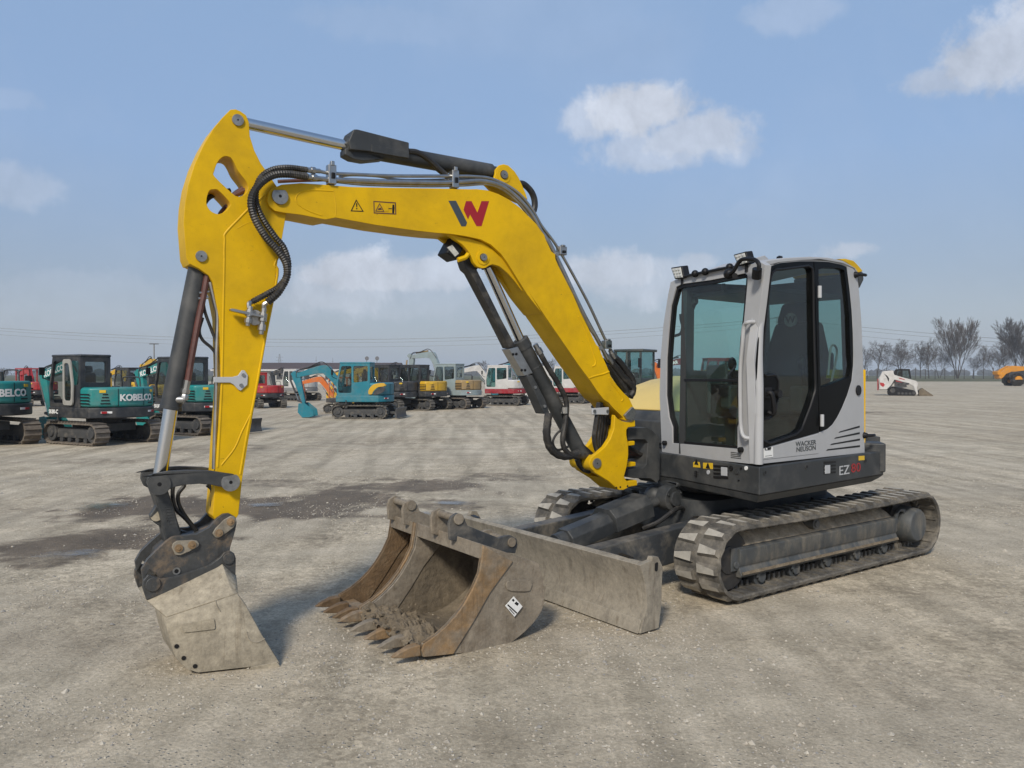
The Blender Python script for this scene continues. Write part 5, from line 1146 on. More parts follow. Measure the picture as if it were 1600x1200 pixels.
    poses = {'a': [(1.05, 1.25), (1.95, 2.70), (2.30, 2.98), (3.70, 2.62), (3.95, 2.85), (3.72, .85), (3.3, .05)],
             'b': [(1.05, 1.25), (1.75, 2.25), (2.15, 2.50), (3.55, 2.22), (3.78, 2.42), (3.25, .75), (3.0, .0)],
             'c': [(1.05, 1.25), (1.85, 2.95), (2.25, 3.25), (3.55, 3.15), (3.85, 3.3), (3.95, 1.1), (3.6, .1)],
             'e': [(1.05, 1.25), (1.72, 2.1), (2.15, 2.36), (3.45, 2.05), (3.62, 2.22), (3.05, .72), (2.7, .0)],
             'd': [(1.05, 1.25), (1.9, 2.3), (2.4, 2.5), (3.9, 2.2), (4.15, 2.35), (4.35, .9), (4.2, .0)]}
    f_, k1, k2, tp, at_, ab, bk = [Vector((a, 0, b)) for a, b in poses[pose]]
    def taper(pts, w, name, mat, y=yb, hw=boomw):
        q = catmull(pts, 6); up, dn = [], []
        for i, p in enumerate(q):
            t = (q[min(i + 1, len(q) - 1)] - q[max(i - 1, 0)]).normalized(); nrm = Vector((-t.z, 0, t.x)); u = i / (len(q) - 1)
            k = w[0] + (w[1] - w[0]) * u * 2 if u < .5 else w[1] + (w[2] - w[1]) * (u - .5) * 2
            up.append((p.x + nrm.x * k, p.z + nrm.z * k)); dn.append((p.x - nrm.x * k, p.z - nrm.z * k))
        m = MB(); m.prism(up + dn[::-1], y + hw, y - hw); return m.build(name, P[mat] if mat in P else mat, g, .012)
    bo = taper([f_, k1, k2, tp], (.11, .24, .10), 'boom', boom)
    ar = taper([at_, tp + (ab - tp) * .12, ab], (.10, .19, .07), 'stick', arm, hw=boomw * .8)
    def cyl2(a, b, r, name, split=.5):
        off = Vector((0, yb, 0)); m = MB(); mid = a + (b - a) * split; m.cyl(a + off, mid + off, r, seg=12, mi=0); m.cyl(mid + off, b + off, r * .55, seg=12, mi=1); return m.build(name, [P['dark'] if boom != 'old' else P['rusty'], MT['chrome']], g)
    cyl2(Vector((1.25, 0, 1.05)), k1 + Vector((.12, 0, -.30)), .055, 'boom_cylinder'); cyl2(k2 + Vector((.1, 0, .26)), at_ + Vector((.02, 0, .02)), .05, 'arm_cylinder', .6)
    lk = ab + Vector((.28, 0, .10)); cyl2(at_ + Vector((.14, 0, -.35)), lk, .045, 'bucket_cylinder', .65)
    m = MB(); off = Vector((0, yb, 0)); m.cyl(lk + off + Vector((0, -.09, 0)), lk + off + Vector((0, .09, 0)), .05); m.box((lk + ab) / 2 + off, ((lk - ab).length, .16, .07), Matrix.Rotation(-math.atan2((lk - ab).z, (lk - ab).x), 3, 'Y')); m.build('link', P['dark'], g)
    bp2 = [(ab.x + .18, ab.z - .02), (ab.x - .10, ab.z + .02), (ab.x - .52, ab.z - .30), (ab.x - .58, ab.z - .62), (ab.x - .35, max(.03, ab.z - .80)), (ab.x - .0, max(.02, ab.z - .80)), (ab.x + .22, ab.z - .45)]
    m = MB(); bw = .34
    for y in (bw, -bw + .02): m.prism(bp2, yb + y, yb + y - .02)
    so_ = [bp2[i] for i in (0, 6, 5, 4)]; si = [(x + (ab.x - .2 - x) * .06, z + (ab.z - .4 - z) * .06) for x, z in so_]
    m.prism(so_ + si[::-1], yb + bw - .021, yb - bw + .021); m.build('bucket', P[bucket or boom], g)
    m = MB(); m.tube([k1 + Vector((-.2, yb + .1, .1)), k2 + Vector((-.05, yb + .1, .36)), k2 + (tp - k2) * .5 + Vector((0, yb + .1, .25)), tp + Vector((-.1, yb + .1, .25)), at_ + Vector((-.2, yb + .1, -.25))], .022, 6); m.build('boom_hose', MT['hose'], g)
    if boom_text:
        c = k2 + (tp - k2) * .48; sl = math.atan2(tp.z - k2.z, tp.x - k2.x)
        m = MB(); text_bm(m, boom_text, .26, onside((c.x, yb + boomw + .004, c.z), -sl + 0), .003, .03, .95); m.build('boom_lettering', MT['white'], bo)
    if blade is not None:
        sg = 1 if blade_front else -1
        m = MB(); q = [(sg * 1.85, .04), (sg * 1.80, .2), (sg * 1.80, .34), (sg * 1.86, .52), (sg * 1.78, .52), (sg * 1.72, .34), (sg * 1.72, .1)]; m.prism(q, -1.12 * wide, 1.12 * wide); b_ = m.build('dozer_blade', P[blade], g, .01)
        for y in (.4, -.4):
            m = MB(); m.bb(*sorted((sg * .6, sg * 1.75)), y - .06, y + .06, .22, .34); m.build('blade_arm', TRK, b_)
    return g
def put(px, py): v = ground(px, py); return (v.x, v.y, 0)
K80 = dict(body='teal', skirt='dark', cab='dark', boom='teal', text='KOBELCO', boom_text='KOBELCO', door_open=False)
excavator('parked_excavator', 'teal excavator cut off at the left border with its tail weight to the camera', put(-40, 694), 146, .93, **K80, bucket='teal')
excavator('parked_excavator', 'teal excavator with charcoal cab and an open pale grey cab door', put(163, 691), 150, .84, **dict(K80, door_open=True), side_text='SK80-C', pose='e')
excavator('parked_excavator', 'teal excavator with charcoal cab partly hidden behind the yellow stick', put(314, 676), 152, .85, **K80, side_text='SK80-C', blade='dark', blade_front=False, pose='e', rubber=False)
excavator('parked_excavator', 'small red excavator with red canopy posts left of the open cab door', put(58, 634), 140, .80, body='red', skirt='dark', cab='red', boom='red', canopy=True, pose='b', vents=False)
excavator('parked_excavator', 'yellow excavator behind the teal tail just left of the bucket cylinder', put(258, 648), 135, .78, body='yel', skirt='dark', cab='dark', boom='yel', cw='yel', pose='a', panel='dark')
excavator('parked_excavator', 'yellow excavator farther back whose boom rises between the teal cab and boom', put(216, 636), 150, .80, body='yel', skirt='dark', cab='dark', boom='yel', pose='b')
excavator('parked_excavator', 'red excavator with grey tail standing just right of the yellow stick', put(416, 637), 128, .70, body='red', skirt='dark', cab='red', boom='dark', cw='red', pose='b', vents=False, rubber=True)
excavator('parked_excavator', 'teal and yellow excavator seen side on with its bucket on the ground', put(570, 653), 176, .84, body='teal2', skirt='teal2', cab='teal2', boom='teal2', panel='yel', pose='e', blade='dark', blade_front=False, rubber=True, vents=False)
excavator('parked_excavator', 'small orange excavator behind the boom of the teal and yellow one', put(540, 645), 172, .62, body='orange', skirt='dark', cab='orange', boom='orange', pose='b', canopy=True, vents=False, rubber=True)
excavator('parked_excavator', 'yellow boomed excavator with charcoal cab behind the teal and yellow one', put(600, 630), 170, .82, body='yel', skirt='dark', cab='dark', boom='yel', pose='d', cw='dark', rubber=True)
excavator('parked_excavator', 'excavator with square black cab between the teal and the black and yellow ones', put(618, 641), 145, .84, body='dark', skirt='dark', cab='dark', boom='yel', cw='dark', pose='b', rubber=True)
excavator('parked_excavator', 'black and yellow excavator with yellow side cover left of the weathered one', put(662, 640), 150, .84, body='yel', skirt='dark', cab='dark', boom='dark', cw='yel', pose='b', rubber=True)
excavator('parked_excavator', 'weathered grey blue excavator with rust stained tail and raised pale boom', put(716, 638), 150, .87, body='old', skirt='old', cab='old', boom='old', cw='rusty', pose='c')
excavator('parked_excavator', 'white excavator with crimson skirt and tinted cab windows near the boom cylinder', put(790, 633), 162, .86, body='white', skirt='crimson', cab='white', boom='white', cw='white', glass=WINT, pose='b', vents=False, rubber=True)
excavator('parked_excavator', 'teal excavator mostly hidden behind the white and crimson one', put(840, 628), 165, .80, body='teal2', skirt='teal2', cab='teal2', boom='teal2', pose='a', vents=False)
excavator('parked_excavator', 'white and crimson excavator showing below the boom of the yellow machine', put(892, 630), 160, .86, body='white', skirt='crimson', cab='white', boom='white', cw='white', glass=WINT, pose='b', vents=False, rubber=True)
excavator('parked_excavator', 'pale excavator with dark boom behind the small red one', put(470, 626), 150, .80, body='white', skirt='grey', cab='white', boom='dark', pose='b', vents=False)
excavator('parked_excavator', 'maroon excavator seen through the cab glass of the yellow machine', put(1120, 632), 186, 1.02, body='maroon', skirt='dark', cab='maroon', boom='maroon', arm='orange', pose='b', boom_text='YANMAR', vents=False, rubber=True)

# dark wheeled loader behind the boom foot
def wheel(par, x, y, r, w, rim):
    m = MB(); s = 1 if y > 0 else -1
    m.rings([(x, y - s * w / 2, r), (x, y - s * w / 2, r), (x, y - s * w * .3, r), (x, y + s * w * .3, r), (x, y + s * w / 2, r), (x, y + s * w / 2, r)], [r * .55, r * .9, r, r, r * .9, r * .55], 30, False)
    for k in range(22):
        a = k * 2 * math.pi / 22; m.box((x + r * math.cos(a), y, r + r * math.sin(a)), (r * .09, w * .92, r * .09), Matrix.Rotation(-a, 3, 'Y') @ Matrix.Rotation(.35 * (1 if k % 2 else -1), 3, 'X'))
    t = m.build('tyre', MT['hose'], par)
    m = MB(); m.rings([(x, y - s * w * .3, r), (x, y + s * w * .46, r), (x, y + s * w * .46, r), (x, y + s * w * .50, r)], [r * .56, r * .56, r * .3, r * .25], 24); m.build('rim', P[rim], t)
def loader(name, label, cat, loc, deg, sc, col, rim, rear=1.0):
    g = thing(name, label, cat, loc, deg, None, sc)
    for x in (1.25, -1.25):
        for y in (.85, -.85): wheel(g, x, y, .68, .5, rim)
    m = MB(); m.prism(rounded([(.35, .55), (.35, 1.5), (-.55, 1.6), (-2.0, 1.45), (-2.15, .8), (-1.9, .55)], .15), -.75, .75); m.build('engine_body', P[col], g, .06)
    m = MB(); m.prism(rounded([(.5, .5), (.5, 1.15), (1.6, 1.05), (1.75, .6), (1.5, .45)], .1), -.5, .5); m.build('front_frame', P[col], g, .04)
    m = MB(); m.plan([(.45, -.72), (.45, .72), (-.85, .72), (-.85, -.72)], 1.5, 1.75); m.build('cab_base', P['green'] if col == 'green' else P['dark'], g, .03)
    for x, y in ((.42, .68), (.42, -.68), (-.25, .70), (-.25, -.70), (-.82, .68), (-.82, -.68)):
        m = MB(); m.bb(x - .045, x + .045, y - .04, y + .04, 1.74, 2.95); m.build('cab_post', P['green'], g, .01)
    m = MB(); m.bb(-.92, .58, -.78, .78, 2.94, 3.06); m.build('cab_roof', P['green'], g, .05)
    for pts in ([(.44, -.64, 1.75), (.44, .64, 1.75), (.44, .64, 2.95), (.44, -.64, 2.95)], [(-.84, -.64, 1.75), (-.84, .64, 1.75), (-.84, .64, 2.95), (-.84, -.64, 2.95)], [(-.8, .69, 1.75), (.4, .69, 1.75), (.4, .69, 2.95), (-.8, .69, 2.95)], [(-.8, -.69, 1.75), (.4, -.69, 1.75), (.4, -.69, 2.95), (-.8, -.69, 2.95)]):
        m = MB(); m.poly(pts); m.build('cab_window', WINT, g)
    m = MB(); m.bb(-.55, -.1, -.25, .25, 1.75, 2.0); m.bb(-.6, -.5, -.25, .25, 2.0, 2.6); m.build('seat', MT['seat'], g, .04)
    for s in (1, -1):
        m = MB(); m.tube([(.42, s * .7, 2.55), (.55, s * .95, 2.62), (.55, s * 1.0, 2.6)], .02, 6); m.box((.55, s * 1.05, 2.42), (.06, .2, .42)); m.build('side_mirror', MT['black'], g, .02)
        m = MB(); m.prism([(.55, 1.55), (.75, 1.62), (1.7, 1.25), (2.55, .55), (2.45, .38), (1.6, 1.0), (.6, 1.35)], s * .48, s * .38); m.build('lift_arm', P[col], g, .02)
    m = MB(); m.cyl((.9, 0, .95), (2.3, 0, 1.0), .07); m.box((1.75, 0, 1.3), (.14, .3, .55)); m.build('tilt_cylinder', P[col], g)
    bp_ = [(2.5, .75), (2.45, .3), (2.6, .06), (3.35, .04), (3.4, .08), (2.72, .2), (2.62, .6), (2.7, .95)]
    m = MB(); m.prism(bp_, -1.05, 1.05); m.prism([(2.5, .75), (2.45, .3), (2.6, .06), (3.35, .04), (2.7, .95)], 1.03, 1.06); m.prism([(2.5, .75), (2.45, .3), (2.6, .06), (3.35, .04), (2.7, .95)], -1.06, -1.03); m.build('loader_bucket', P['dark'], g)
    return g
loader('wheel_loader', 'dark wheeled loader with tall glazed cab and round mirrors behind the boom foot', 'loader', put(998, 650), 325, .93, 'green', 'grey')
# yellow wheeled loader cut off at the right border
g = thing('wheel_loader', 'yellow wheeled loader with black tyres cut off at the right border', 'loader', put(1608, 603), 180)
Z = Frame((put(1608, 603)[0], put(1608, 603)[1] - 1.1), 0)
zz = lambda *p: Z.ys(C15(*p), 0)
for px in (1540, 1990): 
    c = Z.y(C15((px, 790))[0], 0)
    for s in (1, -1):
        gx = -(c[0] + Z.o.x - g.location.x); wheel(g, gx, s * 1.1, 1.02, .8, 'loaderyellow')
Lx = lambda *p: [(-(x + Z.o.x - g.location.x), z) for x, z in zz(*p)]
for y0, y1 in ((.75, .45), (-.45, -.75)):
    m = MB(); m.prism(Lx((1385, 735), (1440, 690), (1500, 660), (1640, 668), (1800, 700), (1800, 740), (1640, 722), (1500, 715), (1450, 735), (1415, 775)), y0, y1); m.build('lift_arm', P['loaderyellow'], g, .04)
m = MB(); m.prism(Lx((1370, 712), (1398, 706), (1412, 730), (1400, 745), (1418, 765), (1405, 785), (1385, 772), (1390, 750), (1370, 740)), -.7, .7); m.build('tool_carrier', P['loaderyellow'], g, .05)
m = MB(); m.prism(Lx((1470, 770), (1480, 720), (1640, 700), (2000, 700), (2080, 730), (2080, 780), (1900, 780), (1600, 770)), -.8, .8); m.build('engine_body', P['dark'], g, .08)
m = MB(); m.prism(Lx((1700, 705), (1690, 600), (1850, 590), (1870, 705)), -.8, .8); m.build('cab', P['dark'], g, .05)

# white tracked loader with its bucket down, seen side on
LC = ground(1420, 618.5); Q = Frame((LC.x, LC.y), -24); q_ = lambda *p: Q.ys(C15(*p), 0)
g = thing('track_loader', 'white compact track loader with red stripes and lowered bucket on the far gravel', 'loader', (LC.x, LC.y, 0), -24)
WL = 1.9
for y0, y1 in ((0, .45), (WL - .45, WL)):
    tr = [(x, max(.0, z)) for x, z in q_((335, 915), (345, 870), (385, 850), (440, 862), (590, 890), (605, 915), (590, 938), (350, 940))]
    m = MB(); m.prism(rounded(tr, .12), y0, y1); t = m.build('track', MT['black'], g, .02)
    m = MB()
    for px, py, r in ((385, 890, .20), (440, 915, .10), (475, 917, .10), (510, 918, .10), (545, 918, .10), (580, 912, .14)):
        c = q_((px, py))[0]; yy = y0 - .015 if y0 == 0 else y1 + .015; m.cyl((c[0], yy, c[1]), (c[0], (y0 + y1) / 2, c[1]), r, seg=14)
    m.build('roller_set', TRK, t)
m = MB(); m.prism(q_((250, 785), (292, 712), (395, 705), (395, 745), (500, 790), (520, 860), (340, 885), (255, 885)), .46, WL - .46); m.build('body', P['white'], g, .03)
for y0, y1 in ((.03, .40), (WL - .40, WL - .03)):
    m = MB(); m.prism(q_((290, 712), (385, 703), (400, 745), (500, 775), (608, 802), (618, 830), (608, 862), (622, 925), (600, 925), (580, 850), (520, 820), (400, 790), (370, 840), (330, 880), (258, 880), (262, 775)), y0, y1, [q_((305, 735), (330, 770), (345, 810), (352, 780), (335, 755))] ); a = m.build('lift_arm', P['white'], g, .02)
    if y0 < .1:
        m = MB(); m.prism(q_((408, 788), (470, 808), (540, 822), (530, 838), (425, 838), (408, 815)), y0 - .02, y0 + .05); m.build('side_panel', P['dark'], a)
        m = MB(); m.prism(q_((410, 795), (470, 812), (475, 816), (415, 806)), y0 - .03, y0 - .0); m.build('stripe', P['red'], a)
        m = MB(); m.prism(q_((440, 770), (495, 786), (497, 793), (445, 780)), y0 - .012, y0 + .01); m.build('stripe', P['red'], a)
        m = MB(); m.prism(q_((264, 815), (300, 820), (312, 838), (296, 858), (270, 840)), y0 - .012, y0 + .01); m.build('emblem_panel', P['red'], a)
m = MB(); m.prism(q_((243, 782), (252, 782), (252, 888), (243, 888)), .05, WL - .05); m.build('tail_bumper', P['red'], g, .02)
m = MB(); m.prism(q_((392, 748), (410, 695), (440, 690), (545, 690), (560, 782)), .46, WL - .46, [q_((425, 745), (432, 705), (465, 705), (465, 760)), q_((478, 762), (478, 705), (532, 705), (545, 775))]); cb = m.build('cab', MT['black'], g, .02)
m = MB(); m.poly([(x, .52, z) for x, z in q_((420, 745), (430, 700), (540, 700), (552, 780))]); m.build('cab_window', GLASSD, cb)
m = MB(); m.prism(q_((430, 745), (440, 712), (470, 712), (475, 760)), .8, 1.2); m.build('seat', MT['seat'], cb)
m = MB(); bq = q_((628, 938), (628, 890), (660, 868), (760, 935), (755, 940)); m.prism(bq, -.05, .0); m.prism(bq, WL, WL + .05); m.prism(q_((628, 938), (628, 890), (660, 868), (668, 875), (640, 898), (645, 928), (752, 934), (755, 940)), .001, WL - .001); m.build('loader_bucket', MT['mud'], g)
# ================================================================== trees, buildings, poles and wires far off
BARK = pmat('winter bark', (.055, .048, .041), .9, var=.3, vs=.8)
TWIG = pmat('bare twigs', (.066, .050, .037), .9, var=.3, vs=.5)
def bare_tree(name, seed, h, spread, stems, fork=.28, lean=.3, wide=1.0):
    """trunk(s), limbs, branches, twigs: every level carries children along its upper part"""
    rd = random.Random(seed); tm, cm = MB(), MB()
    KIDS = (8, 7, 6, 6); RAD = .017 * h
    def limb(p, d, L, r, lv):
        n = 4 if lv < 3 else 2; pts = [p]; q = p.copy(); dd = d.copy(); ds = [dd]
        for i in range(n):
            dd = (dd + Vector((rd.uniform(-1, 1), rd.uniform(-1, 1), rd.uniform(-.2, 1.1) * .7)) * (.10 if lv == 0 else .17)).normalized()
            q = q + dd * L / n; pts.append(q.copy()); ds.append(dd)
        rs = [max(.0013 * h, r * (1 - .72 * i / n)) for i in range(n + 1)]
        (tm if lv == 0 else cm).rings(pts, rs, 6 if lv == 0 else 3, False)
        if lv >= 4: return
        k = KIDS[lv]; a0 = rd.uniform(0, 6.3)
        for j in range(k):
            t = (fork if lv == 0 else .22) + (1 - (fork if lv == 0 else .22)) * (j + rd.random() * .8) / k
            t = min(.99, t); f = t * n; i0 = int(f); b = pts[i0].lerp(pts[i0 + 1], f - i0); dr = ds[i0]
            a = a0 + j * 2.4 + rd.uniform(-.4, .4); s1 = dr.orthogonal().normalized(); s2 = dr.cross(s1)
            ang = spread * rd.uniform(.75, 1.25) * (1.15 - .45 * t)
            nd = dr * math.cos(ang) + (s1 * math.cos(a) + s2 * math.sin(a)) * math.sin(ang); nd.z += .12; nd.normalize()
            limb(b, nd, L * rd.uniform(.48, .66) * (1.12 - .45 * t), r * .55 * (1 - .45 * t), lv + 1)
    for s in range(stems):
        a = s * 6.283 / stems + rd.uniform(-.4, .4); off = 1 if stems > 1 else 0
        d = Vector((math.cos(a) * lean * off, math.sin(a) * lean * off, 1)).normalized()
        limb(Vector((math.cos(a) * .25 * off, math.sin(a) * .25 * off, 0)), d, h * rd.uniform(.78, .92), RAD * (1 if stems == 1 else .8), 0)
    rt = thing(name, None, None)
    zmax = max(v.co.z for v in cm.bm.verts); k = h / zmax
    for mm in (tm, cm):
        for v in mm.bm.verts: v.co = Vector((v.co.x * k * wide, v.co.y * k * wide, v.co.z * k))
    tm.build('trunk', BARK, rt, raw=True); cm.build('crown', TWIG, rt, raw=True); return rt
TB = {'a': bare_tree('bare_tree', 11, 10, .80, 1, .22), 'b': bare_tree('bare_tree', 23, 10, .78, 2, .22, .35), 'c': bare_tree('bare_tree', 5, 20, .52, 4, .2, .38), 'd': bare_tree('bare_tree', 41, 22, .50, 3, .2, .22), 'e': bare_tree('bare_tree', 77, 9, .70, 1, .28)}
used = set()
def tree(kind, px, top, Y, label, group, base=None, rot=0, wx=1.0):
    o = TB[kind] if kind not in used else copy_tree(TB[kind]); used.add(kind)
    z = base if base is not None else (.70 if Y > 225 else 0)
    X = (px - 800) / FPX * Y; ztop = CAM_H + (586 - top) / FPX * Y; k = (ztop - z) / {'a': 10, 'b': 10, 'c': 20, 'd': 22, 'e': 9}[kind]
    o.location = (X, Y, z); o.rotation_euler = (0, 0, rot); o.scale = (k * wx, k * wx, k); tag(o, label, 'tree', group); return o
GT = 'bare trees along the field edge'
c15 = lambda x, y: (1330 + x / 5.926, 460 + y / 5.926)
for kind, x, y, Y, lab, rot, wx in (('a', 240, 420, 232, 'bare round tree directly right of the grey cab', 0, 1.1), ('b', 455, 400, 234, 'broad bare tree behind the white track loader', 1, 1.25), ('e', 640, 440, 240, 'thin bare tree just right of the track loader bucket', 2, 1.0), ('a', 720, 395, 236, 'slender bare tree left of the tallest spreading tree', 2.2, .9), ('b', 815, 440, 243, 'low bare tree against the left foot of the tall spreading tree', 3.3, .85),
                                 ('c', 985, 185, 238, 'tall spreading bare tree with several stems, biggest of the row', .6, .74), ('e', 1125, 560, 244, 'smallest bare tree under the right side of the tall spreading tree', 4, 1.2), ('a', 1225, 470, 240, 'bare tree midway between the tall spreading tree and the yellow loader', 4.4, .9), ('b', 1335, 430, 236, 'bare tree just left of the yellow loader', 5, .85), ('e', 1430, 470, 246, 'pale thin tree behind the arm of the yellow loader', .3, 1.1), ('d', 1540, 140, 238, 'tall narrow bare tree above the yellow loader', 1.2, 1.0), ('c', 1640, 330, 240, 'bare tree at the right border behind the yellow loader', 2.5, .8),
                                 ('a', 120, 470, 243, 'bare tree half hidden behind the rear of the grey cab', 5.2, 1.0)):
    px, py = c15(x, y); tree(kind, px, py, Y, lab, GT, rot=rot, wx=wx)
GL = 'hazy bare trees behind the teal machines'
for i, (px, top, Y, kind) in enumerate(((-25, 577, 260, 'b'), (8, 574, 270, 'a'), (32, 577, 262, 'e'), (55, 573, 275, 'b'), (78, 577, 266, 'a'), (104, 583, 280, 'e'))):
    tree(kind, px, top, Y, ('leftmost of the hazy trees at the left border', 'hazy bare tree above the teal tail at the left border', 'hazy bare tree above the red canopy machine', 'tallest of the hazy trees left of the teal boom', 'hazy bare tree behind the teal arm', 'lowest hazy tree behind the charcoal cab with the open door')[i], GL, rot=i * 1.1, wx=2.2)
GM = 'bare trees behind the excavator row'
for i, (px, top, Y, kind) in enumerate(((755, 562, 190, 'e'), (778, 570, 200, 'b'), (862, 560, 180, 'a'), (846, 566, 195, 'e'))):
    tree(kind, px, top, Y, ('bare tree above the weathered excavator', 'bare tree above the cab of the white and crimson excavator', 'bare tree above the white cab seen left of the boom', 'thin bare tree right of the boom cylinder')[i], GM, base=0, rot=i * 2, wx=1.2)
# field fence
def fence():
    g = thing('wire_fence', 'thin dark post and wire fence along the field edge', 'fence', (0, 226, .56)); pm_ = pmat('fence post', (.06, .055, .05), .9)
    for k in range(26):
        m = MB(); x = 98 + k * 2.75; m.bb(x - .07, x + .07, -.07, .07, 0, 3.0 + .3 * math.sin(k * 2.3)); m.build('post', pm_, g)
    for z in (.8, 1.6, 2.4):
        m = MB(); m.bb(98, 167, -.015, .015, z - .015, z + .015); m.build('wire', pm_, g)
fence()
# long brown roofed shed behind the row
Y0 = 150; X = lambda px, Y=Y0: (px - 800) / FPX * Y
H = lambda py, Y=Y0: CAM_H + (586 - py) / FPX * Y
g = thing('shed', 'long low building with brown roof behind the parked excavators', 'building', (X(510), Y0, 0))
x0, x1 = X(330) - X(510), X(621) - X(510); ze, zr = H(577.5), H(566)
m = MB(); m.bb(x0 + .3, x1 - .3, .3, 11.7, 0, ze - .02); w_ = m.build('wall', pmat('pale shed wall', (.42, .41, .38), .8, var=.1), g)
m = MB(); m.cross([(-.3, ze), (6, zr), (12.3, ze), (12.3, ze - .18), (6, zr - .2), (-.3, ze - .18)], x0, x1); m.build('roof', pmat('brown roof', (.075, .048, .040), .8, var=.15, vs=.8), g)
m = MB(); m.bb(x0, x1, -.36, -.302, ze - .25, ze + .06); m.build('gutter', P['white'], g)
for k in range(7):
    xx = x0 + 3 + k * 4.6; m = MB(); m.bb(xx, xx + 1.6, .27, .299, .9, 1.9); m.build('window', P['dark'], g)
m = MB(); m.bb(x0 + 9, x0 + 12, .26, .299, 0, 2.0); m.build('door', P['grey'], g)
for i, (px, top, lab) in enumerate(((494, 557, 'thin aerial mast rising behind the brown roof, left one of two'), (520, 559, 'thin aerial mast rising behind the brown roof just left of the yellow boom'))):
    z1 = H(top, 170); m = MB(); m.cyl((0, 0, 0), (0, 0, z1), .05, .03, 6); m.box((0, 0, z1 - .8), (.5, .03, .03)); o = m.build('aerial_mast', P['grey'], None); o.location = (X(px, 170), 170, 0); tag(o, lab, 'mast')
for px, lab in ((573, 'satellite dish on the roof ridge above the teal cab'), (589, 'satellite dish at the right end of the brown roof')):
    m = MB(); m.cyl((0, 0, 0), (0, 0, .7), .05, seg=8); m.rings([(0, -.10, .85), (0, 0, .85), (0, .06, .85)], [.42, .34, .05], 16); o = m.build('satellite_dish', P['grey'], None); o.location = (X(px, 156), 156, zr); o.rotation_euler = (0, 0, .6); tag(o, lab, 'dish')
# lattice pylon far behind the shed
g = thing('lattice_pylon', 'tiny grey lattice pylon above the brown roof beside the yellow stick', 'pylon', ((437 - 800) / FPX * 700, 700, 0)); h = CAM_H + (586 - 553) / FPX * 700; m = MB()
for sx_ in (1, -1):
    for sy_ in (1, -1): m.cyl((sx_ * 2.2, sy_ * 2.2, 0), (sx_ * .3, sy_ * .3, h), .16, .12, 5)
for k in range(7):
    z = h * k / 7; z2 = h * (k + 1) / 7; w1 = 2.2 - 1.9 * k / 7; w2 = 2.2 - 1.9 * (k + 1) / 7; m.cyl((-w1, -w1, z), (w2, -w2, z2), .09, seg=4); m.cyl((w1, -w1, z), (-w2, -w2, z2), .09, seg=4)
m.build('lattice', P['grey'], g)
for z in (h * .72, h * .86):
    m = MB(); m.bb(-3.2, 3.2, -.12, .12, z - .12, z + .12); m.build('cross_arm', P['grey'], g)
# street lamp behind the teal machines
Yl = 75; g = thing('street_lamp', 'tall slim yard lamp behind the second teal boom', 'lamp post', (X(241, Yl), Yl, 0)); zt = H(538, Yl)
m = MB(); m.cyl((0, 0, 0), (0, 0, zt), .10, .055, 10); m.build('pole', P['grey'], g)
m = MB(); m.bb(-.42, .42, -.10, .10, zt, zt + .07); m.build('lamp_head', P['dark'], g, .02)
# overhead wires, sagging between far pylons
PYL = [(-260, 505), (1215, 500), (2600, 545)]
GW = 'high voltage wires crossing the sky'; Yw = 320
def wire(p, q, sag, dy, lab, r):
    m = MB(); A = Vector(((p[0] - 800) / FPX * Yw, Yw + dy * 1.2, H(p[1] + dy, Yw))); B_ = Vector(((q[0] - 800) / FPX * Yw, Yw + dy * 1.2, H(q[1] + dy, Yw)))
    m.rings([A + (B_ - A) * (k / 40) - Vector((0, 0, sag * 4 * (k / 40) * (1 - k / 40))) for k in range(41)], [r] * 41, 5, False); o = m.build('power_line', P['grey'], None, raw=True); tag(o, lab, 'power line', GW)
for dy, r, nm in ((0, .075, 'topmost'), (4, .06, 'second highest'), (10, .055, 'lowest')):
    wire((-260, 490), (1215, 497), 9.5, dy, nm + ' overhead wire sagging across the sky left of the cab', r)
    wire((1215, 497), (2600, 520), 9.0, dy, nm + ' overhead wire crossing the sky right of the cab', r)
g = thing('lattice_pylon', 'tall grey lattice pylon hidden behind the grey cab carrying the overhead wires', 'pylon', ((1215 - 800) / FPX * Yw, Yw, 0)); h = H(495, Yw); m = MB()
for sx_ in (1, -1):
    for sy_ in (1, -1): m.cyl((sx_ * 1.8, sy_ * 1.8, 0), (sx_ * .3, sy_ * .3, h), .12, .1, 5)
for k in range(8):
    z = h * k / 8; z2 = h * (k + 1) / 8; w1 = 1.8 - 1.5 * k / 8; w2 = 1.8 - 1.5 * (k + 1) / 8; m.cyl((-w1, -w1, z), (w2, -w2, z2), .07, seg=4); m.cyl((w1, -w1, z), (-w2, -w2, z2), .07, seg=4)
m.build('lattice', P['grey'], g); m = MB(); m.bb(-.2, .2, -8, 14, h - .3, h); m.build('cross_arm', P['grey'], g)
# ================================================================== setting: ground, sky, light, camera
rnd = random.Random(7)
WET = [  # (px, py, half width px, half height px, strength): damp patches seen in the yard
    (300, 790, 240, 20, 1.0), (170, 845, 190, 24, .9), (520, 785, 170, 24, .95), (640, 760, 150, 15, .8), (90, 870, 110, 20, .6), (430, 755, 150, 9, .5), (780, 745, 120, 9, .55), (700, 790, 90, 10, .6), (480, 840, 120, 14, .35),
    (330, 700, 120, 10, .45), (560, 692, 130, 5, .4), (150, 720, 160, 8, .4), (1400, 645, 90, 4, .7), (1550, 606, 70, 2.2, .8), (1440, 610, 60, 2, .5), (1100, 760, 200, 20, .25), (1380, 612, 80, 2, .5)]
WW = []
for px, py, hw, hh, s in WET:
    c = ground(px, py); a = ground(px, py - hh); b = ground(px, py + hh)
    WW.append((c.x, c.y, hw / FPX * c.y, (a.y - b.y) / 2, s))
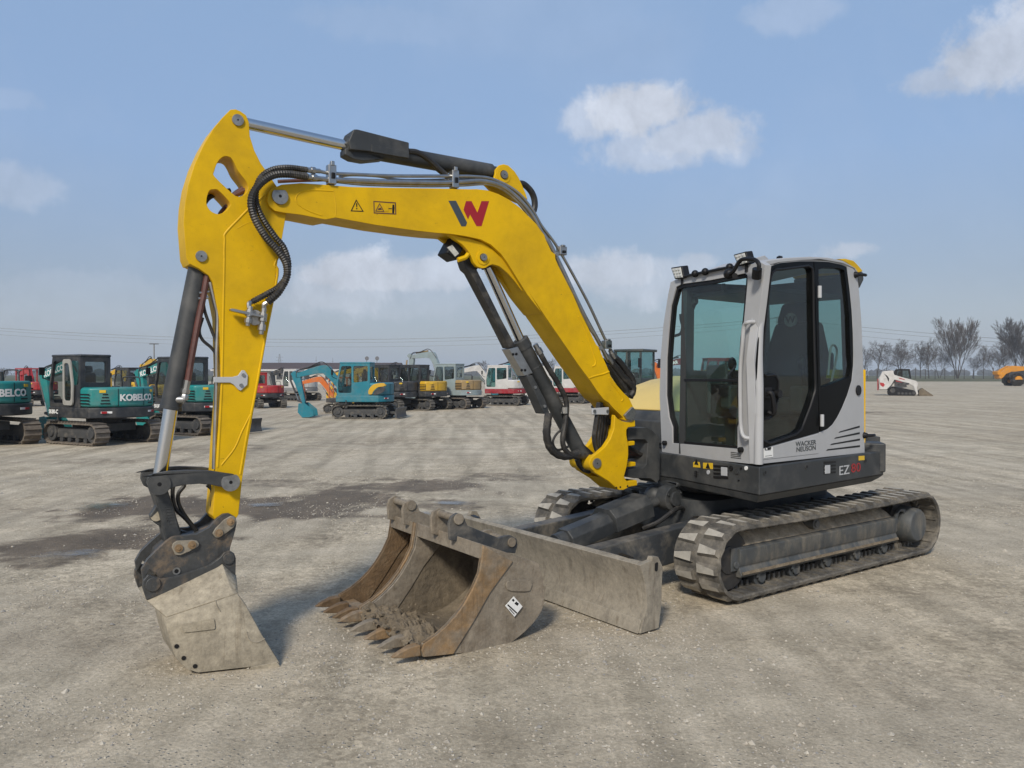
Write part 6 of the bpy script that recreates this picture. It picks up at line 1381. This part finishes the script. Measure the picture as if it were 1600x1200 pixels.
def wetness(x, y):
    w = 0
    for cx, cy, rx, ry, s in WW:
        d = math.sqrt(((x - cx) / rx) ** 2 + ((y - cy) / ry) ** 2)
        if d < 1.8:
            n = noise.noise((x * .9, y * .9, 3.1)) * .6 + noise.noise((x * 3.1, y * 3.1, 1)) * .35 + noise.noise((x * 9, y * 9, 2)) * .2
            w = max(w, min(1, max(0, (1.15 - d + n) * 1.6)) * s)
    return w
def gz(x, y):
    f = max(0, 1 - max(abs(x) - 9, y - 22, 0) / 6)
    if f <= 0: return 0
    z = noise.noise((x * .35, y * .35, 0)) * .010 + noise.noise((x * 1.7, y * 1.7, 5)) * .004
    u = x * .55 + y * .84                                              # shallow wheel ruts
    z += .003 * math.sin(u * 3.2 + noise.noise((x * .3, y * .3, 9)) * 3) * max(0, noise.noise((x * .12, y * .12, 2)) + .2)
    return z * f - .006
xs = [-3000, -900, -300, -120, -60, -35, -22, -16]; x = -12.0
while x <= 12.0: xs.append(x); x += .085
xs += [16, 22, 35, 60, 120, 300, 900, 3000]
ys_ = [-400, -60, -12, -4, 0, 1.0]; y = 1.6
while y < 215:
    ys_.append(y); y += max(.06, .006 * y * y ** .35)
ys_ += [215]
xs = sorted(xs)
bm = bmesh.new(); wl = bm.verts.layers.float.new('wet'); rows = []
for y in ys_:
    r = []
    for x in xs:
        v = bm.verts.new((x, y, gz(x, y))); v[wl] = wetness(x, y) if (1 < y < 200) else 0; r.append(v)
    rows.append(r)
for a, b in zip(rows, rows[1:]):
    for i in range(len(xs) - 1): bm.faces.new((a[i], a[i + 1], b[i + 1], b[i]))
me = bpy.data.meshes.new('ground'); bm.to_mesh(me); bm.free()
for p in me.polygons: p.use_smooth = True
gnd = bpy.data.objects.new('ground', me); COL.objects.link(gnd); tag(gnd, 'pale dusty gravel yard with tyre tracks and damp patches', 'ground', kind='structure')
m, nt, b = newmat('gravel'); L = nt.links.new
tc = N(nt, 'ShaderNodeTexCoord'); co = tc.outputs['Object']
def mapped(sc, rot=0):
    mp = N(nt, 'ShaderNodeMapping'); mp.inputs['Scale'].default_value = sc; mp.inputs['Rotation'].default_value = (0, 0, rot); L(co, mp.inputs['Vector']); return mp.outputs['Vector']
big = noise_node(nt, co, .16, 5, .6, .4); rb = ramp(nt, .3, .72, (.47, .412, .322, 1), (.57, .51, .408, 1)); L(big.outputs['Fac'], rb.inputs['Fac'])
st1 = noise_node(nt, mapped((.12, .8, 1), R(-38)), 1.0, 6, .66, .8); rs = ramp(nt, .36, .66, (.88, .87, .86, 1), (1.05, 1.05, 1.04, 1)); L(st1.outputs['Fac'], rs.inputs['Fac'])
c = mixc(nt, 1.0, rb.outputs['Color'], rs.outputs['Color'], 'MULTIPLY')
st2 = noise_node(nt, mapped((1.6, .12, 1), R(-52)), 1.2, 6, .6, .6); rs2 = ramp(nt, .4, .62, (.84, .84, .83, 1), (1.08, 1.08, 1.07, 1)); L(st2.outputs['Fac'], rs2.inputs['Fac'])
c = mixc(nt, 1.0, c, rs2.outputs['Color'], 'MULTIPLY')
md = noise_node(nt, co, 2.2, 7, .7); rm = ramp(nt, .32, .68, (.76, .75, .73, 1), (1.15, 1.14, 1.13, 1)); L(md.outputs['Fac'], rm.inputs['Fac'])
c = mixc(nt, 1.0, c, rm.outputs['Color'], 'MULTIPLY')
fn = noise_node(nt, co, 46, 4, .75); rf = ramp(nt, .3, .72, (.66, .65, .63, 1), (1.23, 1.22, 1.20, 1)); L(fn.outputs['Fac'], rf.inputs['Fac'])
c = mixc(nt, 1.0, c, rf.outputs['Color'], 'MULTIPLY')
vo = N(nt, 'ShaderNodeTexVoronoi'); vo.inputs['Scale'].default_value = 34; L(co, vo.inputs['Vector'])
vr = ramp(nt, .05, .30, (1, 1, 1, 1), (0, 0, 0, 1)); L(vo.outputs['Distance'], vr.inputs['Fac'])
sel = N(nt, 'ShaderNodeSeparateColor'); L(vo.outputs['Color'], sel.inputs[0]); sr = ramp(nt, .72, .76); L(sel.outputs[0], sr.inputs['Fac'])
pm = N(nt, 'ShaderNodeMath', operation='MULTIPLY'); L(vr.outputs['Color'], pm.inputs[0]); L(sr.outputs['Color'], pm.inputs[1])
pm2 = N(nt, 'ShaderNodeMath', operation='MULTIPLY'); L(pm.outputs[0], pm2.inputs[0]); pm2.inputs[1].default_value = .75
pc = ramp(nt, 0, 1, (.22, .20, .17, 1), (.50, .46, .385, 1)); L(sel.outputs[1], pc.inputs['Fac'])
c = mixc(nt, pm2.outputs[0], c, pc.outputs['Color'])
at = N(nt, 'ShaderNodeAttribute', attribute_name='wet')
wn_ = noise_node(nt, co, 2.6, 9, .78, .4); wa = N(nt, 'ShaderNodeMath', operation='MULTIPLY_ADD'); L(wn_.outputs['Fac'], wa.inputs[0]); wa.inputs[1].default_value = 2.0; wa.inputs[2].default_value = -1.0
wb = N(nt, 'ShaderNodeMath', operation='MULTIPLY_ADD'); L(at.outputs['Fac'], wb.inputs[0]); wb.inputs[1].default_value = 1.25; L(wa.outputs[0], wb.inputs[2])
wm = N(nt, 'ShaderNodeMapRange', interpolation_type='SMOOTHSTEP'); L(wb.outputs[0], wm.inputs[0]); wm.inputs[1].default_value = .30; wm.inputs[2].default_value = 1.0
wc = mixc(nt, 1.0, c, (.36, .32, .28, 1), 'MULTIPLY'); c = mixc(nt, wm.outputs[0], c, wc)
cg = noise_node(nt, co, .45, 5, .65, .6); cgr = ramp(nt, .44, .58); L(cg.outputs['Fac'], cgr.inputs['Fac'])          # patches of coarse stones
v2 = N(nt, 'ShaderNodeTexVoronoi'); v2.inputs['Scale'].default_value = 22; L(co, v2.inputs['Vector'])
v2s = N(nt, 'ShaderNodeSeparateColor'); L(v2.outputs['Color'], v2s.inputs[0]); v2c = ramp(nt, 0, 1, (.70, .685, .66, 1), (1.20, 1.18, 1.15, 1)); L(v2s.outputs[0], v2c.inputs['Fac'])
cm_ = N(nt, 'ShaderNodeMath', operation='MULTIPLY'); L(cgr.outputs['Color'], cm_.inputs[0]); cm_.inputs[1].default_value = .85
c2_ = mixc(nt, 1.0, c, v2c.outputs['Color'], 'MULTIPLY'); c = mixc(nt, cm_.outputs[0], c, c2_)
# narrow wheel tracks running through the yard
for rot, sc_, am in ((-52, .55, .09), (-38, .42, .08), (18, .33, .05)):
    wv = N(nt, 'ShaderNodeTexWave', wave_type='BANDS', bands_direction='X'); wv.inputs['Scale'].default_value = sc_; wv.inputs['Distortion'].default_value = 4.5; wv.inputs['Detail'].default_value = 3; wv.inputs['Detail Scale'].default_value = .35
    L(mapped((1, .12, 1), R(rot)), wv.inputs['Vector']); wr_ = ramp(nt, .80, .97, (1, 1, 1, 1), (1 - am, 1 - am, 1 - am * 1.05, 1)); L(wv.outputs['Color'], wr_.inputs['Fac']); c = mixc(nt, 1.0, c, wr_.outputs['Color'], 'MULTIPLY')
L(c, b.inputs['Base Color'])
mr = N(nt, 'ShaderNodeMapRange'); L(wm.outputs[0], mr.inputs[0]); mr.inputs[3].default_value = .95; mr.inputs[4].default_value = .62; L(mr.outputs[0], b.inputs['Roughness'])
b.inputs['Specular IOR Level'].default_value = .25
hb = noise_node(nt, co, 30, 7, .75); ad = N(nt, 'ShaderNodeMath', operation='ADD'); L(hb.outputs['Fac'], ad.inputs[0]); L(pm.outputs[0], ad.inputs[1])

bp = N(nt, 'ShaderNodeBump'); bp.inputs['Strength'].default_value = .7; bp.inputs['Distance'].default_value = .018; L(ad.outputs[0], bp.inputs['Height']); L(bp.outputs['Normal'], b.inputs['Normal'])
me.materials.append(m)

# loose stones, thickest near the camera
rnd = random.Random(21); mb = MB(); cnt = 0
while cnt < 26000:
    y = 2.0 + 15 * rnd.random() ** 1.7; x = (rnd.random() * 2 - 1) * (y * .72 + .4)
    n = noise.noise((x * .7, y * .7, 4)) + .6 * noise.noise((x * 2.3, y * 2.3, 8)) + .18
    if rnd.random() > max(.06, n * 1.3): continue
    s = .0045 + .0075 * rnd.random() ** 3 + (.013 * rnd.random() if rnd.random() < .04 else 0); s *= .8 + .03 * y
    z = gz(x, y); k = 5; a0 = rnd.random() * 6.3
    ring = [mb._v((x + s * rnd.uniform(.7, 1.25) * math.cos(a0 + i * 6.283 / k), y + s * rnd.uniform(.7, 1.25) * math.sin(a0 + i * 6.283 / k), z + s * rnd.uniform(-.1, .25))) for i in range(k)]
    t = mb._v((x + s * rnd.uniform(-.3, .3), y + s * rnd.uniform(-.3, .3), z + s * rnd.uniform(.6, 1.0)))
    ci_ = rnd.choice((0, 0, 1, 1, 2))
    for i in range(k): mb.face([ring[i], ring[(i + 1) % k], t], ci_)
    cnt += 1
ST = [pmat('pale stone', (.45, .41, .335), .9, var=.3, vs=30), pmat('tan stone', (.38, .335, .265), .9, var=.3, vs=30), pmat('grey stone', (.27, .255, .23), .9, var=.3, vs=30)]
o = mb.build('gravel', ST, ang=20); tag(o, 'loose pale stones scattered over the yard', 'gravel', kind='stuff')

# puddles in the damp part of the yard
WATER, nt, b = newmat('puddle water'); L = nt.links.new
b.inputs['Base Color'].default_value = (.17, .15, .12, 1); b.inputs['Roughness'].default_value = .12; b.inputs['Specular IOR Level'].default_value = .5
at = N(nt, 'ShaderNodeAttribute', attribute_name='depth'); tcw = N(nt, 'ShaderNodeTexCoord'); nw = noise_node(nt, tcw.outputs['Object'], 2.4, 8, .72, .5)
aw = N(nt, 'ShaderNodeMath', operation='MULTIPLY_ADD'); L(nw.outputs['Fac'], aw.inputs[0]); aw.inputs[1].default_value = 2.2; aw.inputs[2].default_value = -1.1
sw_ = N(nt, 'ShaderNodeMath', operation='ADD'); L(at.outputs['Fac'], sw_.inputs[0]); L(aw.outputs[0], sw_.inputs[1])
mw = N(nt, 'ShaderNodeMapRange', interpolation_type='SMOOTHSTEP'); L(sw_.outputs[0], mw.inputs[0]); mw.inputs[1].default_value = .40; mw.inputs[2].default_value = 1.15; mw.inputs[4].default_value = .8
L(mw.outputs[0], b.inputs['Alpha'])                                    # muddy, broken rim
for i, (px, py, hw, hh, lab) in enumerate(((160, 791, 75, 12, 'long shallow puddle on the damp gravel left of the bucket'), (640, 803, 60, 6, 'thin puddle on the damp gravel behind the spare buckets'), (705, 787, 55, 6, 'narrow bright puddle behind the pins of the spare buckets'), (412, 789, 45, 7, 'small puddle just right of the stick of the yellow excavator'), (120, 866, 95, 12, 'muddy puddle at the near edge of the damp gravel'), (295, 834, 34, 7, 'small puddle seen through the bucket linkage'))):
    c = ground(px, py); a = ground(px, py - hh); d = ground(px, py + hh); rx, ry = hw / FPX * c.y, (a.y - d.y) / 2
    mb = MB(); dl = mb.bm.verts.layers.float.new('depth'); grid = []
    for r_ in range(7):
        ring = []
        for k in range(40):
            t = k * 2 * math.pi / 40; q = r_ / 6; v = mb._v((c.x + rx * q * math.cos(t), c.y + ry * q * math.sin(t), .0085)); v[dl] = 1.15 * (1 - q); ring.append(v)
        grid.append(ring)
    for r_ in range(1, 6):
        for k in range(40): mb.face([grid[r_][k], grid[r_][(k + 1) % 40], grid[r_ + 1][(k + 1) % 40], grid[r_ + 1][k]])
    mb.face(grid[1]); bmesh.ops.delete(mb.bm, geom=grid[0], context='VERTS')
    o = mb.build('puddle', WATER); tag(o, lab, 'puddle', kind='structure')

# grass beyond the yard, slightly raised
mb = MB()
for y0, z0, y1, z1 in ((214.5, -.02, 222, .55), (222, .55, 240, .75), (240, .75, 420, 1.2), (420, 1.2, 3000, 1.5)):
    for k in range(40):
        xa, xb = -2000 + k * 100, -1900 + k * 100; mb.poly([(xa, y0, z0), (xb, y0, z0), (xb, y1, z1), (xa, y1, z1)])
bmesh.ops.remove_doubles(mb.bm, verts=mb.bm.verts, dist=.001)
GR = pmat('dry winter grass', (.085, .088, .038), .95, var=.3, vs=.06, dirt=(.16, .135, .075), damt=.6, ds=.02)
o = mb.build('field', GR); tag(o, 'dull green field beyond the yard', 'field', kind='structure')
# low misty hedge line on the horizon
mb = MB(); rnd = random.Random(3)
for k in range(700):
    x = -1500 + k * 4.4 + rnd.uniform(-2, 2); y = 900 + rnd.uniform(-40, 40); h = 5 + 5 * abs(noise.noise((x * .004, 1, 2))) + rnd.uniform(0, 3); mb.ball((x, y, 1.2 + h * .4), 1, 1, sc=(rnd.uniform(4, 8), 3, h * .6))
o = mb.build('treeline', pmat('far woodland', (.055, .052, .042), .95, var=.3, vs=.1)); tag(o, 'low dark line of far woodland on the horizon', 'woodland', kind='stuff')

# ------------------------------------------------------------------ sky, sun, camera
SUN_EL, SUN_AZ = 38, 196      # azimuth: degrees clockwise from +Y (behind the camera, to the left)
w = bpy.data.worlds.new('World'); scene.world = w; w.use_nodes = True; nt = w.node_tree; L = nt.links.new
bg = nt.nodes['Background']
sky = N(nt, 'ShaderNodeTexSky', sky_type='NISHITA'); sky.sun_disc = False; sky.sun_elevation = R(SUN_EL); sky.sun_rotation = R(SUN_AZ)
sky.altitude = 50; sky.air_density = 1.0; sky.dust_density = 2.0; sky.ozone_density = 2.0
tc = N(nt, 'ShaderNodeTexCoord'); co = tc.outputs['Generated']; sx = N(nt, 'ShaderNodeSeparateXYZ'); L(co, sx.inputs[0])
def M2(op, a, b=None, c=None):
    n = N(nt, 'ShaderNodeMath', operation=op)
    for i, v in enumerate((a, b, c)):
        if v is None: continue
        if hasattr(v, 'links'): L(v, n.inputs[i])
        else: n.inputs[i].default_value = v
    return n.outputs[0]
az = M2('ARCTAN2', sx.outputs[0], sx.outputs[1]); el = M2('ARCSINE', sx.outputs[2])
n1 = noise_node(nt, co, 9, 9, .62, .3); n2 = noise_node(nt, co, 30, 6, .65, .2)
nn = M2('ADD', M2('MULTIPLY', M2('SUBTRACT', n1.outputs['Fac'], .5), 1.7), M2('MULTIPLY', M2('SUBTRACT', n2.outputs['Fac'], .5), 1.35))
BL = [(1000, 172, 100, 46, .85), (1085, 212, 95, 40, .7), (925, 185, 50, 34, .6), (1020, 238, 100, 36, .55), (1130, 225, 60, 30, .4),
      (1570, 85, 95, 52, .75), (1515, 118, 90, 28, .55), (1620, 50, 60, 60, .75),
      (560, 428, 115, 36, .80), (680, 432, 95, 32, .68), (510, 462, 140, 38, .55), (950, 427, 90, 30, .70), (1030, 442, 150, 38, .5), (1325, 392, 46, 16, .55), (1090, 410, 40, 18, .5), (640, 470, 260, 40, .3),
      (20, 290, 70, 30, .30), (120, 470, 260, 50, .18), (640, 40, 220, 30, .10), (1230, 22, 70, 30, .22), (20, 155, 40, 16, .14), (860, 60, 140, 24, .08), (1180, 330, 60, 20, .1)]
tot = None
for px, py, hw, hh, o_ in BL:
    d = ray(px, py).normalized(); a0, e0 = math.atan2(d.x, d.y), math.asin(d.z)
    u = M2('DIVIDE', M2('SUBTRACT', az, a0), hw / FPX); v = M2('DIVIDE', M2('SUBTRACT', el, e0), hh / FPX)
    r = M2('SQRT', M2('ADD', M2('MULTIPLY', u, u), M2('MULTIPLY', v, v)))
    k = M2('ADD', M2('SUBTRACT', 1.0, r), nn)
    mr = N(nt, 'ShaderNodeMapRange', interpolation_type='SMOOTHSTEP'); L(k, mr.inputs[0]); mr.inputs[1].default_value = -.12; mr.inputs[2].default_value = .50; mr.inputs[4].default_value = o_
    tot = mr.outputs[0] if tot is None else M2('MAXIMUM', tot, mr.outputs[0])
# thin veil everywhere, thicker low down
veil = noise_node(nt, co, 3.5, 6, .6, .5); vr = ramp(nt, .45, .8, (0, 0, 0, 1), (.16, .16, .16, 1)); L(veil.outputs['Fac'], vr.inputs['Fac'])
tot = M2('MAXIMUM', tot, vr.outputs['Color'])
cs = N(nt, 'ShaderNodeMapRange'); L(n1.outputs['Fac'], cs.inputs[0]); cs.inputs[1].default_value = .3; cs.inputs[2].default_value = .7; cs.inputs[3].default_value = .88; cs.inputs[4].default_value = 1.08
CLOUD = (4.9, 5.2, 5.85, 1)
mpb = N(nt, 'ShaderNodeMapping'); mpb.inputs['Location'].default_value = (.012, .012, -.03); L(co, mpb.inputs['Vector']); n1b = noise_node(nt, mpb.outputs['Vector'], 9, 9, .62, .3)
rel = M2('MULTIPLY_ADD', M2('SUBTRACT', n1.outputs['Fac'], n1b.outputs['Fac']), .9, cs.outputs[0])  # shifted noise difference: lit and shaded relief painted into the cloud colour
cc = mixc(nt, 1.0, CLOUD, rel, 'MULTIPLY')
hz = N(nt, 'ShaderNodeValToRGB'); L(el, hz.inputs['Fac']); hz.color_ramp.elements[0].position = 0; hz.color_ramp.elements[0].color = (2.85 / 6, 3.25 / 6, 3.8 / 6, 1); hz.color_ramp.elements[1].position = 1; hz.color_ramp.elements[1].color = (1.5 / 6, 2.5 / 6, 4.5 / 6, 1)
for p_, c_ in ((.11, (1.95, 2.55, 3.75)), (.26, (2.0, 3.05, 5.05)), (.45, (2.1, 3.2, 5.15))):
    e_ = hz.color_ramp.elements.new(p_); e_.color = tuple(v / 6 for v in c_) + (1,)
hzc = mixc(nt, 1.0, hz.outputs['Color'], (6, 6, 6, 1), 'MULTIPLY')
sg = mixc(nt, 1.0, sky.outputs['Color'], (1.9, 1.72, 1.45, 1), 'MULTIPLY'); s1 = mixc(nt, .82, sg, hzc)
s2 = mixc(nt, tot, s1, cc)
L(s2, bg.inputs['Color']); bg.inputs['Strength'].default_value = .127
sd = bpy.data.lights.new('sun', 'SUN'); sd.energy = 3.5; sd.angle = R(9); sd.color = (1, .93, .82)
so = bpy.data.objects.new('sun', sd); COL.objects.link(so)
dirv = Vector((math.sin(R(SUN_AZ)) * math.cos(R(SUN_EL)), math.cos(R(SUN_AZ)) * math.cos(R(SUN_EL)), math.sin(R(SUN_EL))))
so.rotation_euler = dirv.to_track_quat('Z', 'Y').to_euler()
cam = bpy.data.cameras.new('camera'); cam.sensor_width = 36; cam.lens = FPX * 36 / 1600; cam.clip_start = .05; cam.clip_end = 6000
cmo = bpy.data.objects.new('camera', cam); COL.objects.link(cmo); cmo.location = (0, 0, CAM_H); cmo.rotation_euler = (math.pi / 2 - PITCH, 0, 0)
scene.camera = cmo
scene.view_settings.view_transform = 'Standard'; scene.view_settings.look = 'None'; scene.view_settings.gamma = 1; scene.view_settings.use_curve_mapping = False
scene.view_settings.exposure = 0.0
scene.cycles.max_bounces = 8; scene.cycles.transparent_max_bounces = 16

hm = bpy.data.materials.new('thin haze'); hm.use_nodes = True; nt = hm.node_tree; nt.nodes.clear()
out = N(nt, 'ShaderNodeOutputMaterial'); pv = N(nt, 'ShaderNodeVolumePrincipled'); pv.inputs['Color'].default_value = (.80, .88, .97, 1); pv.inputs['Density'].default_value = .00045; nt.links.new(pv.outputs[0], out.inputs['Volume'])
m = MB(); m.bb(-3100, 3100, -450, 3100, -1.5, 45); o = m.build('haze', hm); tag(o, 'thin pale haze over the yard and field', 'haze', kind='stuff')
